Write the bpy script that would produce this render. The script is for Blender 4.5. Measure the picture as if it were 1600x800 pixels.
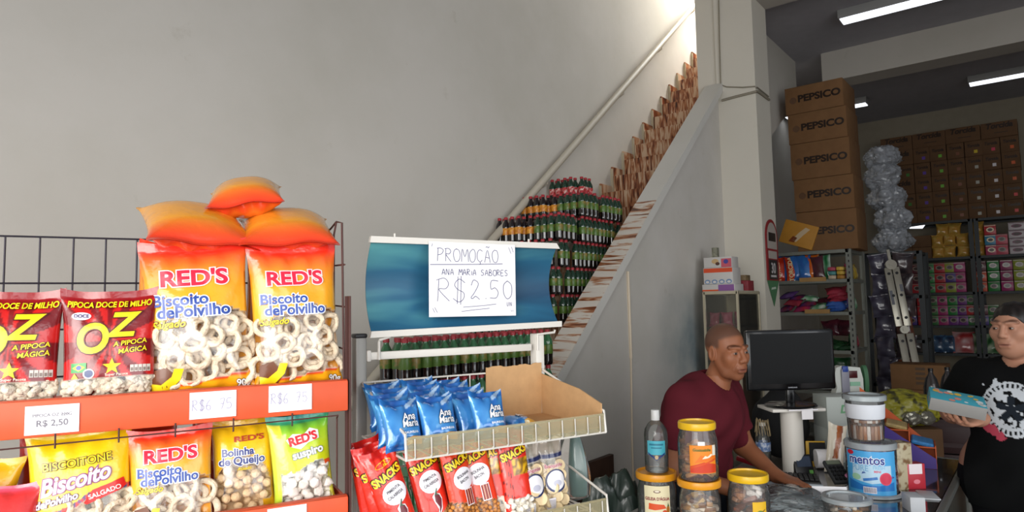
import bpy, bmesh, math, random
import numpy as np
from math import sin, cos, pi, radians
from mathutils import Vector, Matrix, noise
random.seed(7)
SC = bpy.context.scene
COL = SC.collection
for o in list(bpy.data.objects): bpy.data.objects.remove(o)

# ---------------------------------------------------------------- camera
F = 1050.0
YAW, PITCH, ROLL = radians(38.3), radians(4.4), radians(-1.15)
EYE = Vector((0, 0, 1.55))
fwd = Vector((-sin(YAW)*cos(PITCH), cos(YAW)*cos(PITCH), sin(PITCH)))
r0 = Vector((cos(YAW), sin(YAW), 0)); u0 = r0.cross(fwd)
rgt = cos(ROLL)*r0 + sin(ROLL)*u0
upv = -sin(ROLL)*r0 + cos(ROLL)*u0
cd = bpy.data.cameras.new('camera'); cam = bpy.data.objects.new('camera', cd); COL.objects.link(cam)
cd.sensor_width = 36; cd.lens = F/1600*36; cd.clip_start = .02; cd.clip_end = 100
m = Matrix((rgt, upv, -fwd)).transposed().to_4x4(); m.translation = EYE
cam.matrix_world = m
SC.camera = cam

# ---------------------------------------------------------------- light
SC.view_settings.view_transform = 'Standard'; SC.view_settings.look = 'None'
SC.view_settings.exposure = 0.0; SC.view_settings.gamma = 1.0; SC.view_settings.use_curve_mapping = False
SC.cycles.transparent_max_bounces = 24; SC.cycles.max_bounces = 8
SC.cycles.sample_clamp_indirect = 4.0
W = bpy.data.worlds.new('world'); SC.world = W; W.use_nodes = True
W.node_tree.nodes['Background'].inputs[0].default_value = (.80, .90, 1, 1)
W.node_tree.nodes['Background'].inputs[1].default_value = 0.6
def area(name, loc, rot, sx, sy, power, col=(1, 1, 1)):
    l = bpy.data.lights.new(name, 'AREA'); l.shape = 'RECTANGLE'; l.size = sx; l.size_y = sy
    l.energy = power; l.color = col
    o = bpy.data.objects.new(name, l); COL.objects.link(o); o.location = loc; o.rotation_euler = rot
    return o
area('storefront_daylight', (2.2, -3.6, 2.4), (radians(90), 0, radians(14)), 8.5, 4.6, 370, (1, .975, .94))
area('side_fill_light', (5.6, .6, 1.9), (radians(90), 0, radians(90)), 4.2, 3.0, 130, (.97, .98, 1))  # added fill from the right to brighten the parapet, no known source there
rk_l = area('rack_fill_light', (-.1, -1.5, 1.9), (0, 0, 0), 1.8, 1.6, 11, (1, .97, .92)); rk_l.data.spread = radians(75)  # extra fill added to brighten the rack and its bags
rk_l.rotation_euler = (Vector((-1.4, .75, 1.3))-rk_l.location).to_track_quat('-Z', 'Y').to_euler()
up_l = area('upstairs_window_daylight', (-2.45, 8.3, 6.2), (0, 0, 0), .4, 1.2, 170, (1, .99, .96))
up_l.rotation_euler = (Vector((-3.12, 6.7, 4.55))-up_l.location).to_track_quat('-Z', 'Y').to_euler()

# ---------------------------------------------------------------- un-projection onto real planes
def ray(px, py): return fwd + (px-800)/F*rgt + (400-py)/F*upv
def at(px, py, d): return EYE + ray(px, py)*d
def onx(px, py, X): d = ray(px, py); return EYE + d*(X/d.x)
def ony(px, py, Y): d = ray(px, py); return EYE + d*(Y/d.y)
def onz(px, py, Z): d = ray(px, py); return EYE + d*((Z-EYE.z)/d.z)

# ---------------------------------------------------------------- colours and materials
def lin(c): return c/12.92 if c <= .04045 else ((c+.055)/1.055)**2.4
def hx(h):
    if not isinstance(h, str): return tuple(h)[:3]
    h = h.lstrip('#'); return tuple(lin(int(h[i:i+2], 16)/255) for i in (0, 2, 4))
MATS = {}
def mat(name, col='#888888', rough=.6, metal=0, spec=.5, coat=0, bump=0, bscale=20, var=0, vscale=8, trans=0, ior=1.45, alpha=1, emit=0, sub=0):
    if name in MATS: return MATS[name]
    M = bpy.data.materials.new(name); M.use_nodes = True; nt = M.node_tree; N = nt.nodes; L = nt.links
    b = N['Principled BSDF']; c = hx(col)
    b.inputs['Base Color'].default_value = (*c, 1); b.inputs['Roughness'].default_value = rough
    b.inputs['Metallic'].default_value = metal; b.inputs['Specular IOR Level'].default_value = spec
    b.inputs['Coat Weight'].default_value = coat; b.inputs['Transmission Weight'].default_value = trans
    b.inputs['IOR'].default_value = ior; b.inputs['Alpha'].default_value = alpha
    if sub: b.inputs['Subsurface Weight'].default_value = sub; b.inputs['Subsurface Radius'].default_value = (.01, .004, .002)
    if emit:
        b.inputs['Emission Color'].default_value = (*c, 1); b.inputs['Emission Strength'].default_value = emit
    tc = N.new('ShaderNodeTexCoord')
    if var:
        n = N.new('ShaderNodeTexNoise'); n.inputs['Scale'].default_value = vscale; n.inputs['Detail'].default_value = 5
        L.new(tc.outputs['Object'], n.inputs['Vector'])
        r = N.new('ShaderNodeValToRGB'); r.color_ramp.elements[0].position = .3; r.color_ramp.elements[1].position = .7
        r.color_ramp.elements[0].color = (*[x*(1-var) for x in c], 1); r.color_ramp.elements[1].color = (*[min(1, x*(1+var*.6)) for x in c], 1)
        L.new(n.outputs['Fac'], r.inputs['Fac']); L.new(r.outputs['Color'], b.inputs['Base Color'])
    if bump:
        n = N.new('ShaderNodeTexNoise'); n.inputs['Scale'].default_value = bscale; n.inputs['Detail'].default_value = 6
        L.new(tc.outputs['Object'], n.inputs['Vector'])
        u = N.new('ShaderNodeBump'); u.inputs['Strength'].default_value = bump; u.inputs['Distance'].default_value = .02
        L.new(n.outputs['Fac'], u.inputs['Height']); L.new(u.outputs['Normal'], b.inputs['Normal'])
    MATS[name] = M; return M
def film(name, tint='#ffffff', op=.12, rough=.12):
    """clear plastic: mostly see-through, with gloss"""
    if name in MATS: return MATS[name]
    M = bpy.data.materials.new(name); M.use_nodes = True; nt = M.node_tree; N = nt.nodes; L = nt.links
    b = N['Principled BSDF']; b.inputs['Base Color'].default_value = (*hx(tint), 1); b.inputs['Roughness'].default_value = rough
    t = N.new('ShaderNodeBsdfTransparent'); t.inputs[0].default_value = (*[.5+.5*x for x in hx(tint)], 1)
    g = N.new('ShaderNodeBsdfGlossy'); g.inputs['Roughness'].default_value = rough
    fr = N.new('ShaderNodeFresnel'); fr.inputs['IOR'].default_value = 1.5
    m1 = N.new('ShaderNodeMixShader'); m2 = N.new('ShaderNodeMixShader'); m1.inputs[0].default_value = op
    L.new(t.outputs[0], m1.inputs[1]); L.new(b.outputs[0], m1.inputs[2])
    L.new(fr.outputs[0], m2.inputs[0]); L.new(m1.outputs[0], m2.inputs[1]); L.new(g.outputs[0], m2.inputs[2])
    L.new(m2.outputs[0], N['Material Output'].inputs[0]); MATS[name] = M; return M
def printed(name='printed_film', rough=.22, coat=.5, spec=.5):
    """printed pouch: colour attribute 'Col' is the print, its alpha 0 is a clear window in the print"""
    if name in MATS: return MATS[name]
    M = bpy.data.materials.new(name); M.use_nodes = True; nt = M.node_tree; N = nt.nodes; L = nt.links
    b = N['Principled BSDF']; b.inputs['Roughness'].default_value = rough; b.inputs['Coat Weight'].default_value = coat
    b.inputs['Coat Roughness'].default_value = .12; b.inputs['Specular IOR Level'].default_value = spec
    a = N.new('ShaderNodeVertexColor'); a.layer_name = 'Col'
    t = N.new('ShaderNodeBsdfTransparent'); g = N.new('ShaderNodeBsdfGlossy'); g.inputs['Roughness'].default_value = .15
    m1 = N.new('ShaderNodeMixShader'); m1.inputs[0].default_value = .10
    m2 = N.new('ShaderNodeMixShader')
    tc = N.new('ShaderNodeTexCoord'); n = N.new('ShaderNodeTexNoise'); n.inputs['Scale'].default_value = 28; n.inputs['Detail'].default_value = 3
    u = N.new('ShaderNodeBump'); u.inputs['Strength'].default_value = .35; u.inputs['Distance'].default_value = .006
    L.new(tc.outputs['Object'], n.inputs['Vector']); L.new(n.outputs['Fac'], u.inputs['Height'])
    L.new(u.outputs['Normal'], b.inputs['Normal']); L.new(u.outputs['Normal'], b.inputs['Coat Normal']); L.new(u.outputs['Normal'], g.inputs['Normal'])
    L.new(a.outputs['Color'], b.inputs['Base Color'])
    L.new(t.outputs[0], m1.inputs[1]); L.new(g.outputs[0], m1.inputs[2])
    L.new(a.outputs['Alpha'], m2.inputs[0]); L.new(m1.outputs[0], m2.inputs[1]); L.new(b.outputs[0], m2.inputs[2])
    L.new(m2.outputs[0], N['Material Output'].inputs[0]); MATS[name] = M; return M

# ---------------------------------------------------------------- objects
def obj(name, bm, mats, parent=None, loc=(0, 0, 0), rot=(0, 0, 0), sharp=.7):
    me = bpy.data.meshes.new(name)
    if isinstance(bm, bmesh.types.BMesh):
        bm.normal_update()
        for f in bm.faces: f.smooth = True
        for e in bm.edges:
            if len(e.link_faces) == 2 and e.calc_face_angle(0) > sharp: e.smooth = False
        bm.to_mesh(me); bm.free()
    else: me = bm
    if not isinstance(mats, (list, tuple)): mats = [mats]
    for x in mats: me.materials.append(x)
    o = bpy.data.objects.new(name, me); COL.objects.link(o)
    o.location = loc; o.rotation_euler = rot
    if parent: o.parent = parent
    return o
def tag(o, label, cat, group=None, kind=None):
    o['label'] = label; o['category'] = cat
    if group: o['group'] = group
    if kind: o['kind'] = kind
    return o
def thing(name, label, cat, loc=(0, 0, 0), rz=0, group=None, rot=None):
    o = bpy.data.objects.new(name, None); COL.objects.link(o); o.empty_display_size = .05
    o.location = loc; o.rotation_euler = rot or (0, 0, rz); return tag(o, label, cat, group)
def struct(name, bm, m, parent=None, label=None, **k):
    o = obj(name, bm, m, parent, **k)
    if not parent: o['kind'] = 'structure'
    if label: o['label'] = label
    return o
KIDS = {}
def dup(root, loc=None, rot=None, label=None, group=None, scale=None):
    def cp(o, parent):
        c = o.copy(); COL.objects.link(c)
        if parent: c.parent = parent
        for ch in list(o.children): cp(ch, c)
        return c
    r = cp(root, None)
    if loc is not None: r.location = loc
    if rot is not None: r.rotation_euler = rot
    if label: r['label'] = label
    if group: r['group'] = group
    if scale: r.scale = (scale,)*3
    return r
def BM(): return bmesh.new()
def setmi(bm, n0, mi):
    if mi:
        bm.faces.ensure_lookup_table()
        for f in bm.faces[n0:]: f.material_index = mi
def box(bm, c, s, bev=0, mi=0, R=None, seg=2):
    """box of centre c and size s, edges rounded by bev, turned by R about its centre"""
    t = BM(); bmesh.ops.create_cube(t, size=1)
    bmesh.ops.scale(t, vec=s, verts=t.verts)
    if bev: bmesh.ops.bevel(t, geom=t.edges[:], offset=bev, segments=seg, affect='EDGES', profile=.5)
    if R is not None: bmesh.ops.transform(t, matrix=R.to_4x4(), verts=t.verts)
    bmesh.ops.translate(t, vec=c, verts=t.verts); add(bm, t, mi)
def add(bm, t, mi=0):
    vs = [bm.verts.new(v.co) for v in t.verts]
    for i, v in enumerate(t.verts): v.index = i
    for f in t.faces:
        try: g = bm.faces.new([vs[v.index] for v in f.verts]); g.material_index = mi if mi else f.material_index
        except ValueError: pass
    t.free()
def poly(bm, pts, mi=0):
    f = bm.faces.new([bm.verts.new(p) for p in pts]); f.material_index = mi; return f
def prism(bm, pts, ext, mi=0):
    """closed prism: polygon pts (3-D) swept by vector ext"""
    ext = Vector(ext); a = [bm.verts.new(p) for p in pts]; b = [bm.verts.new(Vector(p)+ext) for p in pts]; n = len(a); fs = []
    fs.append(bm.faces.new(a)); fs.append(bm.faces.new(b[::-1]))
    for i in range(n): fs.append(bm.faces.new((a[i], b[i], b[(i+1) % n], a[(i+1) % n])))
    for f in fs: f.material_index = mi
    bmesh.ops.recalc_face_normals(bm, faces=fs)
def tube(bm, pts, r, n=8, closed=False, mi=0, sx=1, sy=1):
    pts = [Vector(p) for p in pts]; N = len(pts); rs = r if isinstance(r, (list, tuple)) else [r]*N
    rings = []; prev = None
    for i in range(N):
        a = pts[(i-1) % N] if (i or closed) else pts[0]; b = pts[(i+1) % N] if (i < N-1 or closed) else pts[-1]
        t = (b-a).normalized()
        if prev is None: x = t.orthogonal().normalized()
        else: x = (prev - t*prev.dot(t)).normalized()
        prev = x; y = t.cross(x)
        rings.append([bm.verts.new(pts[i] + rs[i]*(cos(2*pi*k/n)*x*sx + sin(2*pi*k/n)*y*sy)) for k in range(n)])
    fs = []
    for i in range(N if closed else N-1):
        A, B = rings[i], rings[(i+1) % N]
        for k in range(n): fs.append(bm.faces.new((A[k], A[(k+1) % n], B[(k+1) % n], B[k])))
    if not closed: fs.append(bm.faces.new(rings[0][::-1])); fs.append(bm.faces.new(rings[-1]))
    for f in fs: f.material_index = mi
def lathe(bm, prof, n=24, c=(0, 0, 0), mi=0, wob=None):
    c = Vector(c); rings = []
    for (r, z) in prof:
        if r < 1e-6: rings.append([bm.verts.new(c+Vector((0, 0, z)))])
        else: rings.append([bm.verts.new(c+Vector((r*cos(2*pi*k/n), r*sin(2*pi*k/n), z))) for k in range(n)])
    for A, B in zip(rings, rings[1:]):
        for k in range(n):
            j = (k+1) % n
            if len(A) == 1 and len(B) == 1: continue
            if len(A) == 1: f = bm.faces.new((A[0], B[j], B[k]))
            elif len(B) == 1: f = bm.faces.new((A[k], A[j], B[0]))
            else: f = bm.faces.new((A[k], A[j], B[j], B[k]))
            f.material_index = mi
def Rz(a): return Matrix.Rotation(a, 3, 'Z')
def Rx(a): return Matrix.Rotation(a, 3, 'X')
def Ry(a): return Matrix.Rotation(a, 3, 'Y')
# ---- lettering: outlines of the built-in font, as flat triangles
TXT = {}
def text2d(s, bold=0, shear=0, sp=1):
    k = (s, bold, shear, sp)
    if k not in TXT:
        c = bpy.data.curves.new('t', 'FONT'); c.body = s; c.offset = bold; c.shear = shear; c.align_x = 'CENTER'; c.resolution_u = 5; c.space_character = sp
        o = bpy.data.objects.new('t', c); me = o.to_mesh()
        V = [(v.co.x, v.co.y) for v in me.vertices]; Fc = [tuple(p.vertices) for p in me.polygons]
        o.to_mesh_clear(); bpy.data.objects.remove(o); bpy.data.curves.remove(c)
        TXT[k] = (V, Fc)
    return TXT[k]
def letter(bm, s, fn, size, mi, bold=0, shear=0, wx=1, cut=0, rot=0, pos=(0, 0), sp=1, arc=0):
    """lay the word s down with fn(x, y) -> 3-D point"""
    V, Fc = text2d(s, bold, shear, sp); t = BM(); vs = [t.verts.new((x*size*wx, y*size, 0)) for x, y in V]
    for f in Fc:
        try: t.faces.new([vs[i] for i in f])
        except ValueError: pass
    if cut:
        for ax in (0, 1):
            lo = min(v.co[ax] for v in t.verts); hi = max(v.co[ax] for v in t.verts); q = lo+cut
            no = (1, 0, 0) if ax == 0 else (0, 1, 0)
            while q < hi:
                p = (q, 0, 0) if ax == 0 else (0, q, 0)
                bmesh.ops.bisect_plane(t, geom=t.verts[:]+t.edges[:]+t.faces[:], plane_co=p, plane_no=no); q += cut
    c_, s_ = cos(rot), sin(rot)
    for v in t.verts:
        x, y = v.co.x, v.co.y + arc*v.co.x*v.co.x
        v.co = fn(pos[0]+c_*x-s_*y, pos[1]+s_*x+c_*y)
    add(bm, t, mi)
# ---- hand writing: strokes on a 0..1 grid
HW = {'P': [[(0, 0), (.05, 1)], [(-.05, .95), (.3, 1.02), (.55, .85), (.4, .6), (.05, .5)]], 'R': [[(0, 0), (.05, 1)], [(-.08, .95), (.3, 1.02), (.5, .82), (.35, .6), (.05, .52), (.55, 0)]],
 'O': [[(.3, 1), (.05, .8), (0, .4), (.2, 0), (.5, .05), (.65, .5), (.55, .9), (.3, 1)]], 'M': [[(0, 0), (.1, 1), (.35, .4), (.6, 1), (.72, 0)]],
 'Ç': [[(.55, .85), (.3, 1), (.05, .75), (.05, .25), (.3, 0), (.55, .15)], [(.3, 0), (.35, -.12), (.22, -.22)]], 'Ã': [[(0, 0), (.3, 1), (.6, 0)], [(.1, .38), (.5, .38)], [(.12, 1.18), (.25, 1.28), (.38, 1.16), (.5, 1.28)]],
 'A': [[(0, 0), (.3, 1), (.6, 0)], [(.1, .38), (.5, .38)]], 'N': [[(0, 0), (.05, 1), (.5, 0), (.55, 1)]], 'I': [[(.1, 0), (.1, .75)], [(.1, .98), (.12, 1.02)]],
 'S': [[(.5, .9), (.25, 1), (.05, .8), (.2, .55), (.45, .4), (.45, .1), (.2, 0), (0, .12)]], 'B': [[(0, 0), (.03, 1), (.4, .95), (.4, .65), (.05, .52), (.5, .4), (.45, .05), (0, 0)]],
 'E': [[(.5, 1), (.02, .95), (0, 0), (.5, .03)], [(0, .5), (.4, .52)]], '$': [[(.55, .85), (.3, 1), (.05, .8), (.2, .55), (.5, .4), (.5, .12), (.25, 0), (0, .12)], [(.22, 1.12), (.2, -.12)], [(.36, 1.12), (.34, -.12)]],
 '2': [[(.05, .75), (.2, 1), (.45, .95), (.5, .7), (.25, .3), (.05, .1), (.15, .05), (.35, .15), (.6, 0)]], '.': [[(.1, .0), (.14, .05)]], '5': [[(.55, 1), (.1, 1), (.06, .55), (.35, .6), (.55, .35), (.4, .03), (0, .05)]],
 '0': [[(.3, 1), (.05, .75), (.05, .3), (.3, 0), (.55, .25), (.55, .75), (.3, 1)]], '6': [[(.45, 1), (.15, .7), (0, .3), (.15, 0), (.42, .05), (.45, .35), (.2, .45), (.04, .3)]], '7': [[(0, .95), (.5, 1), (.2, 0)], [(.05, .5), (.45, .55)]],
 'U': [[(0, 1), (.03, .2), (.2, 0), (.4, .15), (.45, 1)]], ' ': [], ',': [[(.12, .05), (.05, -.15)]]}
def stroke(bm, pts, w, fn, mi=0):
    """flat pen line through pts"""
    pts = [Vector((*p, 0)) for p in pts]
    if len(pts) > 2:
        q = [pts[0]]
        for i in range(len(pts)-1):
            p0 = pts[max(i-1, 0)]; p1 = pts[i]; p2 = pts[i+1]; p3 = pts[min(i+2, len(pts)-1)]
            for t in (.25, .5, .75, 1):
                q.append(.5*((2*p1)+(-p0+p2)*t+(2*p0-5*p1+4*p2-p3)*t*t+(-p0+3*p1-3*p2+p3)*t**3))
        pts = q
    L = []
    for i, p in enumerate(pts):
        d = pts[min(i+1, len(pts)-1)]-pts[max(i-1, 0)]; d.z = 0
        if d.length < 1e-9: d = Vector((1, 0, 0))
        n = Vector((-d.y, d.x, 0)).normalized()*w/2
        L.append((bm.verts.new(fn(p.x+n.x, p.y+n.y)), bm.verts.new(fn(p.x-n.x, p.y-n.y))))
    for a, b in zip(L, L[1:]):
        f = bm.faces.new((a[0], a[1], b[1], b[0])); f.material_index = mi
def handwrite(bm, s, x, y, h, w, fn, mi=0, sp=.8, wx=1):
    for i, ch in enumerate(s):
        for st in HW.get(ch, []):
            stroke(bm, [(x+(px*h+random.uniform(-.02, .02)*h)*wx, y+(py+random.uniform(-.03, .03))*h) for px, py in st], w, fn, mi)
        x += h*wx*sp*(.45 if ch in '.I' else 1)

# ================================================================ the room
def wallmat(name, col, var=.06, dirt=None):
    if name in MATS: return MATS[name]
    M = mat(name, col, .85, spec=.25); nt = M.node_tree; N = nt.nodes; L = nt.links; b = N['Principled BSDF']; tc = N['Texture Coordinate']
    n = N.new('ShaderNodeTexNoise'); n.inputs['Scale'].default_value = 1.1; n.inputs['Detail'].default_value = 8; n.inputs['Roughness'].default_value = .6
    n2 = N.new('ShaderNodeTexNoise'); n2.inputs['Scale'].default_value = 3.2; n2.inputs['Detail'].default_value = 10; n2.inputs['Roughness'].default_value = .7
    L.new(tc.outputs['Object'], n.inputs['Vector']); L.new(tc.outputs['Object'], n2.inputs['Vector'])
    r = N.new('ShaderNodeValToRGB'); c = hx(col)
    r.color_ramp.elements[0].position = .32; r.color_ramp.elements[1].position = .62
    r.color_ramp.elements[0].color = (*[x*(1-var*1.6) for x in c[:2]], c[2]*(1-var*2.0), 1); r.color_ramp.elements[1].color = (*c, 1)
    L.new(n.outputs['Fac'], r.inputs['Fac'])
    r2 = N.new('ShaderNodeValToRGB'); r2.color_ramp.elements[0].position = .26; r2.color_ramp.elements[1].position = .36
    r2.color_ramp.elements[0].color = (.80, .78, .74, 1); r2.color_ramp.elements[1].color = (1, 1, 1, 1)
    L.new(n2.outputs['Fac'], r2.inputs['Fac'])
    mx = N.new('ShaderNodeMix'); mx.data_type = 'RGBA'; mx.blend_type = 'MULTIPLY'; mx.inputs[0].default_value = .6
    L.new(r.outputs['Color'], mx.inputs[6]); L.new(r2.outputs['Color'], mx.inputs[7]); L.new(mx.outputs[2], b.inputs['Base Color'])
    n3 = N.new('ShaderNodeTexNoise'); n3.inputs['Scale'].default_value = 9; n3.inputs['Detail'].default_value = 8
    L.new(tc.outputs['Object'], n3.inputs['Vector'])
    u = N.new('ShaderNodeBump'); u.inputs['Strength'].default_value = .07; u.inputs['Distance'].default_value = .02
    L.new(n3.outputs['Fac'], u.inputs['Height']); L.new(u.outputs['Normal'], b.inputs['Normal'])
    return M
MW = wallmat('wall_paint', '#cdc9c1'); MWc = wallmat('column_paint', '#d5d0c4', .03)
MCE = mat('ceiling_paint', '#a9a8ae', .9, spec=.2, var=.05)
MFL = mat('floor_tile', '#7a6455', .35, var=.45, vscale=6)
def slab(name, a, b, m, **k):
    bm = BM(); a = Vector(a); b = Vector(b); box(bm, (a+b)/2, b-a); return struct(name, bm, m, **k)
WX, PX = -3.1, -2.3
slab('floor', (-3.3, -1.2, -.12), (3.6, 12.7, 0), MFL)
slab('wall_left', (-3.3, -1.2, 0), (WX, 12.7, 7.2), MW)
slab('wall_right', (3.4, 3.4, 0), (3.6, 12.7, 4.55), MW)
slab('wall_front', (-3.1, -1.35, 2.85), (3.6, -1.2, 4.7), MW, label='header wall over the open shop front')
slab('wall_back', (-3.1, 12.5, 0), (3.4, 12.7, 4.55), mat('back_wall_paint', '#958d7c', .9, var=.06))
slab('ceiling', (-2.27, -1.2, 4.55), (3.4, 12.7, 4.7), MCE)
slab('trim_1', (-3.1, 8.7, 4.55), (-2.27, 12.7, 4.7), MCE, label='ceiling over the store room behind the stair')
slab('trim_2', (-1.95, 8.6, 4.19), (3.4, 8.95, 4.55), wallmat('beam_paint', '#b9b4ac', .05), label='concrete ceiling beam behind the boxes')
slab('trim_3', (-1.95, 6.1, 4.38), (3.4, 6.5, 4.55), MATS['beam_paint'], label='shallow ceiling beam beside the column')
slab('trim_4', (-2.31, 6.1, 0), (-1.95, 6.5, 4.55), MWc, label='square plastered column at the top of the stair wall')
slab('trim_5', (-2.50, 6.12, 2.9), (-2.31, 6.32, 7.2), MWc, label='narrow wall pier above the stair parapet beside the column')
# upper stair-well closing walls (seen only as the source of the bounced light on the stair)
slab('wall_stairwell_end', (-3.1, 9.2, 4.7), (-2.2, 9.35, 7.2), MW)
slab('wall_stairwell_top', (-3.1, -1.2, 7.2), (-2.2, 9.35, 7.3), MW)
slab('wall_stairwell_side', (-2.27, -1.2, 4.7), (-2.2, 9.35, 7.2), MW)
# wall beside the stair beyond the column, its lower edge follows the flight
bm = BM(); prism(bm, [(-2.27, 6.5, 2.75), (-2.27, 8.45, 3.93), (-2.27, 8.68, 4.2), (-2.27, 8.68, 4.55), (-2.27, 6.5, 4.55)], (-.12, 0, 0))
struct('wall_stairside', bm, MW)
# stair flight: tiled steps
def woodtile(name, horiz):
    M = mat(name, '#d8d0c4', .3, coat=.3); nt = M.node_tree; N = nt.nodes; L = nt.links; b = N['Principled BSDF']; tc = N['Texture Coordinate']
    mp = N.new('ShaderNodeMapping'); L.new(tc.outputs['Object'], mp.inputs[0])
    mp.inputs['Scale'].default_value = (1.5, 11, 11) if horiz else (16, 2.2, 2.2)
    n = N.new('ShaderNodeTexNoise'); n.inputs['Scale'].default_value = 2.3; n.inputs['Detail'].default_value = 5; n.inputs['Distortion'].default_value = .8
    L.new(mp.outputs[0], n.inputs['Vector'])
    r = N.new('ShaderNodeValToRGB'); e = r.color_ramp.elements
    if horiz: cs = [(.31, '#4a2a18'), (.38, '#8a4a28'), (.44, '#b98a68'), (.51, '#d9d2c8')]
    else: cs = [(.33, '#3a1c10'), (.42, '#7a4024'), (.50, '#a8724c'), (.59, '#c9ae92')]
    e[0].position = cs[0][0]; e[0].color = (*hx(cs[0][1]), 1); e[1].position = cs[3][0]; e[1].color = (*hx(cs[3][1]), 1)
    for p, h in cs[1:3]: x = e.new(p); x.color = (*hx(h), 1)
    L.new(n.outputs['Fac'], r.inputs['Fac']); L.new(r.outputs['Color'], b.inputs['Base Color'])
    return M
MT1, MT2 = woodtile('stair_tile', False), woodtile('parapet_tile', True)
TR, RI = .2195, .1868
Y0, Z0 = 5.441-14*TR, 2.75-14*RI   # nose line; step k top at Z0+k*RI, riser face at Y0+k*TR
NS = 25
bm = BM()
pts = [(-2.42, Y0-TR*.0, 0)]
for k in range(NS):
    z = Z0 + k*RI
    pts += [(-2.42, Y0+k*TR, z), (-2.42, Y0+(k+1)*TR, z)]
ye = Y0+NS*TR; ze = Z0+(NS-1)*RI
pts += [(-2.42, ye, ze-.35), (-2.42, Y0+2.2, 0)]
prism(bm, pts, (WX+2.42, 0, 0))
stair = struct('stair_flight', bm, MT1, label='tiled stair flight climbing along the left wall')
# pale skirting pieces that step up the wall beside every riser
bm = BM()
for k in range(12, NS):
    z = Z0+k*RI; y = Y0+k*TR
    box(bm, (WX+.012, y-.006, z-RI/2+.02), (.024, .014, RI+.10)); box(bm, (WX+.008, y+TR/2, z+.045), (.016, TR, .09), mi=1)
struct('stair_skirting', bm, [mat('grout_pale', '#b5aa92', .8), MT1], parent=stair)
# parapet: solid wall under the slope, cap slab with tiled top
PS = .872; PY, PZ = 3.246, 1.135
pz = lambda y: PZ+PS*(y-PY)
ya, yb = PY-(PZ-.05)/PS, 6.1
bm = BM(); prism(bm, [(PX, ya, 0), (PX, yb, 0), (PX, yb, pz(yb)-.02), (PX, ya, .03)], (-.09, 0, 0))
MPP = wallmat('parapet_paint', '#d2cec8', .08)
nt = MPP.node_tree; N = nt.nodes; L = nt.links; tc = N['Texture Coordinate']   # grubby blue-grey patch where people lean behind the till
mp = N.new('ShaderNodeMapping'); mp.inputs['Location'].default_value = (0, -5.25/.75, -1.15/.75); mp.inputs['Scale'].default_value = (0, 1/.75, 1/.75); L.new(tc.outputs['Object'], mp.inputs[0])
gr = N.new('ShaderNodeTexGradient'); gr.gradient_type = 'SPHERICAL'; L.new(mp.outputs[0], gr.inputs[0])
sn = N.new('ShaderNodeTexNoise'); sn.inputs['Scale'].default_value = 3.5; sn.inputs['Detail'].default_value = 6; L.new(tc.outputs['Object'], sn.inputs[0])
mu = N.new('ShaderNodeMath'); mu.operation = 'MULTIPLY'; L.new(gr.outputs['Fac'], mu.inputs[0]); L.new(sn.outputs['Fac'], mu.inputs[1])
m2 = N.new('ShaderNodeMath'); m2.operation = 'MULTIPLY'; m2.use_clamp = True; m2.inputs[1].default_value = 1.9; L.new(mu.outputs[0], m2.inputs[0])
mx = N.new('ShaderNodeMix'); mx.data_type = 'RGBA'; mx.inputs[7].default_value = (*hx('#7f8b8e'), 1)
src = N['Principled BSDF'].inputs['Base Color'].links[0].from_socket; L.new(m2.outputs[0], mx.inputs[0]); L.new(src, mx.inputs[6]); L.new(mx.outputs[2], N['Principled BSDF'].inputs['Base Color'])
para = struct('wall_parapet', bm, MPP)
bm = BM(); prism(bm, [(-2.25, ya, pz(ya)-.085), (-2.25, yb, pz(yb)-.085), (-2.25, yb, pz(yb)), (-2.25, ya, pz(ya))], (-.175, 0, 0))
struct('parapet_cap', bm, wallmat('cap_paint', '#d6d4ce', .05), parent=para)
bm = BM(); y = PY-1.2; i = 0
while y < 4.60:
    y2 = min(y+.165, 4.62)
    prism(bm, [(-2.252, y+.002, pz(y+.002)+.001), (-2.252, y2-.002, pz(y2-.002)+.001), (-2.252, y2-.002, pz(y2-.002)+.006), (-2.252, y+.002, pz(y+.002)+.006)], (-.172, 0, 0)); y = y2
struct('cap_tile', bm, MT2, parent=para)
# conduit strip down the parapet wall
bm = BM(); a = onx(981, 424, PX+.008); b = onx(986, 560, PX+.008); c = onx(988, 700, PX+.008)
tube(bm, [a, b], .011, 6); tube(bm, [b, c, (c.x, c.y, 0)], .007, 6)
tag(obj('cable_conduit', bm, mat('conduit', '#d8c9b2', .6)), 'thin cream conduit running down the stair wall', 'conduit')
# beam cables looped round the column
bm = BM()
p = lambda px, py: ony(px, py, 6.09); q = lambda px, py: onx(px, py, -1.94)
tube(bm, [p(1123, 0), p(1124, 60), p(1126, 132), p(1135, 135.5), p(1160, 136.5), p(1180, 135)], .006, 5)
tube(bm, [p(1128, 157), p(1150, 151), p(1182, 143), q(1184.5, 143), q(1202, 156)], .012, 6)
tube(bm, [p(1182, 136), q(1184, 137), q(1201, 151)], .006, 5)
tag(obj('cable', bm, mat('cable_pale', '#8d8676', .6)), 'pale cables strung across the plastered column', 'cable')
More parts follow.
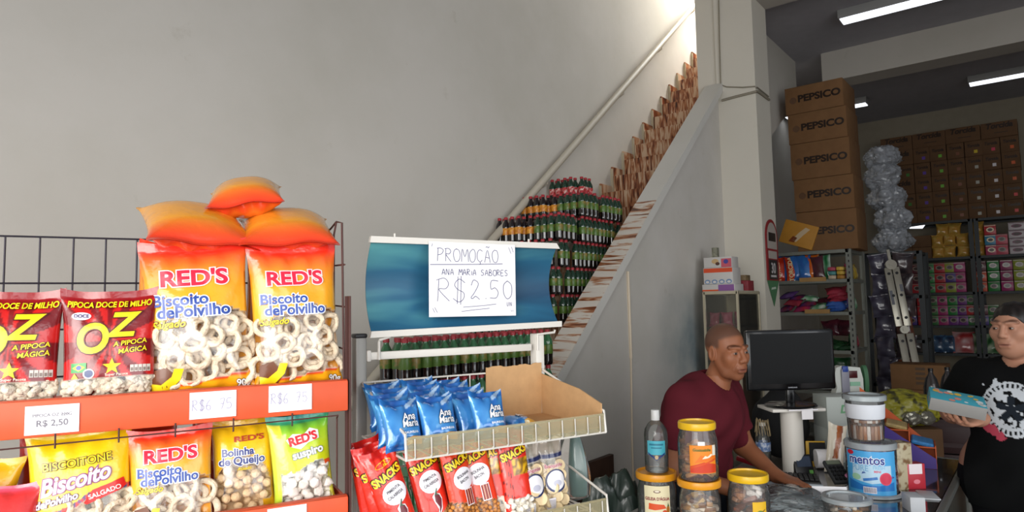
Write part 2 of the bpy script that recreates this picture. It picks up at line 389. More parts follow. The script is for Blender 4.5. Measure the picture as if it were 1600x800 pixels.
# hand rail
bm = BM(); A = Vector((-3.02, 2.35, 1.02)); B = Vector((-3.02, 7.75, 5.35))
rail = thing('handrail', 'white tubular handrail climbing the left wall above the stair', 'handrail', (-3.02, 2.35, 1.02))
MR = mat('rail_paint', '#bdb6a6', .5)
tube(bm, [(0, 0, 0), B-A], .029, 10); obj('rail', bm, MR, rail)
for t in (.12, .36, .60, .76, .93):
    bm = BM(); q = (B-A)*t
    tube(bm, [q+Vector((0, 0, -.02)), q+Vector((0, 0, -.06)), q+Vector((-.04, 0, -.08)), q+Vector((-.08, 0, -.08))], .007, 6)
    lathe(bm, [(0, 0), (.025, 0), (.025, .006), (0, .006)], 10, q+Vector((-.076, 0, -.083)))
    obj('bracket', bm, MR, rail)
# ceiling lamps
ME = mat('lamp_tube', '#f2f7ff', .4, emit=1.7); MH = mat('lamp_housing', '#9a9a98', .5)
def lamp(x0, x1, y, label):
    t = thing('ceiling_lamp', label, 'ceiling light', ((x0+x1)/2, y, 4.55), group='fluorescent ceiling lamps'); L = x1-x0
    bm = BM(); box(bm, (0, .09, -.045), (L, .22, .09), bev=.006); obj('housing', bm, MH, t)
    bm = BM(); box(bm, (0, .09, -.094), (L-.03, .18, .012), bev=.004); obj('diffuser', bm, ME, t)
lamp(-1.5, 1.0, 7.42, 'fluorescent lamp on the ceiling in front of the concrete beam')
lamp(-.64, 1.4, 10.85, 'fluorescent lamp on the ceiling beyond the beam, above the cartons at the back')
lamp(-3.05, -1.88, 10.87, 'fluorescent lamp half hidden behind the tall carton stack')
# ================================================================ pouches (sealed bags)
MP = printed()
PRINTM = {}
def ink(h, rough=.3):
    return mat('ink_'+h.strip('#'), h, rough, coat=.3)
class Pouch:
    def __init__(s, w, h, t, col, seed=0, sb=.05, st=.075, nx=40, nz=56, wr=1.0, waist=.10, backcol=None, ears=.010, saw=0):
        s.w, s.h, s.t, s.sb, s.st, s.wr, s.waist, s.ears = w, h, t, sb, st, wr, waist, ears
        s.seed = seed; s.bm = BM(); s.mats = [MP]; s.col = col
        L = s.bm.verts.layers.float_color.new('Col')
        backcol = backcol or (lambda u, v: (*col(u, v)[:3], 1))
        grid = {}
        for side in (0, 1):
            for i in range(nx+1):
                for j in range(nz+1):
                    if side and i in (0, nx): grid[1, i, j] = grid[0, i, j]; continue
                    u = -1+2*i/nx; v = j/nz
                    p = s.S(u, v, 0, side)
                    if saw and j in (0, nz): p.z += saw*(i % 2)
                    V = s.bm.verts.new(p); c = (col if not side else backcol)(u, v)
                    V[L] = c; grid[side, i, j] = V
        for side in (0, 1):
            for i in range(nx):
                for j in range(nz):
                    q = [grid[side, i, j], grid[side, i+1, j], grid[side, i+1, j+1], grid[side, i, j+1]]
                    if side: q.reverse()
                    if len(set(q)) < 3: continue
                    try: s.bm.faces.new(q)
                    except ValueError: pass
        # the seal is closed front to back at the very top and bottom
    def prof(s, u, v):
        q = min(1, max(0, (v-s.sb)/(1-s.sb-s.st)))
        pv = max(0, 1-abs(2*q-1)**3.2)**.62*(.72+.28*(1-q))
        pu = max(0, 1-abs(u)**2.4)**.6
        return pu, pv, q
    def S(s, u, v, off=0, side=0):
        pu, pv, q = s.prof(u, v); T = s.t/2*pu*pv
        x = u*s.w/2*(1-s.waist*pv); z = v*s.h
        n = noise.noise(Vector((x*22+s.seed*7.3, z*22, s.seed*3.1+side*9)))*.5+noise.noise(Vector((x*45+s.seed*2.3, z*34, s.seed*5.7+side*4)))*.16
        k = .0062*s.wr*(s.t/.06)
        wr = n*k*pu*min(1, pv*2)
        for (d, ph) in ((1-q, 1.1), (q, 2.7)):
            wr += .0042*s.wr*sin(u*13+ph+s.seed*2)*math.exp(-d/.10)*pu*min(1, pv*4)*(s.t/.06)
        z += s.ears*abs(u)**3*(1 if v > .5 else -.6)*(1-pv)  # drawn-out corners
        rip = .0035*sin(u*5+s.seed)*(1-min(1, pv*1.6))*(1 if v > .5 else .5)*s.wr
        y = -(T+wr+off+.0005) if side == 0 else T*.85+.0005
        return Vector((x, y+rip, z))
    def fn(s, x, z, off=.0008):
        v = min(1, max(0, z/s.h)); pu, pv, q = s.prof(0, v)
        u = max(-1, min(1, x/(s.w/2*(1-s.waist*pv))))
        return s.S(u, v, off+.0013)
    def mi(s, h, rough=.3):
        m = ink(h, rough) if isinstance(h, str) else h
        if m not in s.mats: s.mats.append(m)
        return s.mats.index(m)
    def text(s, t, x, z, size, col, out=None, bold=.02, ow=.05, shear=0, wx=1, rot=0, sp=1, arc=0, off=.0012, out2=None):
        cut = .008
        if out2: letter(s.bm, t, lambda a, b: s.fn(a, b, off), size, s.mi(out2), bold=ow*1.7, shear=shear, wx=wx, cut=cut, rot=rot, pos=(x, z), sp=sp, arc=arc)
        if out: letter(s.bm, t, lambda a, b: s.fn(a, b, off+.0005), size, s.mi(out), bold=ow, shear=shear, wx=wx, cut=cut, rot=rot, pos=(x, z), sp=sp, arc=arc)
        letter(s.bm, t, lambda a, b: s.fn(a, b, off+.0011), size, s.mi(col), bold=bold, shear=shear, wx=wx, cut=cut, rot=rot, pos=(x, z), sp=sp, arc=arc)
    def shape(s, pts, col, off=.0008, cut=.008):
        t = BM(); f = t.faces.new([t.verts.new((a, b, 0)) for a, b in pts]); bmesh.ops.triangulate(t, faces=[f])
        for ax in (0, 1):
            lo = min(v.co[ax] for v in t.verts); hi = max(v.co[ax] for v in t.verts); q = lo+cut
            while q < hi:
                bmesh.ops.bisect_plane(t, geom=t.verts[:]+t.edges[:]+t.faces[:], plane_co=(q, 0, 0) if ax == 0 else (0, q, 0), plane_no=(1, 0, 0) if ax == 0 else (0, 1, 0)); q += cut
        for v in t.verts: v.co = s.fn(v.co.x, v.co.y, off)
        add(s.bm, t, s.mi(col))
    def ell(s, x, z, rx, rz, col, off=.0008, n=22, rot=0):
        s.shape([(x+cos(rot)*rx*cos(a)-sin(rot)*rz*sin(a), z+sin(rot)*rx*cos(a)+cos(rot)*rz*sin(a)) for a in [2*pi*i/n for i in range(n)]], col, off)
    def rect(s, x0, z0, x1, z1, col, off=.0008, sk=0): s.shape([(x0, z0), (x1, z0+sk), (x1, z1+sk), (x0, z1)], col, off)
    def star(s, x, z, r, col, off=.0008, n=5, k=.42, rot=pi/2):
        s.shape([(x+(r if i % 2 == 0 else r*k)*cos(rot+pi*i/n), z+(r if i % 2 == 0 else r*k)*sin(rot+pi*i/n)) for i in range(2*n)], col, off)
    def bars(s, x0, z0, x1, z1, n=14, off=.0004):
        s.rect(x0, z0, x1, z1, '#e8e6e2', off); R = random.Random(3)
        for i in range(n):
            a = x0+(x1-x0)*(i+.2)/n; s.rect(a, z0+(z1-z0)*.15, a+(x1-x0)/n*R.choice((.3, .6)), z1-(z1-z0)*.1, '#2a2a2e', off+.0003)
    def build(s, parent, name='film_bag'):
        return obj(name, s.bm, s.mats, parent, sharp=1.2)
def mix(a, b, t):
    t = min(1, max(0, t)); a = tuple(int(a.lstrip('#')[i:i+2], 16)/255 for i in (0, 2, 4)) if isinstance(a, str) else a
    b = tuple(int(b.lstrip('#')[i:i+2], 16)/255 for i in (0, 2, 4)) if isinstance(b, str) else b
    return tuple(a[i]+(b[i]-a[i])*t for i in range(3))
def C4(c, a=1):
    if isinstance(c, str): return (*hx(c), a)
    return (*[lin(x) for x in c], a)
def grad(v, stops):
    """colour at v from [(pos, hex)...] ascending"""
    if v <= stops[0][0]: return mix(stops[0][1], stops[0][1], 0)
    for (p, c), (q, d) in zip(stops, stops[1:]):
        if v <= q: return mix(c, d, (v-p)/(q-p))
    return mix(stops[-1][1], stops[-1][1], 0)
# ---- contents
MRING = mat('biscuit', '#efdcc0', .75, bump=.5, bscale=90, var=.10, vscale=40)
MBALL = mat('cheese_ball', '#e6c79b', .7, bump=.4, bscale=120, var=.12, vscale=60)
MMER = mat('meringue', '#f3ece2', .8, bump=.3, bscale=60)
MPOP = mat('popcorn', '#e9dcc6', .8, bump=.6, bscale=80, var=.15, vscale=50)
def torus_bm(R, r, n=22, k=9, seed=0):
    bm = BM(); rd = random.Random(seed); a0 = rd.random()*6
    tube(bm, [(R*(1+.08*sin(2*t+a0))*cos(t), R*(1+.06*cos(3*t+a0))*sin(t), .0012*sin(2*t)) for t in [2*pi*i/n for i in range(n)]], [r*(1+.10*sin(3*2*pi*i/n+a0)) for i in range(n)], k, closed=True)
    return bm
RINGS = []
def mesh_of(bm, m, name):
    o = obj(name, bm, m); me = o.data; bpy.data.objects.remove(o); return me
def pick(lst, rd): return lst[rd.randrange(len(lst))]
def place_part(name, me, parent, loc, rot, sc=1):
    o = bpy.data.objects.new(name, me); COL.objects.link(o); o.parent = parent; o.location = loc; o.rotation_euler = rot; o.scale = (sc,)*3; return o
def fill(P, parent, name, meshes, rad, x0, x1, z0, z1, seed, depth=.010, layers=1, dmin=1.3, flat=.5, inside=None, limit=60, sc=(.9, 1.08)):
    """put pieces just behind the clear window of pouch P"""
    rd = random.Random(seed); got = []
    for lay in range(layers):
        here = []
        for _ in range(1500):
            x = rd.uniform(x0, x1); z = rd.uniform(z0, z1)
            if inside and not inside(x, z): continue
            if any((x-a)**2+(z-b)**2 < (rad*dmin)**2 for a, b in here): continue
            here.append((x, z))
            if len(got)+len(here) >= limit: break
        for x, z in here:
            p = P.fn(x, z, 0); y = p.y + depth*(1+lay*1.5) + rd.uniform(0, depth*.5)
            if y > P.t*.3: continue
            got.append(1)
            place_part(name, pick(meshes, rd), parent, (x, y, z), (pi/2+rd.uniform(-flat, flat), rd.uniform(0, 6.28), rd.uniform(-flat, flat)*.9), rd.uniform(*sc))
RINGM = [mesh_of(torus_bm(.0205, .0068, seed=i), MRING, 'biscuit_ring') for i in range(4)]
def blob_bm(r, seed, sub=2, amp=.25, fr=1.5, sz=(1, 1, 1)):
    bm = BM(); bmesh.ops.create_icosphere(bm, subdivisions=sub, radius=r)
    for v in bm.verts:
        d = v.co.normalized(); k = 1+amp*noise.noise(d*fr+Vector((seed*3.7, seed, 1)))
        v.co = Vector((d.x*sz[0], d.y*sz[1], d.z*sz[2]))*r*k
    return bm
BALLM = [mesh_of(blob_bm(.0105, i, 2, .12), MBALL, 'cheese_ball') for i in range(3)]
def mer_bm(seed):
    bm = BM(); n = 10
    lathe(bm, [(0, -.008), (.011, -.007), (.0125, -.001), (.010, .004), (.006, .008), (.0015, .012), (0, .013)], 14)
    for v in bm.verts:
        a = math.atan2(v.co.y, v.co.x); k = 1+.08*sin(5*a+v.co.z*200); v.co.x *= k; v.co.y *= k
    return bm
MERM = [mesh_of(mer_bm(i), MMER, 'meringue') for i in range(2)]
def popcorn(P, parent, x0, x1, z0, z1, seed, n=70, r=.009):
    rd = random.Random(seed); bm = BM()
    for _ in range(n):
        x = rd.uniform(x0, x1); z = rd.uniform(z0, z1); p = P.fn(x, z, 0); y = p.y+r*.9+rd.uniform(0, .012)
        t = blob_bm(r*rd.uniform(.75, 1.15), rd.random()*50, 2, .55, 1.8, (1, rd.uniform(.7, 1), rd.uniform(.75, 1.1)))
        bmesh.ops.translate(t, vec=(x, y, z), verts=t.verts); add(bm, t)
    o = obj('popcorn', bm, MPOP, parent, sharp=3); o['kind'] = 'stuff'; return o

# ================================================================ kinds of snack bag
def polv_col(u, v):
    edge = .535+.035*sin(u*3.0+.6)-.05*(u < -.55)*((-.55-u)/.45)
    if v > .925: return C4('#e8321e')
    low = .085+.055*(u*.5+.5)**2 + .12*max(0, -u-.45)
    if v < low+.014 and v > low and u > -.5: return C4('#d8321c')
    if v < low: return C4(mix('#f2b01c', '#e89a14', abs(u)))
    if v < edge: return C4('#f4e6cc', 0)
    c = grad(v, [(.55, '#f6b02a'), (.72, '#f7a52a'), (.82, '#f58a2c'), (.90, '#ef5a2a'), (.93, '#e83a22')])
    if abs(u) > .8 and v < .7: c = mix(c, '#f9c340', (abs(u)-.8)*2)
    return C4(c)
def make_polvilho(label, loc, rot, seed=1, w=.215, h=.335, t=.075, group='savoury starch biscuit bags', contents=True, detail=True, sc=1, texts=True):
    r = thing('snack_bag', label, 'snack bag', loc, group=group, rot=rot)
    P = Pouch(w, h, t, polv_col if contents else (lambda u, v: C4(grad(v, [(0, '#f2a324'), (.6, '#f4a229'), (.85, '#f07a2a'), (.93, '#e23c22')]))), seed, nx=44 if detail else 26, nz=60 if detail else 36, wr=1.15, backcol=lambda u, v: C4(grad(v, [(0, '#e9a43a'), (.7, '#f0a02c'), (.93, '#e23c22')])))
    k = w/.215
    if texts:
        P.text("RED'S", -.002*k, h*.715, .046*k, '#dd2a44', '#f8e6ea', bold=.035, ow=.085, wx=1.15)
        P.text('Biscoito', -.030*k, h*.590, .033*k, '#2b4a9e', '#e9eef6', bold=.028, ow=.10, wx=1.0)
        P.text('dePolvilho', -.005*k, h*.515, .034*k, '#2b4a9e', '#e9eef6', bold=.028, ow=.10, wx=.98)
        P.text('Salgado', -.055*k, h*.455, .021*k, '#f5d416', '#5a4a1a', bold=.02, ow=.07, shear=.3)
        # yellow ribbon drawn in the lower left corner over a brown patch
        P.shape([(-.095*k, .020), (-.060*k, .016), (-.040*k, .045), (-.062*k, .075), (-.090*k, .070)], '#6a3a1c', .0012)
        P.shape([(-.092*k, .030), (-.062*k, .024), (-.038*k, .046), (-.030*k, .068), (-.048*k, .070), (-.054*k, .054), (-.074*k, .040), (-.092*k, .046)], '#f2cf1a', .0016)
        P.text('SALGADO', .012*k, .010, .012, '#3a2410', bold=.02); P.text('90g', .082*k, .020, .020, '#f4f2ee', '#2a2a2a', bold=.02, ow=.07)
    if contents:
        fill(P, r, 'biscuit_ring', RINGM, .021, -.088*k, .088*k, .032, h*.465, seed, depth=.0125, layers=3, dmin=1.6, flat=.40, inside=lambda x, z: z > .045+.25*max(0, -x-.04))
    P.build(r); return r

# ================================================================ the orange rack
RA = radians(65.4); DX = Vector((cos(RA), sin(RA), 0)); DN = Vector((-sin(RA), cos(RA), 0)); RP = Vector((-1.405, .695, 0))
def RK(s, d, z): return RP+DX*s+DN*d+Vector((0, 0, z))
MOR = mat('orange_enamel', '#de5a34', .42, spec=.4, var=.10, vscale=14)
MBR = mat('rust_brown', '#4a2a26', .6, var=.2); MWI = mat('dark_wire', '#2a2630', .45, metal=.4)
rack = thing('display_rack', 'orange enamelled snack rack with dark wire grid back at the left', 'display rack', RK(-.1, .17, 0), RA)
q = lambda s, d, z: Vector((s+.1, d-.17, z))   # rack coordinates -> local
def tray(z, s0=-.62, s1=.325):
    bm = BM(); n = len(bm.faces)
    box(bm, q((s0+s1)/2, .17, z-.032), (s1-s0, .33, .012)); box(bm, q((s0+s1)/2, .006, z-.035), (s1-s0, .012, .07), bev=.0035)
    box(bm, q((s0+s1)/2, .016, z-.002), (s1-s0, .018, .006), bev=.002); box(bm, q(s1-.004, .17, z-.03), (.006, .33, .05))
    obj('shelf', bm, MOR, rack)
for z in (1.392, 1.131, .86, .59, .32): tray(z)
for s, d in ((.331, .012), (.331, .325), (-.625, .012), (-.625, .325)):
    bm = BM(); top = 1.585 if d < .1 else 1.74
    box(bm, q(s, d+.004, top/2), (.005, .018, top), bev=.001); box(bm, q(s-.004, d+.012, top/2), (.008, .004, top)); obj('post', bm, MBR if d < .1 else MWI, rack)
bm = BM(); 
for z in (1.738, 1.629, 1.52, 1.41): tube(bm, [q(-.64, .335, z), q(.325, .335, z)], .0023, 6)
for i in range(15): s = .28-.0665*i; tube(bm, [q(s, .338, 1.74), q(s, .338, 1.36)], .0023, 6)
obj('wire_grid', bm, MWI, rack)
bm = BM()
tube(bm, [q(.322, .03, 1.39), q(.322, .05, 1.762), q(.322, .11, 1.772), q(.318, .12, 1.74), q(.318, .12, 1.40)], .0026, 6)
for z in (1.66, 1.56, 1.46): tube(bm, [q(.324, .03, z), q(.324, .13, z+.004)], .0022, 6)
tube(bm, [q(.322, .11, 1.772), q(.322, .335, 1.738)], .0026, 6)
obj('side_wire', bm, MBR, rack)
bm = BM()
tube(bm, [q(-.62, -.004, 1.303), q(.30, -.004, 1.314)], .0016, 6)
for s in (-.235, -.13, -.03, .08, .2, -.45): tube(bm, [q(s, -.006, 1.30), q(s, -.007, 1.328)], .0017, 6)
tube(bm, [q(.30, -.004, 1.314), q(.31, .05, 1.30), q(.31, .05, 1.14)], .0022, 6)
obj('hanging_wire', bm, MBR, rack)

# ---- price tags on the lip
MPAPER = mat('white_paper', '#f1eff2', .8, spec=.2)
def price(label, s0, s1, z0, z1, kind, tilt=0):
    t = thing('price_tag', label, 'price tag', RK((s0+s1)/2, -.0025, (z0+z1)/2), group='price tags on the orange rack', rot=(0, tilt, RA))
    bm = BM(); w = s1-s0; h = z1-z0; box(bm, (0, 0, 0), (w, .0012, h)); mats = [MPAPER, ink('#77727c', .8), ink('#a7a2bd', .8)]
    fn = lambda x, y: Vector((x, -.0011, y))
    if kind == 'print':
        letter(bm, 'PIPOCA OZ 220G', fn, .0082, 1, bold=.01, pos=(0, .006)); letter(bm, 'R$ 2,50', fn, .0165, 1, bold=.012, pos=(0, -.012)); box(bm, (.019, -.0011, .0088), (.016, .0003, .0008), mi=1)
    else:
        handwrite(bm, 'R$6 75', -w*.44, -.010, .021, .0015, fn, 2, sp=.78, wx=.80)
        for k in range(2): stroke(bm, [(-w*.33+k*.01, -.019-.003*k), (w*.30, -.0165-.003*k)], .0006, fn, 2)
    obj('paper', bm, mats, t); return t
price('printed popcorn price tag on the orange shelf lip', -.2845, -.1975, 1.328, 1.382, 'print')
price('handwritten price tag on the lip below the left starch biscuit bag', -.0045, .0855, 1.332, 1.387, 'hand')
price('handwritten price tag on the lip nearer the right end of the orange shelf', .151, .2425, 1.333, 1.3895, 'hand')
price('handwritten white tag on the lower orange shelf lip under the meringue bag', .150, .232, 1.065, 1.128, 'hand')

# ---- top shelf bags
zs = 1.366
make_polvilho('clear-fronted bag of starch biscuit rings, left of the two upright ones on the top shelf', RK(.022, .055, zs), (radians(-7), radians(-4), RA-.06), 1, w=.222, h=.345, t=.085)
make_polvilho('clear-fronted bag of starch biscuit rings, right of the two upright ones on the top shelf', RK(.226, .05, zs), (radians(-6), radians(-2.5), RA+.02), 2, w=.205, h=.345, t=.08)
make_polvilho('orange snack bag standing behind the left upright starch biscuit bag', RK(-.025, .15, zs), (radians(-10), radians(4), RA+.12), 3, w=.205, h=.350, t=.08, contents=False, texts=False)
make_polvilho('orange snack bag standing behind the right upright starch biscuit bag', RK(.205, .16, zs+.005), (radians(-6), radians(3), RA-.05), 4, w=.205, h=.345, t=.08, contents=False, texts=False)
make_polvilho('orange snack bag lying across the top left of the pile', RK(-.005, .31, 1.805), (radians(112), radians(3), RA+.14), 5, w=.235, h=.27, t=.13, contents=False, texts=False)
make_polvilho('orange snack bag lying across the top right of the pile', RK(.225, .31, 1.800), (radians(110), radians(-3), RA-.10), 6, w=.225, h=.27, t=.125, contents=False, texts=False)
make_polvilho('orange snack bag lying topmost on the pile of starch biscuits', RK(.135, .35, 1.880), (radians(109), radians(-9), RA-.16), 7, w=.18, h=.22, t=.12, contents=False, texts=False)

def oz_col(u, v):
    if v < .245: return C4('#efe2cc', 0)
    a = math.atan2(v-.56, u*.55); k = int((a+pi)/(2*pi)*22) % 2
    c = mix('#7c1016', '#c81e1c', k)
    if v > .90: c = mix('#a31519', '#8a1016', .5)
    return C4(c)
def make_oz(label, loc, rot, seed, w=.172, h=.235, t=.06):
    r = thing('snack_bag', label, 'snack bag', loc, group='sweet popcorn bags', rot=rot)
    P = Pouch(w, h, t, oz_col, seed, nx=56, nz=70, backcol=lambda u, v: C4('#a81a18'))
    Y, D = '#f2dc1e', '#5a1010'
    P.text('PIPOCA DOCE DE MILHO', 0, h*.855, .0165, Y, D, bold=.03, ow=.07, wx=.80, shear=.15)
    P.text('O', -.032, h*.47, .082, Y, D, bold=.03, ow=.06, wx=.85, shear=.12); P.text('Z', .018, h*.60, .068, Y, D, bold=.03, ow=.06, wx=1.05, shear=.25)
    P.text('A PIPOCA', .036, h*.52, .0135, Y, D, bold=.02, ow=.07, shear=.2, rot=.1); P.text('MÁGICA', .040, h*.455, .0135, Y, D, bold=.02, ow=.07, shear=.2, rot=.1)
    P.star(.004, h*.34, .017, Y); P.ell(-.050, h*.78, .017, .008, '#e9e4ee'); P.text('DOCE', -.050, h*.768, .0095, '#3a2a66', bold=.02, off=.001)
    P.rect(-.066, h*.305, -.040, h*.385, '#2f9a48'); P.shape([(-.064, h*.345), (-.053, h*.375), (-.042, h*.345), (-.053, h*.315)], '#efd42a', .0016); P.ell(-.053, h*.345, .0045, .0045, '#2a4a9e', .0020)
    P.ell(-.036, h*.29, .010, .010, '#e6e6ea'); P.ell(-.036, h*.29, .0075, .0075, '#3a4a78', .0016); P.rect(-.045, h*.282, -.027, h*.298, '#e6e6ea', .0012)
    P.shape([(-.066, h*.255), (-.054, h*.255), (-.060, h*.30)], '#f0d21e'); P.text('Super Pacote', .012, h*.262, .0075, '#f2ead8', bold=.01)
    for i in range(5): P.rect(.036+i*.0075, h*.285, .0425+i*.0075, h*.345, '#d8cfc6')
    for i in range(5): P.rect(.0372+i*.0075, h*.292, .0413+i*.0075, h*.320, '#8a7a70', .0016)
    popcorn(P, r, -w*.44, w*.44, .012, h*.255, seed, 120); P.build(r); return r
make_oz('red sweet popcorn bag beside the big starch biscuit bags', RK(-.150, .045, zs), (radians(-5), radians(-1), RA+.03), 11, w=.176)
make_oz('red sweet popcorn bag cut by the left edge, above the printed price tag', RK(-.322, .045, zs), (radians(-5), radians(1), RA+.02), 12)

# ---- lower shelf bags
zl = 1.105
def bone_col(u, v):
    e = .40+.10*u+.03*sin(u*4)
    if v > .93: return C4('#e9cf18')
    if v < .05: return C4('#e0b51e')
    if v < e-.05: return C4('#f0e2c8', 0)
    if v < e: return C4('#3a3a78' if int((u+v)*16) % 2 else '#d6281e')
    return C4(mix('#f2d21a', '#eec412', abs(u)))
r = thing('snack_bag', 'yellow bag of starch biscuits with pink lettering on the lower shelf', 'snack bag', RK(-.190, .042, zl), group=None, rot=(radians(-8), radians(-3), RA+.03))
P = Pouch(.185, .215, .06, bone_col, 21, nx=50, nz=60, ears=.014)
P.text('BISCOITONE', -.004, .148, .0215, '#f0d21c', '#4a3a10', bold=.01, ow=.06, wx=.95, rot=.05)
P.text('Biscoito', -.008, .108, .043, '#f3dbe6', '#8a2f74', bold=.03, ow=.075, shear=.35, rot=.16, wx=.85)
P.text('dePolvilho', -.040, .082, .019, '#f3e6ee', '#5a2a60', bold=.03, ow=.09, shear=.25, rot=.14, wx=.9)
P.shape([(.005, .076), (.020, .098), (.074, .112), (.078, .098), (.068, .090), (.010, .072)], '#d8221c', .0013); P.text('SALGADO', .042, .087, .0125, '#f6eaea', bold=.02, rot=.22, off=.0008)
fill(P, r, 'biscuit_ring', RINGM, .020, -.075, .075, .015, .070, 22, depth=.0105, layers=2, dmin=1.35, flat=.5); P.build(r)
make_polvilho('clear-fronted bag of starch biscuit rings on the lower shelf', RK(-.030, .04, zl-.02), (radians(-8), radians(-2), RA+.02), 8, w=.165, h=.222, t=.06, group='savoury starch biscuit bags')
def bol_col(u, v):
    if v > .92: return C4('#e2b416')
    d = ((u+.05)/.95)**2+((v-.26)/.36)**2
    if v < .05: return C4('#c8941a')
    if d < 1 and not (u > .55 and v < .14): return C4('#ecd2a8', 0)
    if d < 1.12: return C4('#cf9a1a')
    return C4(grad(v, [(0, '#e6a514'), (.6, '#f0c01a'), (.92, '#e9bc1a')]))
r = thing('snack_bag', 'yellow bag of cheese balls with blue lettering on the lower shelf', 'snack bag', RK(.113, .07, zl), rot=(radians(-10), radians(-2), RA-.05))
P = Pouch(.135, .205, .06, bol_col, 23, nx=44, nz=60)
P.text("RED'S", .012, .158, .016, '#b0402a', '#c98a2a', bold=.02, ow=.05, wx=1.6)
P.text('Bolinha', -.012, .128, .0225, '#27357a', '#eef0f4', bold=.03, ow=.085); P.text('de Queijo', -.004, .109, .0235, '#27357a', '#eef0f4', bold=.03, ow=.085)
P.text('Assado', .0, .096, .010, '#f0d41c', '#6a4a10', bold=.01, ow=.05, shear=.3)
fill(P, r, 'cheese_ball', BALLM, .0105, -.054, .054, .015, .098, 24, depth=.011, layers=2, dmin=1.75, flat=3, limit=75, inside=lambda x, z: ((x/.067+.05)/.92)**2+((z/.205-.26)/.35)**2 < 1); P.build(r)
def sus_col(u, v):
    if v > .90: return C4(grad(v, [(.90, '#3aa86a'), (1, '#2a9a9a')]))
    if v < .05: return C4('#cfcf20')
    if -.78 < u < .9 and v < .44+.05*sin(u*3): return C4('#f4efe6', 0)
    if u < -.62: return C4(mix('#b6d43a', '#e6e24a', v))
    return C4(grad(v, [(.3, '#e4df1e'), (.6, '#c8d41e'), (.8, '#a2cc28'), (.92, '#5cb84a')]))
r = thing('snack_bag', 'lime green bag of white meringues at the right end of the lower shelf', 'snack bag', RK(.240, .052, zl), rot=(radians(-7), radians(-4), RA+.04))
P = Pouch(.142, .208, .06, sus_col, 25, nx=48, nz=60)
P.shape([(-.024, .140), (-.034, .156), (-.018, .168), (.006, .164), (.022, .176), (.040, .168), (.040, .150), (.014, .144), (-.004, .132)], '#efeeea', .0005)
P.text("RED'S", .004, .146, .026, '#d4202c', bold=.04, wx=1.0, rot=.14, off=.001)
P.text('suspiro', .012, .116, .024, '#f6f5f2', '#7a8088', bold=.03, ow=.08, rot=.12); P.shape([(.046, .100), (.060, .102), (.062, .090), (.056, .094), (.048, .090)], '#e0531c', .0013)
fill(P, r, 'meringue', MERM, .0115, -.050, .056, .014, .092, 26, depth=.011, layers=2, dmin=1.6, flat=3, limit=60); P.build(r)
# bags behind and at the left edge of the lower shelf
def plain(label, loc, rot, w, h, t, c0, c1, seed, extra=None, group=None, cat='snack bag'):
    r = thing('snack_bag', label, cat, loc, rot=rot, group=group)
    P = Pouch(w, h, t, lambda u, v: C4(grad(v, [(0, c0), (.9, c0), (.93, c1)])), seed, nx=26, nz=34)
    if extra: extra(P)
    P.build(r); return r
plain('pinkish red snack bag in the bottom left corner of the picture', RK(-.338, .010, zl-.02), (radians(-14), radians(4), RA), .14, .150, .05, '#d63a3a', '#e0506a', 31, lambda P: P.text('Mix', .02, .08, .030, '#f4e6e6', bold=.03))
plain('golden yellow snack bag behind the pinkish red one at the left edge', RK(-.40, .09, zl), (radians(-6), radians(10), RA), .15, .175, .05, '#eab01e', '#f0c42a', 32)
plain('dark red snack bag behind the yellow starch biscuits on the lower shelf', RK(-.255, .16, zl), (radians(-3), radians(3), RA), .15, .20, .05, '#b0281c', '#8a1a16', 33, lambda P: (P.text('SALGADO', -.01, .135, .016, '#f0d21c', '#4a2010', bold=.02, ow=.06), P.text('Mix', 0, .10, .024, '#f2e8e2', bold=.03)))
plain('dark green snack bag behind the meringues on the lower shelf', RK(.235, .20, zl), (radians(-3), radians(-3), RA), .15, .212, .05, '#2a5a3a', '#1f4a36', 34)
plain('red and orange snack bag lying behind the cheese balls', RK(.07, .20, zl), (radians(-3), radians(3), RA), .15, .21, .05, '#c8401e', '#d6301a', 35)
plain('orange snack bag behind the lower shelf starch biscuits', RK(-.09, .19, zl), (radians(-3), radians(-2), RA), .15, .208, .05, '#d8481e', '#c8281a', 36)
# ================================================================ white wire promotion stand
SA = radians(69.3); SX = Vector((cos(SA), sin(SA), 0)); SN = Vector((-sin(SA), cos(SA), 0)); SP = Vector((-1.413, 1.145, 0))
def ST(s, d, z): return SP+SX*s+SN*d+Vector((0, 0, z))
MWH = mat('white_enamel', '#d8d4cc', .4); MAL = mat('brushed_aluminium', '#8f8d88', .4, metal=.3); MBK = mat('black_plastic', '#17171a', .4)
MSTRIP = film('yellowed_clear_strip', '#e2d8b0', .26, .2)
stand = thing('display_stand', 'white wire basket stand carrying the blue promotion sign', 'display stand', ST(.28, -.1, 0), SA)
q = lambda s, d, z: Vector((s-.28, d+.1, z))
bm = BM(); box(bm, q(-.002, .012, .74), (.030, .036, 1.48), bev=.004); obj('post', bm, MAL, stand)
bm = BM(); box(bm, q(-.002, .012, 1.484), (.033, .039, .012), bev=.004); obj('post_cap', bm, MBK, stand)
bm = BM(); box(bm, q(.556, .012, .735), (.030, .036, 1.47), bev=.004); obj('post', bm, MWH, stand)
bm = BM(); box(bm, q(.275, .004, 1.430), (.505, .016, .021), bev=.003); box(bm, q(.018, .006, 1.431), (.012, .03, .03), bev=.003); obj('cross_bar', bm, MWH, stand)
bm = BM(); box(bm, q(.275, .012, .06), (.53, .03, .03)); box(bm, q(-.002, -.15, .03), (.03, .36, .03)); box(bm, q(.556, -.15, .03), (.03, .36, .03)); obj('foot_frame', bm, MWH, stand)
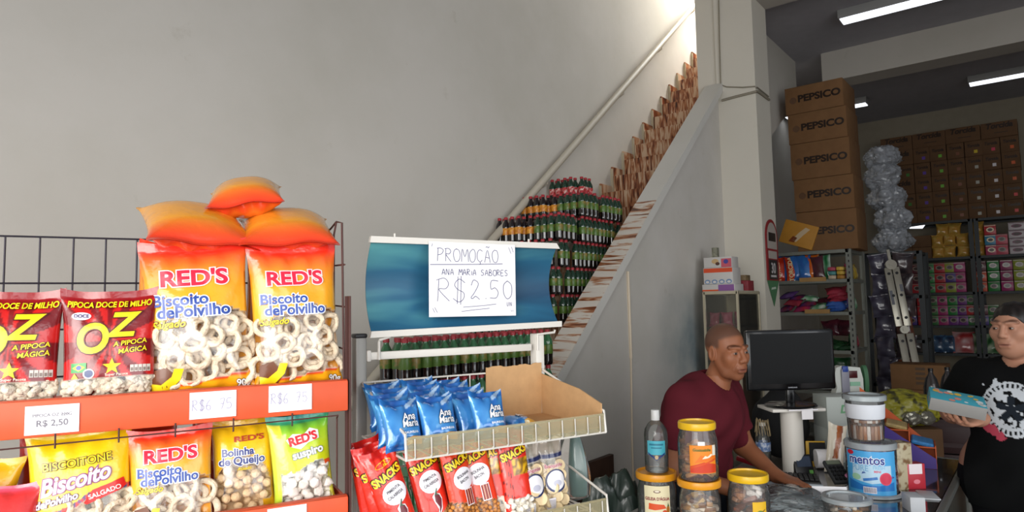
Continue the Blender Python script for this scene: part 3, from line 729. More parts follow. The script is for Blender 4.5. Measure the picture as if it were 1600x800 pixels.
def basket(zb, zf, name):
    """wire basket: back rim zb, front lip top zf"""
    fl = zf-.045
    b = BM()
    rim = [q(0, -.005, zb), q(.56, -.005, zb), q(.56, -.30, zf+.010), q(.56, -.305, fl), q(0, -.305, fl), q(0, -.30, zf+.010)]
    def w(p, r=.0021): tube(b, p, r, 6)
    w([rim[0], rim[1]], .0026); w([rim[1], rim[2], rim[3]], .0034); w([rim[0], rim[5], rim[4]], .0034); w([rim[4], rim[3]], .0026)
    w([q(0, -.30, zf), q(.56, -.30, zf)], .0022); w([q(0, -.005, fl+.008), q(.56, -.005, fl+.008)], .0026)
    w([q(0, -.005, fl+.008), rim[4]], .003); w([q(.56, -.005, fl+.008), rim[3]], .003)
    for i in range(14):
        s = .02+.04*i; w([q(s, -.306, zf), q(s, -.309, fl+.003), q(s, -.005, fl+.009)], .0018)
    for i in range(8):
        s = .035+.07*i; w([q(s, -.005, zb), q(s, -.004, fl+.009)], .0018)
    for i in range(5): w([q(0, -.05-.055*i, zb-.02*(i+1)-.02), q(0, -.05-.055*i, fl+.007)], .0018) if 0 else None
    for i in range(4): w([q(0, -.06-.06*i, fl+.007), q(.56, -.06-.06*i, fl+.007)], .0018)
    bk = obj(name, b, MWH, stand)
    b = BM(); box(b, q(.28, -.303, (zf+fl)/2+.002), (.552, .0012, zf-fl+.006)); obj('price_strip', b, MSTRIP, bk)
    return fl+.011
f1 = basket(1.363, 1.263, 'basket'); f2 = basket(1.135, 1.045, 'basket'); basket(.85, .76, 'basket')
bm = BM(); box(bm, q(.335, -.313, 1.012), (.075, .001, .032)); obj('price_strip', bm, mat('pale_yellow_card', '#ddd49c', .6), stand)
# sign panel, bowed back between two white clamp rails, on two bent wires
def sgx(u, v): # u 0..1 across, v 0..1 up
    bow = .050*(1-(2*v-1)**2)
    return q(.022+.595*u, -.02+bow, 1.487+.25*v+.010*u*(1-v))
sign = thing('promotion_sign', 'blue underwater-print sign panel clamped above the white stand', 'sign', ST(.28, -.1, 0), SA)
M = mat('sea_print', '#2a5f8a', .45); nt = M.node_tree; N = nt.nodes; L = nt.links; tc = N['Texture Coordinate']
mp = N.new('ShaderNodeMapping'); mp.inputs['Rotation'].default_value = (0, radians(-22), 0); mp.inputs['Scale'].default_value = (2.2, 1, 9); L.new(tc.outputs['Object'], mp.inputs[0])
n = N.new('ShaderNodeTexNoise'); n.inputs['Scale'].default_value = 1.0; n.inputs['Detail'].default_value = 3; n.inputs['Distortion'].default_value = .5; L.new(mp.outputs[0], n.inputs['Vector'])
sx = N.new('ShaderNodeSeparateXYZ'); L.new(tc.outputs['Object'], sx.inputs[0])
mr = N.new('ShaderNodeMapRange'); mr.inputs[1].default_value = .12; mr.inputs[2].default_value = -.28; mr.inputs[3].default_value = 0; mr.inputs[4].default_value = .26; L.new(sx.outputs['X'], mr.inputs[0])
mz = N.new('ShaderNodeMapRange'); mz.inputs[1].default_value = 1.48; mz.inputs[2].default_value = 1.74; mz.inputs[3].default_value = -.10; mz.inputs[4].default_value = .10; L.new(sx.outputs['Z'], mz.inputs[0])
ad = N.new('ShaderNodeMath'); L.new(n.outputs['Fac'], ad.inputs[0]); L.new(mr.outputs[0], ad.inputs[1])
ad2 = N.new('ShaderNodeMath'); L.new(ad.outputs[0], ad2.inputs[0]); L.new(mz.outputs[0], ad2.inputs[1])
r = N.new('ShaderNodeValToRGB'); e = r.color_ramp.elements; e[0].position = .38; e[0].color = (*hx('#1b4262'), 1); e[1].position = .92; e[1].color = (*hx('#5fa3a8'), 1)
x = e.new(.62); x.color = (*hx('#27607f'), 1); L.new(ad2.outputs[0], r.inputs['Fac']); L.new(r.outputs['Color'], N['Principled BSDF'].inputs['Base Color'])
bm = BM(); g = {}
for k in (0, 1):
    for i in range(25):
        for j in range(21): g[k, i, j] = bm.verts.new(sgx(i/24, j/20)+Vector((0, .003*k, 0)))
for k in (0, 1):
    for i in range(24):
        for j in range(20):
            f = [g[k, i, j], g[k, i+1, j], g[k, i+1, j+1], g[k, i, j+1]]; bm.faces.new(f if not k else f[::-1])
for i in range(24):
    for j in (0, 20): bm.faces.new((g[0, i, j], g[0, i+1, j], g[1, i+1, j], g[1, i, j]))
for j in range(20):
    for i in (0, 24): bm.faces.new((g[0, i, j], g[0, i, j+1], g[1, i, j+1], g[1, i, j]))
obj('panel', bm, M, sign)
for v in (0, 1):
    bm = BM(); a = sgx(-.012, v); b = sgx(1.012, v); c = (a+b)/2
    prism(bm, [a+Vector((0, -.006, -.008)), b+Vector((0, -.006, -.008)), b+Vector((-.012*(v), -.006, .009)), a+Vector((.004, -.006, .009))], (0, .014, 0)); obj('clamp_rail', bm, MWH, sign)
bm = BM()
for s in (.045, .545): tube(bm, [q(s, -.008, 1.42), q(s, -.008, 1.468), q(s+(.06 if s > .3 else -.0), -.012, 1.472), q(s+(.06 if s > .3 else .03), -.014, 1.480)], .0038, 7)
for s in (.09, .52): tube(bm, [q(s, -.01, 1.745), q(s, -.01, 1.757)], .003, 6)
obj('support_wire', bm, MWH, sign)
# handwritten sheet
sh = thing('handwritten_notice', 'white handwritten promotion sheet hanging on the blue sign', 'notice', ST(.3185, -.031, 1.632), SA, rot=(0, radians(.4), SA))
bm = BM(); box(bm, (0, 0, 0), (.277, .0012, .208)); fn = lambda x, y: Vector((x, -.0012, y)); PEN = ink('#35386e', .7); random.seed(5)
hw = lambda s, x, y, h, w, sp=.8, wx=1: handwrite(bm, s, x, y, h, w, fn, 1, sp, wx)
hw('PROMOÇÃO', -.113, .050, .036, .0016, .80, .86); stroke(bm, [(-.135, .040), (.02, .044), (.095, .047)], .0018, fn, 1)
hw('ANA MARIA SABORES', -.100, .012, .0165, .0017, .80, .99)
hw('R$', -.112, -.062, .062, .0016, .72, 1.05); hw('2.50', -.012, -.055, .052, .0017, .86, .98)
stroke(bm, [(-.035, -.078), (.03, -.074), (.072, -.070)], .0014, fn, 1); stroke(bm, [(-.040, -.090), (.0, -.086), (.05, -.082)], .0014, fn, 1)
hw('UN.', .108, -.076, .011, .0013, .85)
for a in ((-.128, -.080, -.122, -.092), (-.122, -.078, -.114, -.092), (.116, .096, .124, .078), (.126, .098, .132, .082), (.122, -.088, .124, -.092), (.127, -.088, .129, -.092), (-.13, .09, -.128, .098)): stroke(bm, [a[:2], a[2:]], .0012, fn, 1)
obj('paper', bm, [MPAPER, PEN], sh)
# ---- cardboard tray pieces in the upper basket
MCB = mat('cardboard', '#c49c70', .85, spec=.2, var=.08, vscale=30, bump=.1, bscale=60)
tr = thing('cardboard_tray', 'torn brown cardboard tray in the right half of the upper wire basket', 'cardboard box', ST(.28, -.1, 0), SA)
bm = BM(); rd = random.Random(4); top = [(.555-.0095*i, 1.380+rd.uniform(-.002, .003)+.004*(i < 4)) for i in range(21)]
prism(bm, [q(.552, -.012, f1+.004)]+[q(s, -.012, z) for s, z in top]+[q(.362, -.012, f1+.004)], (0, .004, 0)); obj('back_flap', bm, MCB, tr)
bm = BM(); prism(bm, [q(.553, -.012, f1+.004), q(.553, -.296, f1+.004), q(.553, -.296, 1.292), q(.553, -.20, 1.322), q(.553, -.012, 1.350)], (.004, 0, 0)); obj('side_flap', bm, MCB, tr)
bm = BM(); box(bm, q(.455, -.154, f1+.002), (.196, .285, .004)); obj('bottom', bm, MCB, tr)
# ---- small blue cake packs
MFOIL = printed('printed_foil', .16, .8, .7)
MFOIL.node_tree.nodes['Principled BSDF'].inputs['Metallic'].default_value = .12
def cake_col(u, v):
    n = noise.noise(Vector((u*1.6+2, v*3.2-u*1.2, 4)))
    c = mix('#1c60b2', '#58a8e2', .5+.9*n)
    if v > .88 or v < .09: c = mix('#0f3f86', '#2a78c4', .5+n)
    d = abs(v-(.78+.25*u)); 
    if d < .05 and u > .2: c = mix(c, '#d8e6f2', .7)
    d2 = abs(v-.42-.08*sin(u*3))
    if d2 < .06 and u > -.4: c = mix(c, '#9cc8ea', .55*(1-d2/.06))
    return C4(c)
def cake(seed):
    r = thing('cake_pack', 'x', 'snack pack', (0, 0, 0), group='small blue cake packs'); 
    P = Pouch(.100, .112, .042, cake_col, seed, sb=.07, st=.10, nx=30, nz=34, wr=1.3, waist=.13, ears=.009); P.mats[0] = MFOIL; P.bm.faces.ensure_lookup_table()
    P.text('Ana', .012, .063, .0235, '#f2f4f8', '#20304e', bold=.02, ow=.07, shear=.2, rot=.08, wx=.9); P.text('Maria', .013, .047, .0225, '#f2f4f8', '#20304e', bold=.02, ow=.07, shear=.2, rot=.08, wx=.85)
    P.text('BAUNILHA', .012, .031, .0075, '#f2f4f8', bold=.02, rot=.05)
    P.shape([(-.006, .009), (.0, .020), (.012, .0245), (.040, .0255), (.040, .010)], '#e0a23a', .0006); P.ell(.004, .013, .009, .005, '#f0e2c0', .0011)
    P.build(r); return r
ck = [cake(41), cake(42), cake(43)]
first = [True]*3
spots = []
for ci, s in enumerate((.012, .108, .228)):
    for row in range(6): spots.append((ci, row, s))
colw = ('left', 'middle', 'right')
ordw = ('front', 'second', 'third', 'fourth', 'fifth', 'rearmost')
rd = random.Random(9); n = 0
for ci, row, s in spots:
    if ci == 2 and row > 4: continue
    d = -.272+.044*row; k = n % 3
    ss = s+rd.uniform(-.008, .008)+(.008*row if ci < 2 else -.004*row)
    if ci == 2 and row == 0: ss += .012
    loc = ST(ss, d, f1+.002+(.0 if row < 2 else .006*min(row, 4))+(0 if row else -.001)); rot = (radians(-20-rd.uniform(0, 7)), radians(rd.uniform(-4, 4)-1), SA+rd.uniform(-.10, .10))
    if row == 0: loc = loc+Vector((0, 0, .005)); rot = (rot[0], radians(1.5), rot[2])
    lab = 'blue cake pack, %s of the %s row in the upper wire basket' % (ordw[row], colw[ci])
    if first[k]: o = ck[k]; o.location = loc; o.rotation_euler = rot; o['label'] = lab; first[k] = False
    else: dup(ck[k], loc, rot, lab)
    n += 1
dup(ck[0], ST(.345, -.262, f1+.018), (radians(-80), radians(3), SA+.05), 'blue cake pack lying flat on the cardboard beside the standing ones', scale=.85)
# ---- tall red snack bags in the lower basket
MSTK = mat('corn_stick', '#c98a4a', .75, var=.2, vscale=60); MOB = mat('corn_ball', '#d08a3e', .75, var=.2, vscale=80)
STICKM = []
for i in range(2):
    bm = BM(); tube(bm, [(-.012, 0, 0), (-.004, .001*i, .0006), (.012, 0, 0)], .0021, 7); STICKM.append(mesh_of(bm, MSTK, 'corn_stick'))
OBALLM = [mesh_of(blob_bm(.0052, i+9, 2, .15), MOB, 'corn_ball') for i in range(2)]
PUFFM = [mesh_of(blob_bm(.0085, i+19, 2, .5), mat('white_puff', '#ece4d6', .8), 'corn_puff') for i in range(2)]
def snack_col(kind):
    def f(u, v):
        if v > .925: return C4('#c8201a')
        if kind == 'pep' and v < .22+.10*u and v > .04: return C4('#e0a060', 0)
        if kind == 'bacon' and v < .33-.06*u and v > .04: return C4('#e0a060', 0)
        if kind == 'onion':
            if v < .30 and v > .03 and u > -.72: return C4('#eee', 0) if isinstance('#eee', tuple) else (.8, .75, .65, 0)
            if .52 < v < .70 and u > -.3: return C4(mix('#6a4a10', '#e6b21c', abs(noise.noise(Vector((u*3, v*14, 2))))*2))
            if u < -.45 and int(v*26+u*3) % 3 == 0 and int(u*12) % 2: return C4('#4a0c10')
        c = '#d4251c' if kind != 'bacon' else '#de4a1a'
        return C4(mix(c, '#ea3a24', .5+.5*noise.noise(Vector((u*2, v*4, 1)))))
    return f
def snack(kind, label, loc, rot, seed, w=.084, h=.235, t=.036):
    r = thing('snack_bag', label, 'snack bag', loc, group='tall red snack bags', rot=rot)
    P = Pouch(w, h, t, snack_col(kind), seed, nx=30, nz=60, st=.06, waist=.08, wr=1.2, ears=.006)
    zt = h*.70
    P.shape([(-.038, zt-.010), (-.038, zt+.022), (.036, zt+.040), (.036, zt+.010)], '#2a120e', .0004) if 0 else None
    P.text('SNACKS', 0, zt+.004, .0245, '#f4d01e', '#2a1408', bold=.04, ow=.13, wx=.80, rot=.26, shear=.1)
    if kind != 'onion':
        P.ell(0, h*.865, .021, .0065, '#f0c41e', rot=.2); P.ell(0, h*.865, .0195, .0055, '#d8301c', .0009, rot=.2)
        P.ell(.004, h*.575, .029, .026, '#eceaf0')
        a, b = ('PIMENTA', 'CALABRESA') if kind == 'pep' else ('BOLINHA', 'BACON')
        P.text(a, .003, h*.60, .0100, '#2a2430', bold=.01, rot=.2, off=.001, wx=.85); P.text(b, .004, h*.545, .0100, '#2a2430', bold=.01, rot=.2, off=.001, wx=.75)
        if kind == 'pep':
            P.shape([(.004, h*.455), (.010, h*.49), (.013, h*.49), (.010, h*.45), (.018, h*.44), (.021, h*.39), (.016, h*.30), (.006, h*.235), (.001, h*.24), (.006, h*.30), (.0, h*.37), (-.003, h*.43)], '#efe8ea', .0006)
            P.shape([(.004, h*.44), (.016, h*.43), (.019, h*.385), (.014, h*.31), (.005, h*.25), (.009, h*.32), (.002, h*.38)], '#6a1420', .0012); P.shape([(.004, h*.44), (.012, h*.50), (.014, h*.495), (.010, h*.45), (.016, h*.43)], '#2f4a2a', .0014)
        else:
            P.rect(-.001, h*.30, .022, h*.47, '#efe8ea', .0006); P.rect(.001, h*.31, .020, h*.46, '#8a2420', .0012); P.rect(.005, h*.31, .008, h*.46, '#d09a80', .0016); P.rect(.013, h*.31, .0155, h*.46, '#d09a80', .0016)
    else: P.ell(0, h*.875, .024, .007, '#b01a18', rot=.05)
    meshes, nm, rad, zz, xx, dm = {'pep': (STICKM, 'corn_stick', .006, .075, .036, 1.0), 'bacon': (OBALLM, 'corn_ball', .0052, .08, .036, 1.75), 'onion': (PUFFM, 'corn_puff', .009, .068, .034, 1.5)}[kind]
    fill(P, r, nm, meshes, rad, -xx, xx, .010, zz, seed, depth=.005, layers=2, dmin=dm, flat=.35 if kind == 'pep' else 3, limit=80,
         inside=(lambda x, z: z < h*(.21+.10*x/.042)) if kind == 'pep' else (lambda x, z: z < h*(.315-.06*x/.042)) if kind == 'bacon' else (lambda x, z: z < h*.29))
    P.build(r); return r
G = lambda s, d, tilt, lean=-12, tw=0: (ST(s, d, f2+.001), (radians(lean), radians(tilt), SA+tw))
for kind, lab, a, sd in (
  ('pep', 'tall red snack bag with a chili, leftmost in the front of the lower basket', G(.020, -.272, -16, -8, .05), 51),
  ('pep', 'tall red snack bag with a chili, second from the left in the lower basket', G(.108, -.250, -10), 52),
  ('bacon', 'tall orange red snack bag with bacon print, left of the two side by side', G(.178, -.262, -7, -10, .25), 53),
  ('bacon', 'tall orange red snack bag with bacon print, right of the two side by side', G(.236, -.250, -11, -10, -.2), 54),
  ('onion', 'tall red snack bag with white puffs, behind and left of the brightest one', G(.272, -.235, -4, -9, -.5), 55),
  ('onion', 'tall red and gold snack bag with white puffs beside the clear biscuit bags', G(.318, -.272, -4, -9, -.05), 56),
  ('pep', 'tall red snack bag half hidden behind the leftmost one in the lower basket', G(.005, -.215, -13, -6, .1), 57),
  ('pep', 'tall red snack bag deepest at the left end of the lower basket', G(-.008, -.16, -9, -4, .1), 58),
  ('onion', 'tall red snack bag behind the leftmost bacon print bag', G(.160, -.19, -5, -8), 59)):
    snack(kind, lab, a[0], a[1], sd)
# ---- clear bags of round cream biscuits
MCRK = mat('round_biscuit', '#e2cba2', .75, var=.12, vscale=50)
bm = BM(); lathe(bm, [(0, -.005), (.014, -.005), (.0165, -.002), (.0165, .002), (.014, .005), (0, .0045)], 16); CRK = [mesh_of(bm, MCRK, 'round_biscuit')]
def crisp_col(u, v):
    if v > .74: return C4(mix('#232a52', '#7a6a70', (v-.80)*5)) if v < .80 else (.55, .5, .47, .25)
    return (.9, .8, .65, 0)
for lab, (loc, rot), sd in (('clear bag of round biscuits with a blue ring label, beside the red snack bags', G(.365, -.262, -4, -8), 61), ('clear bag of round biscuits at the right end of the lower basket', G(.436, -.250, -3, -8, -.1), 62)):
    r = thing('biscuit_bag', lab, 'biscuit bag', loc, group='clear bags of round biscuits', rot=rot)
    P = Pouch(.078, .195, .04, crisp_col, sd, nx=30, nz=48, wr=1.1, backcol=lambda u, v: (.7, .6, .45, .5))
    P.text('Branquinho', 0, .122, .0130, '#a8283a', '#efe9ec', bold=.02, ow=.08, wx=.85)
    P.ell(.002, .088, .030, .029, '#26305e'); P.ell(.002, .089, .0255, .0245, '#e6e4e8', .0010); P.ell(.004, .082, .012, .008, '#b8b8c8', .0015)
    P.rect(-.030, .018, -.006, .048, '#d9d5da', .0005); [P.rect(-.029, .020+.0035*i, -.007, .0215+.0035*i, '#8a8790', .0009) for i in range(7)]
    fill(P, r, 'round_biscuit', CRK, .0165, -.030, .030, .018, .125, sd, depth=.007, layers=2, dmin=1.5, flat=.5, limit=36); P.build(r)
# ---- limp grey carrier bag hung beside the lower basket
MGB = film('grey_green_film', '#6f8a86', .62, .25)
bm = BM(); n = 26; rings = []
for j in range(24):
    t = j/23; z = 1.215-.22*t; rad = .012+.042*math.sin(min(1, t*1.15)*pi*.62)**1.2 if t < .93 else .045*(1-t)/.07*.9+.004
    rings.append([bm.verts.new(Vector((rad*cos(a)*(1+.10*sin(6*a+j*.3)*(1-t)), rad*.6*sin(a)*(1+.1*cos(5*a)), z-1.215))) for a in [2*pi*i/n for i in range(n)]])
for A, B in zip(rings, rings[1:]):
    for i in range(n): bm.faces.new((A[i], A[(i+1) % n], B[(i+1) % n], B[i]))
bm.faces.new(rings[-1])
tag(obj('plastic_bag', bm, MGB, loc=ST(.585, -.12, 1.215), sharp=3), 'limp grey green plastic bag hanging beside the lower wire basket', 'plastic bag')
# ---- board against the stair wall and the crumpled dark bags on the floor
MPL = mat('dark_brown_board', '#4a3226', .6, var=.25, vscale=10)
a = onx(955, 709, PX+.02); b = onx(955, 730, PX+.02)
bm = BM(); box(bm, (0, 0, a.z/2), (.035, 1.1, a.z), bev=.004)
tag(obj('wooden_board', bm, MPL, loc=(PX+.022, a.y-.55, 0)), 'dark brown wooden board standing against the stair wall', 'board')
MGR = mat('dark_green_plastic', '#3c4a42', .32, coat=.3, spec=.6)
def crumple(label, loc, rx, ry, h, seed, name='rubbish_bag', m=None, cat='plastic bag', group=None, spike=.35):
    bm = BM(); bmesh.ops.create_icosphere(bm, subdivisions=5, radius=1)
    for v in bm.verts:
        d = v.co.copy(); k = 1+spike*noise.noise(d*1.6+Vector((seed, 0, 0)))
        rg = 1-abs(noise.noise(d*3.2+Vector((0, seed, 0)))); k += spike*.55*(rg-.7); k += .10*noise.noise(d*9+Vector((seed, 3, 0)))
        v.co = Vector((d.x*rx*k, d.y*ry*k, max(0, (d.z*.5*k+.46)*h)))
    return tag(obj(name, bm, m or MGR, loc=loc, sharp=.9), label, cat, group)
p = at(955, 800, 2.95); crumple('crumpled dark green plastic bag standing by the brown board', (p.x, p.y, 0), .15, .13, .80, 3, spike=.45)
p = at(918, 800, 2.75); crumple('crumpled blue grey plastic bag in front of the dark green one', (p.x, p.y, 0), .12, .11, .66, 8, m=mat('blue_grey_plastic', '#4a5a5e', .35, coat=.3), spike=.4)
# ================================================================ small soda bottles
def pet():
    bm = BM()
    lathe(bm, [(0, .004), (.016, 0), (.024, .002), (.0272, .009), (.028, .022), (.0272, .040), (.028, .056), (.028, .062)], 16, mi=1)
    lathe(bm, [(.028, .062), (.0273, .066), (.0273, .106), (.028, .110), (.0278, .122), (.0245, .138), (.018, .152), (.0128, .161), (.0118, .170), (.0118, .178)], 16, mi=0)
    return bm
MGREEN = mat('green_pet', '#3a7048', .10, coat=.6, spec=.7); MCOLA = mat('cola', '#15100e', .08, coat=.6, spec=.7)
MCAP = mat('red_cap', '#a8323a', .4); MBROWN = mat('amber_pet', '#1c1314', .10, coat=.6, spec=.7)
def label_mat(name, c1, c2, sc):
    M = mat(name, c1, .45, coat=.2); nt = M.node_tree; N = nt.nodes; L = nt.links; tc = N['Texture Coordinate']
    n = N.new('ShaderNodeTexNoise'); n.inputs['Scale'].default_value = sc; L.new(tc.outputs['Object'], n.inputs['Vector'])
    r = N.new('ShaderNodeValToRGB'); e = r.color_ramp.elements; e[0].position = .5; e[0].color = (*hx(c1), 1); e[1].position = .62; e[1].color = (*hx(c2), 1)
    L.new(n.outputs['Fac'], r.inputs['Fac']); L.new(r.outputs['Color'], N['Principled BSDF'].inputs['Base Color']); return M
LBL = {'green': label_mat('green_label', '#4f7028', '#8f7a40', 22), 'orange': label_mat('orange_label', '#c87a1c', '#e6a83c', 60), 'red': label_mat('red_label', '#b52a2c', '#e0b8b0', 60)}
MGR2 = mat('dark_green_pet', '#1d3a2a', .10, coat=.6, spec=.7)
BME = {k: mesh_of(pet(), [a, MCOLA], 'bottle_body') for k, a in (('pile', MGREEN), ('green', MGR2), ('orange', MBROWN), ('red', MGR2))}
bm = BM(); lathe(bm, [(0, .171), (.0142, .171), (.0142, .186), (.0125, .189), (0, .189)], 14); CAPM = mesh_of(bm, MCAP, 'cap')
LM = {}
for k in LBL:
    bm = BM(); lathe(bm, [(.0283, .060), (.0286, .061), (.0286, .108), (.0283, .109)], 16); LM[k] = mesh_of(bm, LBL[k], 'bottle_label')
LM['pile'] = LM['green']
def bottle(kind, label, group, loc, rz):
    r = thing('soda_bottle', label, 'bottle', loc, rz, group)
    for nm, me in (('bottle_body', BME[kind]), ('cap', CAPM), ('bottle_label', LM[kind])): place_part(nm, me, r, (0, 0, 0), (0, 0, 0))
    return r
rd = random.Random(12)
# pile on the floor behind the stand: two upper layers one by one
GA = 'green soda bottles piled behind the white wire stand'
n = 0; ZB = 1.240
lower = BM()
for lay in range(7):
    z = ZB-.190*lay
    for j in range(3 if lay == 0 else 2 if lay == 1 else 1):
        for i in range(18):
            y = 1.955+.0595*i+.012*(i//6)+(.02 if j % 2 else 0)+rd.uniform(-.002, .002); x = -2.13-.059*j+rd.uniform(-.003, .003)
            if lay < 2: bottle('pile', 'green soda bottle with a red cap in the pile behind the white wire stand', GA, (x, y, z), rd.uniform(0, 6.28))
            else:
                t = BM(); lathe(t, [(0, 0), (.027, .006), (.028, .11), (.013, .160), (.013, .189), (0, .189)], 9); bmesh.ops.translate(t, vec=(x, y, z), verts=t.verts); add(lower, t)
o = obj('soda_bottle', lower, MGREEN); tag(o, 'lower layers of green soda bottles under the pile behind the wire stand', 'bottles', kind='stuff')
bm = BM()
for k in range(3): box(bm, (-2.17, 2.42, .02+.03*k), (.24, 1.2, .02) if k != 1 else (.22, 1.1, .03))
tag(obj('wooden_pallet', bm, mat('pallet_wood', '#8a6c4a', .8, var=.2)), 'low wooden pallet under the soda bottle pile', 'pallet')
# stack on the stair: rows set back step by step
def rowlab(k, kind): return '%s soda bottle in the stack standing on the tiled stair' % {'green': 'green labelled', 'orange': 'dark orange labelled', 'red': 'red labelled'}[kind]
zrow = lambda k: Z0+k*RI+.002
def sb(kind, x, y, k): bottle(kind, rowlab(k, kind), kind+' labelled soda bottles stacked on the stair', (x+rd.uniform(-.003, .003), y+rd.uniform(-.003, .003), zrow(k)), rd.uniform(0, 6.28))
for k in (12, 11, 10, 9, 8, 7):
    yf = {12: 4.40, 11: 4.02, 10: 3.72, 9: 3.62, 8: 3.52, 7: 3.45}[k]
    lastx = {12: -2.80}.get(k, -2.515)
    xs = []; x = -3.045
    while x < lastx+.001: xs.append(x); x += .0585+(.006 if len(xs) % 4 == 0 else 0)
    for i, x in enumerate(xs):
        kind = 'red' if k == 12 else 'orange' if (x < -2.80 and k >= 10) else 'green'
        yy = yf+(.0 if i < 4 else .05)
        if k >= 9 or x > -2.75: sb(kind, x, yy, k)
        if k >= 10: sb(kind, x, yy+.0585, k)
    yend = {12: 4.62, 11: 4.62, 10: 4.62, 9: 4.52, 8: 4.30, 7: 4.08}[k]
    y = yf+.05+.117
    while y < yend:
        g = (y-yf) % .26
        if k != 12:
            if g > .05: sb('green', xs[-1], y, k)
            if g > .05 and k > 9: sb('green', xs[-2], y, k)
        else: sb('red', xs[-1], y, k)
        y += .0585
# lower rows hidden behind the sign and the parapet, as one mass of bottles carrying the rows above
low = BM()
for k, yf in ((8, 3.52), (7, 3.45), (6, 3.42), (5, 3.40), (4, 3.38)):
    x = -3.045
    while x < -2.51:
        if k < 7 or x < -2.76:
            t = BM(); lathe(t, [(0, 0), (.027, .006), (.028, .11), (.013, .160), (.013, .188), (0, .188)], 9); bmesh.ops.translate(t, vec=(x, yf, zrow(k)), verts=t.verts); add(low, t)
        x += .0595
o = obj('soda_bottle', low, MGR2); tag(o, 'lower rows of dark soda bottles on the stair, mostly behind the sign', 'bottles', kind='stuff')
# ================================================================ counter and what stands on it
MDG = mat('dark_counter_glass', '#2b2a2c', .12, spec=.6, coat=.5); MFR = mat('counter_aluminium', '#8b8d88', .35, metal=.6); MNB = mat('navy_panel', '#1c2744', .4)
CZ = .79
ct = thing('glass_counter', 'aluminium framed shop counter with a dark glass top', 'counter', (-.6, 2.9, 0))
L2 = lambda x, y, z: Vector((x+.6, y-2.9, z))
def topslab(x0, x1, y0, y1):
    bm = BM(); box(bm, L2((x0+x1)/2, (y0+y1)/2, CZ-.008), (x1-x0-.03, y1-y0-.03, .016)); obj('glass_top', bm, MDG, ct)
    bm = BM()
    for a, b in (((x0, y0), (x1, y0)), ((x1, y0), (x1, y1)), ((x1, y1), (x0, y1)), ((x0, y1), (x0, y0))):
        c = ((a[0]+b[0])/2, (a[1]+b[1])/2); s = (abs(a[0]-b[0])+.024, abs(a[1]-b[1])+.024)
        box(bm, L2(*c, CZ-.012), (*s, .026), bev=.004); box(bm, L2(*c, .05), (*s, .06)); box(bm, L2(*c, .46), (*s, .02))
    for x in (x0, x1):
        for y in (y0, y1): box(bm, L2(x, y, CZ/2-.02), (.026, .026, CZ-.05))
    obj('frame', bm, MFR, ct)
    bm = BM()
    box(bm, L2(x1, (y0+y1)/2, .26), (.008, y1-y0, .38)); box(bm, L2(x0, (y0+y1)/2, .26), (.008, y1-y0, .38)); box(bm, L2((x0+x1)/2, y0, .26), (x1-x0, .008, .38)); box(bm, L2((x0+x1)/2, y1, .26), (x1-x0, .008, .38))
    obj('panel', bm, MNB, ct)
    bm = BM(); gm = film('counter_glass', '#9fb0aa', .35, .08)
    box(bm, L2(x1, (y0+y1)/2, .615), (.006, y1-y0, .29)); box(bm, L2((x0+x1)/2, y0, .615), (x1-x0, .006, .29)); obj('side_glass', bm, gm, ct)
topslab(-.88, -.345, 2.42, 3.86); topslab(-1.24, -.345, 1.92, 2.40)
dk = thing('cash_desk', 'plain desk carrying the keyboard and the monitor pole', 'desk', (-1.05, 3.28, 0))
bm = BM(); box(bm, (0, 0, .765), (.30, .66, .03), bev=.004); obj('desk_top', bm, mat('desk_laminate', '#4d463f', .5), dk)
for x in (-.13, .13):
    for y in (-.31, .31):
        bm = BM(); box(bm, (x, y, .375), (.03, .03, .75)); obj('leg', bm, MBK, dk)
MCLR = film('clear_plastic', '#f4f6f4', .07, .06); MYL = mat('yellow_lid', '#e6b81a', .38, coat=.2); MOL = mat('orange_yellow_lid', '#e39a1c', .38, coat=.2)
def jarbody(r, h, neck=.88):
    return [(0, .001), (r*.93, .001), (r*.99, .006), (r, .02), (r, h*.62), (r*.985, h*.70), (r*neck, h*.86), (r*neck, h*.93)]
def jar(label, loc, r, h, lidm, cap_r=1.0, contents=None, cat='jar', neck=.88, seed=1, rz=0, lidh=.022):
    t = thing('plastic_jar', label, cat, loc, rz)
    bm = BM(); lathe(bm, jarbody(r, h, neck), 32); obj('jar_body', bm, MCLR, t)
    R = r*cap_r; z = h*.90
    bm = BM(); lathe(bm, [(R*.985, z), (R, z+.002), (R, z+lidh*.8), (R*.97, z+lidh), (R*.90, z+lidh), (R*.88, z+lidh*.75), (R*.2, z+lidh*.75), (0, z+lidh*.7)], 36)
    obj('lid', bm, lidm, t)
    rd = random.Random(seed)
    if contents:
        cols, zt, n, size = contents; ms = []
        for c in cols:
            b = BM(); box(b, (0, 0, 0), size, bev=min(size)*.22); ms.append(mesh_of(b, mat('sweet_'+c.strip('#'), c, .5, coat=.3, var=.2, vscale=40), 'wrapped_sweet'))
        k = 0
        for i in range(n*4):
            a = rd.uniform(0, 6.28); rr = (r-.022)*math.sqrt(rd.uniform(.35, 1)); z = rd.uniform(.014, zt)
            place_part('wrapped_sweet', pick(ms, rd), t, (rr*cos(a), rr*sin(a), z), (rd.uniform(-.5, .5), rd.uniform(-.5, .5), rd.uniform(0, 6.28))); k += 1
            if k >= n: break
    return t
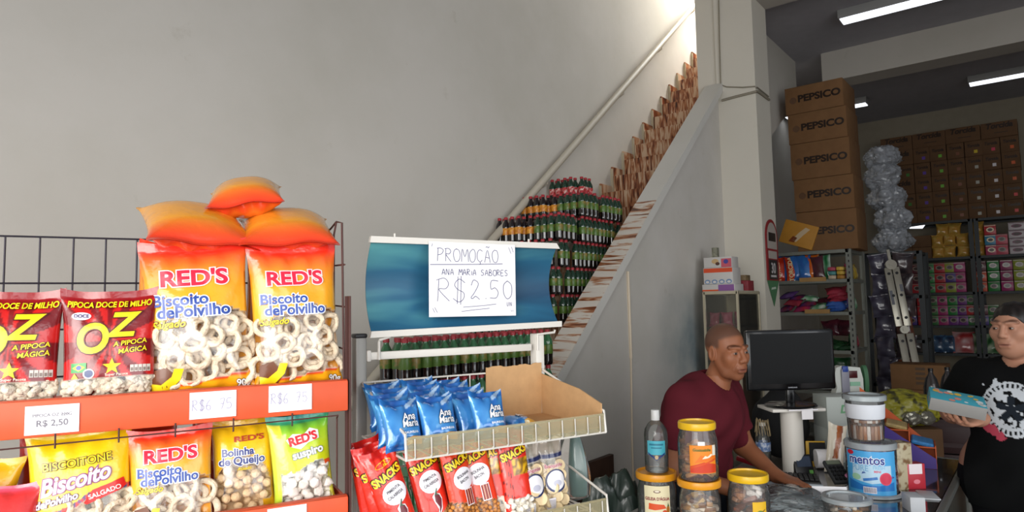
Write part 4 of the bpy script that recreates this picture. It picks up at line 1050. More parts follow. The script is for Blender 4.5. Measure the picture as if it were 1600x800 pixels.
def wrap_label(t, name, r, z0, z1, a0, a1, draw, base, bulge=.0015):
    """paper label curved round a jar; draw(fn, bm, mats) adds the print"""
    bm = BM(); mats = [base]; n = 18; R = r+bulge; w = R*(a1-a0); am = (a0+a1)/2
    fn = lambda x, y, off=.0006: Vector(((R+off)*cos(am+x/R), (R+off)*sin(am+x/R), y))
    V = [[bm.verts.new(Vector((R*cos(a0+(a1-a0)*i/n), R*sin(a0+(a1-a0)*i/n), z))) for i in range(n+1)] for z in (z0, z1)]
    for i in range(n): bm.faces.new((V[0][i], V[0][i+1], V[1][i+1], V[1][i]))
    class D: pass
    d = D(); d.w = w; d.z0 = z0; d.z1 = z1
    def mi(c):
        m = ink(c) if isinstance(c, str) else c
        if m not in mats: mats.append(m)
        return mats.index(m)
    d.text = lambda s, x, y, size, c, bold=.02, shear=0, rot=0, wx=1, off=.0012, out=None: ([letter(bm, s, lambda a, b: fn(a, b, off-.0005), size, mi(out), bold=.075, shear=shear, rot=rot, pos=(x, y), cut=.006, wx=wx)] if out else []) + [letter(bm, s, lambda a, b: fn(a, b, off), size, mi(c), bold=bold, shear=shear, rot=rot, pos=(x, y), cut=.006, wx=wx)]
    def shape(pts, c, off=.0006):
        tb = BM(); f = tb.faces.new([tb.verts.new((a, b, 0)) for a, b in pts]); bmesh.ops.triangulate(tb, faces=[f])
        lo = min(p[0] for p in pts); hi = max(p[0] for p in pts); q = lo+.006
        while q < hi: bmesh.ops.bisect_plane(tb, geom=tb.verts[:]+tb.edges[:]+tb.faces[:], plane_co=(q, 0, 0), plane_no=(1, 0, 0)); q += .006
        for v in tb.verts: v.co = fn(v.co.x, v.co.y, off)
        add(bm, tb, mi(c))
    d.shape = shape; d.ell = lambda x, y, rx, ry, c, off=.0006: shape([(x+rx*cos(a), y+ry*sin(a)) for a in [2*pi*i/20 for i in range(20)]], c, off)
    d.rect = lambda x0, y0, x1, y1, c, off=.0006: shape([(x0, y0), (x1, y0), (x1, y1), (x0, y1)], c, off)
    draw(d); return obj(name, bm, mats, t)
def face_angle(loc): return math.atan2(-loc[1], -loc[0])   # direction from a thing to the shopper's side
J1 = onz(1026, 838, CZ); J1 = (-1.083, 2.145, CZ); J2 = (-.925, 2.133, CZ); J3 = (-.80, 2.235, CZ)
SWEET = ['#b5813f', '#8a5a2c', '#c9a264', '#6d4a34', '#d8c8b4']
t = jar("jar with an orange yellow lid and a cream jelly label, below the clear bottle", J1, .066, .190, MOL, 1.06, (['#3a2a24', '#5a3a2c'], .14, 18, (.03, .02, .02)), seed=2)
A = face_angle(J1)
def dr(d):
    d.text("GELEIA D'ÁGUA", 0, .112, .0135, '#8a2038', bold=.03, wx=.85); d.ell(0, .140, .012, .005, '#8a7060'); d.ell(0, .141, .008, .003, '#efe6d0', .001)
    d.shape([(-.030, .082), (-.028, .102), (.022, .098), (.030, .086), (-.008, .080)], '#e0562a')
    d.ell(.024, .072, .008, .009, '#d8502a'); d.ell(.036, .082, .006, .012, '#b5702a'); d.ell(-.024, .060, .012, .010, '#b8c0dc'); d.shape([(.033, .092), (.036, .104), (.040, .092)], '#3f6a34', .001)
wrap_label(t, 'label', .066, .040, .158, A-.66, A+.66, dr, ink('#e9dfb8', .6))
t = jar('clear sweet jar with an orange yellow lid, under the orange labelled jar', J2, .066, .190, MOL, 1.06, (SWEET, .13, 56, (.042, .02, .014)), seed=3)
J2b = (J2[0], J2[1], CZ+.190*.90+.0225)
t = jar('clear jar with an orange label and a yellow lid, standing on another jar', J2b, .064, .178, MYL, .95, (['#b07a44', '#c89a5c', '#a86a3a'], .105, 64, (.040, .018, .014)), seed=4)
A = face_angle(J2b)+.28
def dr(d):
    d.shape([(-.044, .03), (.044, .03), (.044, .055), (.0, .064), (-.044, .050)], '#cf3f22'); d.shape([(-.030, .060), (-.010, .085), (.020, .080), (.042, .092), (.042, .070), (.0, .066)], '#e8761c'); d.shape([(-.044, .048), (.044, .075), (.044, .070), (-.044, .042)], '#d8501c', .001)
    d.text('Gostosinha', -.006, .098, .0125, '#4a6a24', bold=.03, shear=.2); d.shape([(-.006, .074), (.004, .084), (.012, .081), (.024, .090), (.030, .086), (.018, .078), (.010, .076)], '#f2e6cc', .0014); d.rect(.030, .084, .043, .116, '#e8e2d2', .001)
wrap_label(t, 'label', .064, .028, .116, A-.68, A+.68, dr, ink('#ea8a1e', .4)); bm = BM(); box(bm, (0, 0, 0), (.022, .0008, .012)); o = obj('small_price', bm, MPAPER, t); o.location = (.0655*cos(A-.1), .0655*sin(A-.1), .122); o.rotation_euler = (0, 0, A-.1+pi/2)
t = jar('clear sweet jar with a yellow lid, right of the stacked jars', J3, .066, .205, MYL, .98, (['#b07a54', '#d8cdc4', '#9a6a48', '#8a5a4a'], .15, 48, (.045, .02, .014)), seed=5)
A = face_angle(J3)+.5
def dr(d): d.rect(-.008, .03, .018, .09, '#efc83a'); d.ell(.0, .098, .010, .006, '#5c7a2c'); d.shape([(-.02, .080), (.018, .108), (.018, .105), (-.02, .076)], '#6a4a24', .001)
wrap_label(t, 'label', .066, .030, .130, A-.35, A+.35, dr, ink('#e4b422', .4))
# clear sanitiser bottle on the jelly jar
B1 = (J1[0]+.005, J1[1]-.003, CZ+.190*.90+.0225)
t = thing('sanitiser_bottle', 'clear bottle with a turquoise label and a white cap on the jelly jar', 'bottle', B1)
bm = BM(); lathe(bm, [(0, .001), (.036, .001), (.040, .006), (.040, .125), (.037, .142), (.026, .160), (.015, .170), (.0125, .176)], 28); obj('bottle_body', bm, MCLR, t)
bm = BM(); lathe(bm, [(0, .002), (.038, .006), (.0385, .092), (0, .092)], 24); obj('liquid', bm, film('clear_gel', '#dfe8ea', .10, .1), t)
bm = BM(); lathe(bm, [(.0148, .172), (.0150, .173), (.0142, .205), (.013, .2065), (0, .2065)], 20); obj('cap', bm, mat('milky_white', '#cfd0cf', .4), t)
A = face_angle(B1)
def dr(d): d.shape([(-.030, .070), (0, .050), (.030, .070), (.030, .064), (0, .044), (-.030, .064)], '#1f3a7a'); d.rect(-.024, .093, .024, .099, '#2a7a94'); d.rect(-.018, .083, .018, .087, '#2a7a94'); d.ell(0, .054, .006, .007, '#c8b088', .001)
wrap_label(t, 'label', .040, .062, .108, A-.78, A+.78, dr, ink('#4fb4c8', .4))
# heap of clear-bagged plastic spoons
p = onz(1232, 800, CZ)
t = thing('spoon_bag', 'clear bag of white plastic spoons lying on the counter beside the jars', 'bag', (p.x, p.y+.03, CZ))
rd = random.Random(6); bm = BM()
tube(bm, [(-.045, 0, 0), (-.02, 0, .002), (.03, 0, .001)], .0028, 6); 
tt = BM(); bmesh.ops.create_uvsphere(tt, u_segments=10, v_segments=6, radius=.012)
for v in tt.verts: v.co = Vector((v.co.x*1.4+.045, v.co.y, v.co.z*.35))
add(bm, tt); SPN = mesh_of(bm, mat('spoon_white', '#c4cdd0', .3, coat=.4), 'plastic_spoon')
for i in range(70):
    a, b = rd.gauss(0, .062), rd.gauss(0, .042); hgt = max(.008, .060*math.exp(-(a*a/.008+b*b/.004)))
    place_part('plastic_spoon', SPN, t, (a, b, rd.uniform(.008, hgt+.006)), (rd.uniform(-.3, .3), rd.uniform(-.25, .25), rd.gauss(.3, .6)))
bm = BM(); bmesh.ops.create_icosphere(bm, subdivisions=4, radius=1)
for v in bm.verts:
    d = v.co.copy(); k = 1+.22*noise.noise(d*2.2)+.12*noise.noise(d*6); v.co = Vector((d.x*.155*k, d.y*.115*k, max(.001, .028+d.z*.055*k)))
obj('film_bag', bm, film('crinkled_film', '#e8eef0', .10, .08), t, sharp=.5)
# white sheet, calculator, tubs on the right
p = onz(1298, 806, CZ); t = thing('paper_pad', 'white note paper propped in front of the calculator', 'paper', (p.x-.01, p.y+.06, CZ), .5)
bm = BM(); box(bm, (0, 0, .042), (.12, .003, .09), R=Rx(radians(-28))); obj('sheet', bm, MPAPER, t)
p = onz(1312, 762, CZ); t = thing('calculator', 'black calculator with grey keys leaning beside the blue mint tub', 'calculator', (p.x, p.y+.05, CZ), .75)
bm = BM(); Rm = Rx(radians(38)); box(bm, Rm@Vector((0, .055, .012)), (.075, .115, .018), bev=.005, R=Rm); obj('case', bm, mat('dark_grey_case', '#3a3c3e', .5), t)
kb_ = BM(); box(kb_, (0, 0, 0), (.012, .013, .006), bev=.002); KEYM = mesh_of(kb_, mat('calc_key', '#17181a', .4), 'key')
for i in range(4):
    for j in range(4): place_part('key', KEYM, t, Rm@Vector((-.026+.0175*i, .014+.019*j, .024)), Rm.to_euler())
bm = BM(); box(bm, Rm@Vector((0, .098, .0215)), (.058, .018, .004), R=Rm); obj('display', bm, mat('lcd', '#77806e', .3), t)
# blue mint tub
TB = onz(1357, 778, CZ); TB = (TB.x, TB.y+.085, CZ)
t = thing('mint_tub', 'large clear tub of mints with a wide blue label, under the sweet jar', 'tub', TB)
r_, h_ = .092, .205
bm = BM(); lathe(bm, [(0, .002), (r_*.97, .002), (r_, .008), (r_, h_-.03), (r_*.98, h_-.012), (r_*.98, h_-.004)], 36); obj('tub_body', bm, MCLR, t)
bm = BM(); lathe(bm, [(r_*1.02, h_-.024), (r_*1.04, h_-.022), (r_*1.04, h_-.004), (r_*1.0, h_), (r_*.85, h_), (r_*.83, h_-.006), (0, h_-.006)], 36); obj('lid', bm, film('milky_lid', '#c8d2d6', .55, .25), t)
bm = BM(); lathe(bm, [(r_*1.05, 0), (r_*1.16, .002), (r_*1.16, .010), (r_*1.05, .014), (r_*1.03, .008)], 36); obj('base_ring', bm, film('milky_lid'), t)
rd = random.Random(8); b = BM(); tube(b, [(-.03, 0, 0), (.03, 0, 0)], .010, 8); ms = [mesh_of(b, mat('mint_roll_'+c.strip('#'), c, .4, coat=.3), 'mint_roll') for c in ('#8a5a8c',)]
for c in ('#4a6aa8', '#b06a90', '#d0d4da'):
    b = BM(); tube(b, [(-.03, 0, 0), (.03, 0, 0)], .010, 8); ms.append(mesh_of(b, mat('mint_roll_'+c.strip('#'), c, .4, coat=.3), 'mint_roll'))
for i in range(44):
    a = rd.uniform(0, 6.28); place_part('mint_roll', pick(ms, rd), t, ((r_-.02)*cos(a), (r_-.02)*sin(a), rd.uniform(.02, .15)), (rd.uniform(-.4, .4), rd.uniform(-.4, .4)+1.2, a+rd.uniform(-.5, .5)))
A = face_angle(TB)-.02
def dr(d):
    d.shape([(-.088, .03), (.088, .03), (.088, .062), (.03, .050), (-.03, .050), (-.088, .066)], '#2a78c4'); d.shape([(-.07, .068), (.0, .056), (.075, .066), (.075, .125), (-.07, .125)], '#b8d8ec')
    d.ell(-.078, .168, .016, .009, '#c8283a'); d.text('mentos', -.016, .130, .046, '#2a3c8c', bold=.02, wx=.95, out='#e8eef6'); d.text('PURE', -.040, .103, .030, '#7fb4d8', bold=.01, wx=.9); d.text('FRESH', .028, .112, .016, '#8cc0e0', bold=.01); d.text('MINI', .022, .099, .012, '#e0607a', bold=.02)
    d.ell(.052, .076, .024, .024, '#e04a62', .0012); d.ell(.052, .076, .019, .019, '#d43c56', .0018); d.shape([(-.03, .074), (.02, .084), (.022, .074), (-.028, .064)], '#3a78c0', .0014); d.ell(-.055, .078, .018, .012, '#9ccbaa', .0012)
    d.rect(-.030, .020, .016, .044, '#e6e4ee', .0012); [d.rect(-.027+.0035*i, .023, -.0255+.0035*i, .042, '#4a4a6a', .0018) for i in range(12)]
wrap_label(t, 'label', r_, .012, .178, A-1.08, A+1.08, dr, ink('#4aa6e0', .4))
# sweet jar on the tub
t = thing('plastic_jar', 'clear jar of wrapped wafer sticks standing on the blue mint tub', 'jar', (TB[0]-.012, TB[1]+.004, CZ+.206))
bm = BM(); lathe(bm, [(0, .001), (.062, .001), (.064, .006), (.066, .05), (.070, .15), (.072, .165)], 32); obj('jar_body', bm, MCLR, t)
bm = BM(); lathe(bm, [(.078, .158), (.081, .160), (.081, .176), (.077, .180), (.06, .180), (.058, .174), (0, .174)], 32); obj('lid', bm, film('milky_lid'), t)
bm = BM(); lathe(bm, [(.0685, .088), (.0705, .092), (.073, .142), (.0725, .145)], 32); obj('paper_band', bm, mat('band_white', '#d9dde4', .6), t)
for i in range(26):
    a = 2*pi*i/26; c = ('#a86a3a', '#d8cfc8', '#8a5a3a', '#b58a6a')[i % 4]
    b = BM(); box(b, (0, 0, 0), (.010, .013, .055), bev=.003); o = obj('wafer_stick', b, mat('stick_'+c.strip('#'), c, .45, coat=.3, var=.2, vscale=60), t); o.location = (.054*cos(a), .054*sin(a), .034); o.rotation_euler = (rd.uniform(-.1, .1), rd.uniform(-.1, .1), a)
for i in range(16):
    a = 2*pi*i/16; b = BM(); box(b, (0, 0, 0), (.011, .030, .012), bev=.003); o = obj('wafer_stick', b, MATS['stick_d8cfc8' if i % 2 else 'stick_8a5a3a'], t); o.location = (.046*cos(a), .046*sin(a), .076); o.rotation_euler = (0, rd.uniform(-.3, .3), a+rd.uniform(-.6, .6))
# low tub in front
p = onz(1338, 812, CZ)
t = thing('plastic_tub', 'low clear tub of sweets in front of the blue mint tub', 'tub', (-.585, 2.585, CZ))
bm = BM(); lathe(bm, [(0, .001), (.068, .001), (.070, .006), (.078, .075)], 32); obj('tub_body', bm, MCLR, t)
bm = BM(); lathe(bm, [(.080, .070), (.083, .072), (.083, .082), (.079, .086), (.064, .086), (.062, .081), (0, .081)], 32); obj('lid', bm, film('milky_lid'), t)
for i in range(24):
    a = rd.uniform(0, 6.28); b = BM(); box(b, (0, 0, 0), (.03, .016, .012), bev=.004); o = obj('wrapped_sweet', b, pick([MATS['sweet_b5813f'], MATS['sweet_d8c8b4'], MATS['sweet_8a5a2c']], rd), t); rr = .058*math.sqrt(rd.random()); o.location = (rr*cos(a), rr*sin(a), rd.uniform(.012, .06)); o.rotation_euler = (rd.uniform(-.5, .5), 0, rd.uniform(0, 6))
# carton boxes beyond the tub
def carton(label, loc, size, rz, m, draw=None, cat='box', name='box', bev=.002, parts=None):
    t = thing(name, label, cat, loc, rz); bm = BM(); box(bm, (0, 0, size[2]/2), size, bev=bev); mats = [m]
    def mi(c):
        mm = ink(c) if isinstance(c, str) else c
        if mm not in mats: mats.append(mm)
        return mats.index(mm)
    class D: pass
    d = D(); fr = lambda x, y, off=.0008: Vector((x, -size[1]/2-off, y))
    d.text = lambda s, x, y, sz, c, bold=.02, shear=0, rot=0, wx=1: letter(bm, s, fr, sz, mi(c), bold=bold, shear=shear, rot=rot, pos=(x, y), wx=wx)
    d.rect = lambda x0, y0, x1, y1, c, off=.0004: poly(bm, [fr(x0, y0, off), fr(x1, y0, off), fr(x1, y1, off), fr(x0, y1, off)], mi(c))
    d.ell = lambda x, y, rx, ry, c, off=.0006: poly(bm, [fr(x+rx*cos(a), y+ry*sin(a), off) for a in [2*pi*i/18 for i in range(18)]], mi(c))
    if draw: draw(d)
    obj('carton', bm, mats, t); return t
MCREAM = label_mat('cream_spotted', '#b9ae90', '#7a5a3a', 30)
carton('cream box with brown pictures behind the blue mint tub', (-.512, 3.150, CZ), (.085, .06, .185), .9, MCREAM)
carton('red sweet box beside the orange display box', tuple(onz(1427, 762, CZ)), (.075, .05, .100), .75, mat('red_card', '#b52a38', .4, coat=.3), lambda d: (d.rect(-.03, .06, .025, .10, '#e6dde0'), d.ell(0, .03, .014, .009, '#d87a86')))
carton('white open sweet box at the near end of the dark glass top', tuple(onz(1428, 797, CZ)), (.05, .08, .055), .5, mat('white_card', '#b9bcc0', .5)); carton('crumpled white leaflet lying on the dark glass top', tuple(onz(1450, 775, CZ)), (.06, .12, .006), .35, MATS['white_card'], name='leaflet', cat='leaflet')
# stepped orange and purple sweet display
OB = thing('display_box', 'stepped orange and purple cardboard sweet display on the counter', 'display box', tuple(at(1404, 720, 3.15).xy)+(CZ+.001,), radians(8))
mo = mat('orange_card', '#d8622a', .5); mp_ = mat('purple_card', '#4a3590', .45)
# local x runs down the steps towards the right end, y across
Ld, Wd = .30, .15; Hh, Hl = .335, .07
bm = BM()
prism(bm, [(-Ld/2, Wd/2, 0), (Ld/2, Wd/2, 0), (Ld/2, Wd/2, Hl), (-Ld/2, Wd/2, Hh)], (0, .003, 0)); box(bm, (Ld/2, 0, .03), (.003, Wd, .06))
for i in range(1, 3): box(bm, (-Ld/2+i*Ld/3, Wd*.2, .29-.085*i), (.003, Wd*.6, .10))
obj('side', bm, mo, OB)
bm = BM(); prism(bm, [(-Ld/2, -Wd/2-.004, 0), (Ld/2, -Wd/2-.004, 0), (Ld/2, -Wd/2-.004, .045), (-Ld/2, -Wd/2-.004, .25)], (0, -.002, 0)); m2 = [mp_, ink('#e8e4f2')]
letter(bm, 'FTU', lambda x, y: Vector((x, -Wd/2-.0075, y)), .055, 1, bold=.03, pos=(-.06, .085), rot=-.5); obj('front_panel', bm, m2, OB)
for i in range(3):
    x0 = -Ld/2+i*Ld/3; z = .262-.070*i
    bm = BM(); box(bm, (x0+Ld/6, 0, z-.03), (Ld/3, Wd-.004, .004)); box(bm, (x0+Ld/3, 0, z-.05), (.004, Wd-.004, .06)); obj('step', bm, mo, OB)
    for j in range(6):
        c = ('#8a78b8', '#b8a06a', '#3a86c8')[i]; b = BM(); tube(b, [(-.045, 0, 0), (-.04, 0, 0), (.04, 0, 0), (.045, 0, 0)], [.006, .011, .011, .006], 8); o = obj('sweet_roll', b, mat('roll_'+c.strip('#'), c, .35, coat=.5, var=.3, vscale=70), OB); o.location = (x0+Ld/6, -.058+.023*j, z-.016); o.rotation_euler = (0, .2, rd.uniform(-.1, .1))
# scale
sc_ = thing('weighing_scale', 'white shop scale with a green side at the far end of the counter', 'scale', tuple(at(1335, 690, 3.35).xy)+(CZ,), radians(38))
bm = BM(); box(bm, (0, .0, .03), (.20, .18, .05), bev=.012); box(bm, (0, .03, .17), (.04, .04, .24), bev=.008); obj('base', bm, MWH, sc_)
bm = BM(); prism(bm, [(-.085, 0, .28), (-.070, 0, .33), (-.082, 0, .38), (-.070, 0, .425), (-.045, 0, .435), (.050, 0, .425), (.062, 0, .37), (.062, 0, .30), (.05, 0, .275)], (0, .05, 0)); obj('head', bm, mat('scale_white', '#ced2cc', .4), sc_)
bm = BM(); box(bm, (.005, -.003, .392), (.055, .006, .036), bev=.002); obj('display', bm, mat('dark_red_display', '#4a1a1e', .3), sc_)
bm = BM(); box(bm, (-.03, -.006, .355), (.040, .012, .13), bev=.005); box(bm, (-.03, -.008, .42), (.030, .014, .03), bev=.005, mi=1); obj('taped_packet', bm, [mat('grey_packet', '#8a8a98', .4), mat('blue_packet', '#2f4a9a', .4)], sc_)
bm = BM(); lathe(bm, [(0, -.012), (.055, -.012), (.055, .012), (0, .012)], 24)
for v in bm.verts: v.co = Vector((.078+v.co.z*.8, .02+v.co.x*.5, .355+v.co.y*1.45))
obj('green_side', bm, mat('scale_green', '#3f6a4a', .5), sc_)
bm = BM(); box(bm, (.02, -.002, .345), (.05, .004, .02), mi=0); obj('keypad', bm, mat('mint_keys', '#8fc0a4', .5), sc_)
# ---- cash desk group
mon = thing('monitor', 'black widescreen monitor facing the shop on a white pole', 'monitor', (-.915, 3.150, 1.088), radians(42))
bm = BM(); box(bm, (0, .0, .205), (.405, .030, .268), bev=.010); obj('housing', bm, mat('gloss_black', '#0b0b0d', .2, coat=.2), mon)
bm = BM(); box(bm, (0, -.0155, .212), (.370, .002, .222)); obj('screen', bm, mat('screen_black', '#08090a', .35, spec=.12), mon)
bm = BM(); letter(bm, 'SAMSUNG', lambda x, y: Vector((x, -.0162, y)), .0075, 0, bold=.02, pos=(0, .0815), wx=1.2); obj('logo', bm, ink('#a8aab0'), mon)
bm = BM(); box(bm, (0, .012, .050), (.035, .02, .09), bev=.005); lathe(bm, [(0, .0), (.10, 0), (.104, .004), (.098, .010), (.03, .014), (0, .014)], 32, c=(0, .01, 0))
for v in bm.verts:
    if v.co.z < .016: v.co.x *= 1.1
obj('foot', bm, MATS['gloss_black'], mon)
pl = thing('monitor_pole', 'thick white pole with a plate carrying the black monitor', 'pole', (-.925, 3.165, .78), radians(42))
bm = BM(); lathe(bm, [(.047, 0), (.047, .29), (0, .29)], 24); obj('tube', bm, MWH, pl); bm = BM(); box(bm, (0, 0, .298), (.24, .16, .014), bev=.003); obj('plate', bm, MWH, pl)
bm = BM(); box(bm, (.03, -.088, .285), (.05, .004, .05)); box(bm, (.01, -.09, .302), (.13, .012, .006)); obj('paper_slip', bm, MPAPER, pl)
p = onz(1238, 748, .782); kb = thing('keyboard', 'black keyboard with a pale front edge on the cash desk', 'keyboard', (-.955, 2.995, .781), radians(20))
kb.location = (-.985, 3.01, .781)
bm = BM(); box(bm, (0, 0, .012), (.40, .145, .02), bev=.005); obj('case', bm, mat('keyboard_black', '#1c1c1e', .45), kb)
bm = BM(); box(bm, (0, -.078, .010), (.41, .014, .014), bev=.003); obj('front_edge', bm, mat('pale_plastic', '#a9b2ba', .4), kb)
b = BM(); box(b, (0, 0, 0), (.0165, .0165, .008), bev=.002); KM = mesh_of(b, mat('key_black', '#121214', .5), 'key')
for i in range(20):
    for j in range(5): place_part('key', KM, kb, (-.185+.0195*i, -.045+.022*j, .0265), (0, 0, 0))
p = at(1193, 706, 3.12)
wb = thing('water_bottle', 'clear water bottle with a blue label and twine round its neck', 'bottle', (p.x, p.y, .781))
bm = BM(); lathe(bm, [(0, .002), (.028, .002), (.032, .008), (.031, .03), (.033, .04), (.031, .05), (.033, .062), (.032, .14), (.024, .165), (.013, .18), (.0125, .20)], 22); obj('bottle_body', bm, MCLR, wb)
bm = BM(); lathe(bm, [(.0332, .085), (.0336, .086), (.0336, .125), (.0332, .126)], 22); obj('label', bm, label_mat('water_label', '#6a86b8', '#c8d2e2', 60), wb)
bm = BM(); lathe(bm, [(.0145, .198), (.0145, .214), (0, .215)], 14); obj('cap', bm, MWH, wb)
bm = BM()
for i in range(16):
    a = 2*pi*i/16; tube(bm, [(.012*cos(a), .012*sin(a), .215), (.026*cos(a), .026*sin(a), .225+rd.uniform(-.01, .012)), (.031*cos(a+.2), .031*sin(a+.2), .19), (.034*cos(a+.3), .034*sin(a+.3), .155+rd.uniform(-.02, .02))], .0016, 5)
obj('twine', bm, mat('twine', '#a3906e', .9), wb)
tm = thing('card_terminal', 'black card terminal standing behind the keyboard', 'card terminal', (-.985+.115, 3.135, .781), radians(40))
bm = BM(); Rm = Rx(radians(-22)); box(bm, Rm@Vector((0, 0, .052)), (.085, .03, .10), bev=.008, R=Rm); obj('case', bm, MBK, tm); bm = BM(); box(bm, Rm@Vector((0, -.016, .070)), (.062, .002, .045), R=Rm); obj('display', bm, mat('terminal_screen', '#3a4456', .25), tm)
bm = BM(); box(bm, Rm@Vector((.026, -.016, .025)), (.016, .003, .016), R=Rm); obj('key', bm, mat('green_key', '#5f9a4a', .4), tm)
hd = thing('card_holder', 'yellow and black holder with a white paper roll beside the card terminal', 'holder', tuple(at(1282, 715, 3.08).xy)+(CZ,), radians(30))
bm = BM(); box(bm, (-.012, .03, .058), (.085, .008, .115), bev=.002); obj('back', bm, mat('holder_yellow', '#d6a82a', .5), hd); bm = BM(); box(bm, (-.006, .024, .068), (.070, .006, .085)); obj('insert', bm, MBK, hd)
bm = BM(); tube(bm, [(-.025, -.012, .045), (.050, -.012, .045)], .042, 20); obj('paper_roll', bm, MPAPER, hd)
rb = thing('stapler', 'dark red stapler on the cash desk behind the keyboard', 'stapler', (-1.085, 3.12, .781), radians(-2))
bm = BM(); box(bm, (0, 0, .010), (.15, .035, .014), bev=.004); box(bm, (-.0, 0, .042), (.16, .036, .022), bev=.006, R=Ry(radians(12))); box(bm, (.058, 0, .026), (.03, .03, .03)); obj('body', bm, mat('dark_red_plastic', '#8a1c26', .35), rb)
def doc(d): d.text('Doce', -.02, .20, .05, '#5f9a6a', bold=.03, shear=.2)
carton('white and green carton behind the monitor pole, the upper of two', (-.800, 3.60, CZ+.155), (.24, .15, .15), radians(38), mat('pale_carton', '#b6bdb8', .6), lambda d: d.text('Doce', .0, .075, .052, '#5f9a6a', bold=.04, shear=.2))
carton('white and green carton behind the monitor pole, the lower of two', (-.795, 3.60, CZ), (.25, .16, .155), radians(38), MATS['pale_carton'], lambda d: (d.text('Doce', -.055, .07, .04, '#5f9a6a', bold=.04, shear=.2), [d.rect(.055+.022*i, .05, .070+.022*i, .11, '#4a5450') for i in range(2)], d.rect(-.11, .105, -.02, .115, '#7a8480')))
bm = BM(); bmesh.ops.create_icosphere(bm, subdivisions=4, radius=1)
for v in bm.verts:
    d = v.co.copy(); k = 1+.12*noise.noise(d*2); v.co = Vector((d.x*.14*k, d.y*.09*k, .17+d.z*.17*k))
    if v.co.z < .004: v.co.z = .004
tag(obj('backpack', bm, mat('black_cloth', '#141416', .8), loc=tuple(at(1222, 690, 3.35).xy)+(.781,), rot=(0, 0, .7)), 'black rounded cloth bag on the desk behind the water bottle', 'bag')
tg = thing('snack_packet', 'orange and cream opened packet leaning on the cartons by the scale', 'packet', tuple(at(1300, 690, 3.0).xy)+(CZ,), radians(35))
P = Pouch(.085, .21, .03, lambda u, v: C4('#e2d8c4' if abs(u+.3-v*.6) > .3 or v < .3 else mix('#b0602a', '#5a2a16', abs(u))), 71, nx=20, nz=30); P.build(tg); tg.rotation_euler = (radians(-14), radians(14), radians(35))
yb_ = at(1410, 640, 4.1)
# ================================================================ store room behind: shelves, cartons, sacks, ladder
MST = mat('grey_shelf_steel', '#7d8078', .5, metal=.2, var=.1); MSD = mat('dark_shelf_steel', '#34383a', .5, metal=.2)
MKR = mat('kraft_carton', '#7d5c3e', .85, spec=.2, var=.08, vscale=12); MKD = mat('dark_kraft', '#634a35', .85, spec=.2, var=.1, vscale=12)
def rackunit(label, x0, x1, y0, y1, tiers, m, posts=None, top=None, holes=True):
    t = thing('shelving_unit', label, 'shelving', ((x0+x1)/2, (y0+y1)/2, 0)); cx, cy = (x0+x1)/2, (y0+y1)/2; top = top or max(tiers)
    for x in posts or (x0, x1):
        for y in (y0, y1):
            bm = BM(); s = 1 if x < cx else -1; f = 1 if y == y0 else -1
            box(bm, (x-cx, y-cy, top/2), (.055, .004, top)); box(bm, (x-cx-.026*s, y-cy+.02*f, top/2), (.004, .04, top))
            if holes and y == y0:
                for i in range(int(top/.06)): box(bm, (x-cx, y-cy-.0025, .05+.06*i), (.012, .001, .026), mi=1)
            obj('post', bm, [m, MBK], t)
    for z in tiers:
        bm = BM(); box(bm, (0, 0, z-.014), (x1-x0, y1-y0, .004)); 
        for y in (y0, y1): box(bm, (0, y-cy, z-.018), (x1-x0, .004, .036))
        for x in (x0, x1): box(bm, (x-cx, 0, z-.018), (.004, y1-y0, .036))
        obj('shelf', bm, m, t)
    return t
UA = rackunit('grey slotted steel shelving carrying the tall carton stack beside the column', -2.75, -1.60, 7.75, 8.42, (2.10, 1.785, 1.438, 1.03, .60, .15), MST)
for x0, x1, z, yy in ((-2.10, -1.83, 1.790, 7.74), (-2.05, -1.80, 1.445, 7.70)):
    bm = BM(); box(bm, ((x0+x1)/2+2.175, yy-8.085, z), (x1-x0, .02, .045)); obj('wooden_edge', bm, mat('tan_wood', '#a9834e', .7, var=.1), UA)
# ---- tall carton stack
zs_ = [2.102, 2.535, 2.90, 3.305, 3.645, 3.955]; names = ['lowest', 'second from the bottom', 'third from the bottom', 'second from the top', 'topmost']
def logo_globe(d, x, y, r):
    d.ell(x, y, r, r, '#5c4230', .0005)
    for k in range(4): d.rect(x-r*.9, y-r*.7+k*r*.42, x+r*.9, y-r*.62+k*r*.42, '#7d5c3e', .0009)
for i in range(5):
    h = zs_[i+1]-zs_[i]-.004
    def dr(d, h=h): d.text('PEPSICO', .055, h*.42, .105, '#2c2019', bold=.045, wx=1.12); logo_globe(d, -.215, h*.50, .037)
    c = carton('brown carton with black lettering, %s in the tall stack on steel shelving' % names[i], (-1.812-.012*i+.004*(i % 2), 8.05, zs_[i]), (.60, .56, h), radians(1.5-i*.5), MKR, dr, name='carton', cat='carton', bev=.004); c['group'] = 'tall stack of brown cartons'
c = thing('carton', 'orange printed carton leaning against the lowest brown carton', 'carton', (-2.13, 7.735, 2.17), rot=(radians(-3), radians(20), radians(2)))
bm = BM(); box(bm, (0, .02, .13), (.36, .05, .26), bev=.004); fr = lambda x, y: Vector((x, -.0062, y))
for pts, mi_ in (([(-.05, .05), (.0, .04), (.05, .13), (.10, .21), (.05, .22), (.0, .15)], 1), ([(-.08, .03), (-.02, .03), (.0, .09), (-.05, .10)], 2)): poly(bm, [fr(*p) for p in pts], mi_)
obj('carton', bm, [mat('orange_carton', '#b9822a', .6, var=.1), ink('#c9b494'), ink('#7a3a1c')], c)
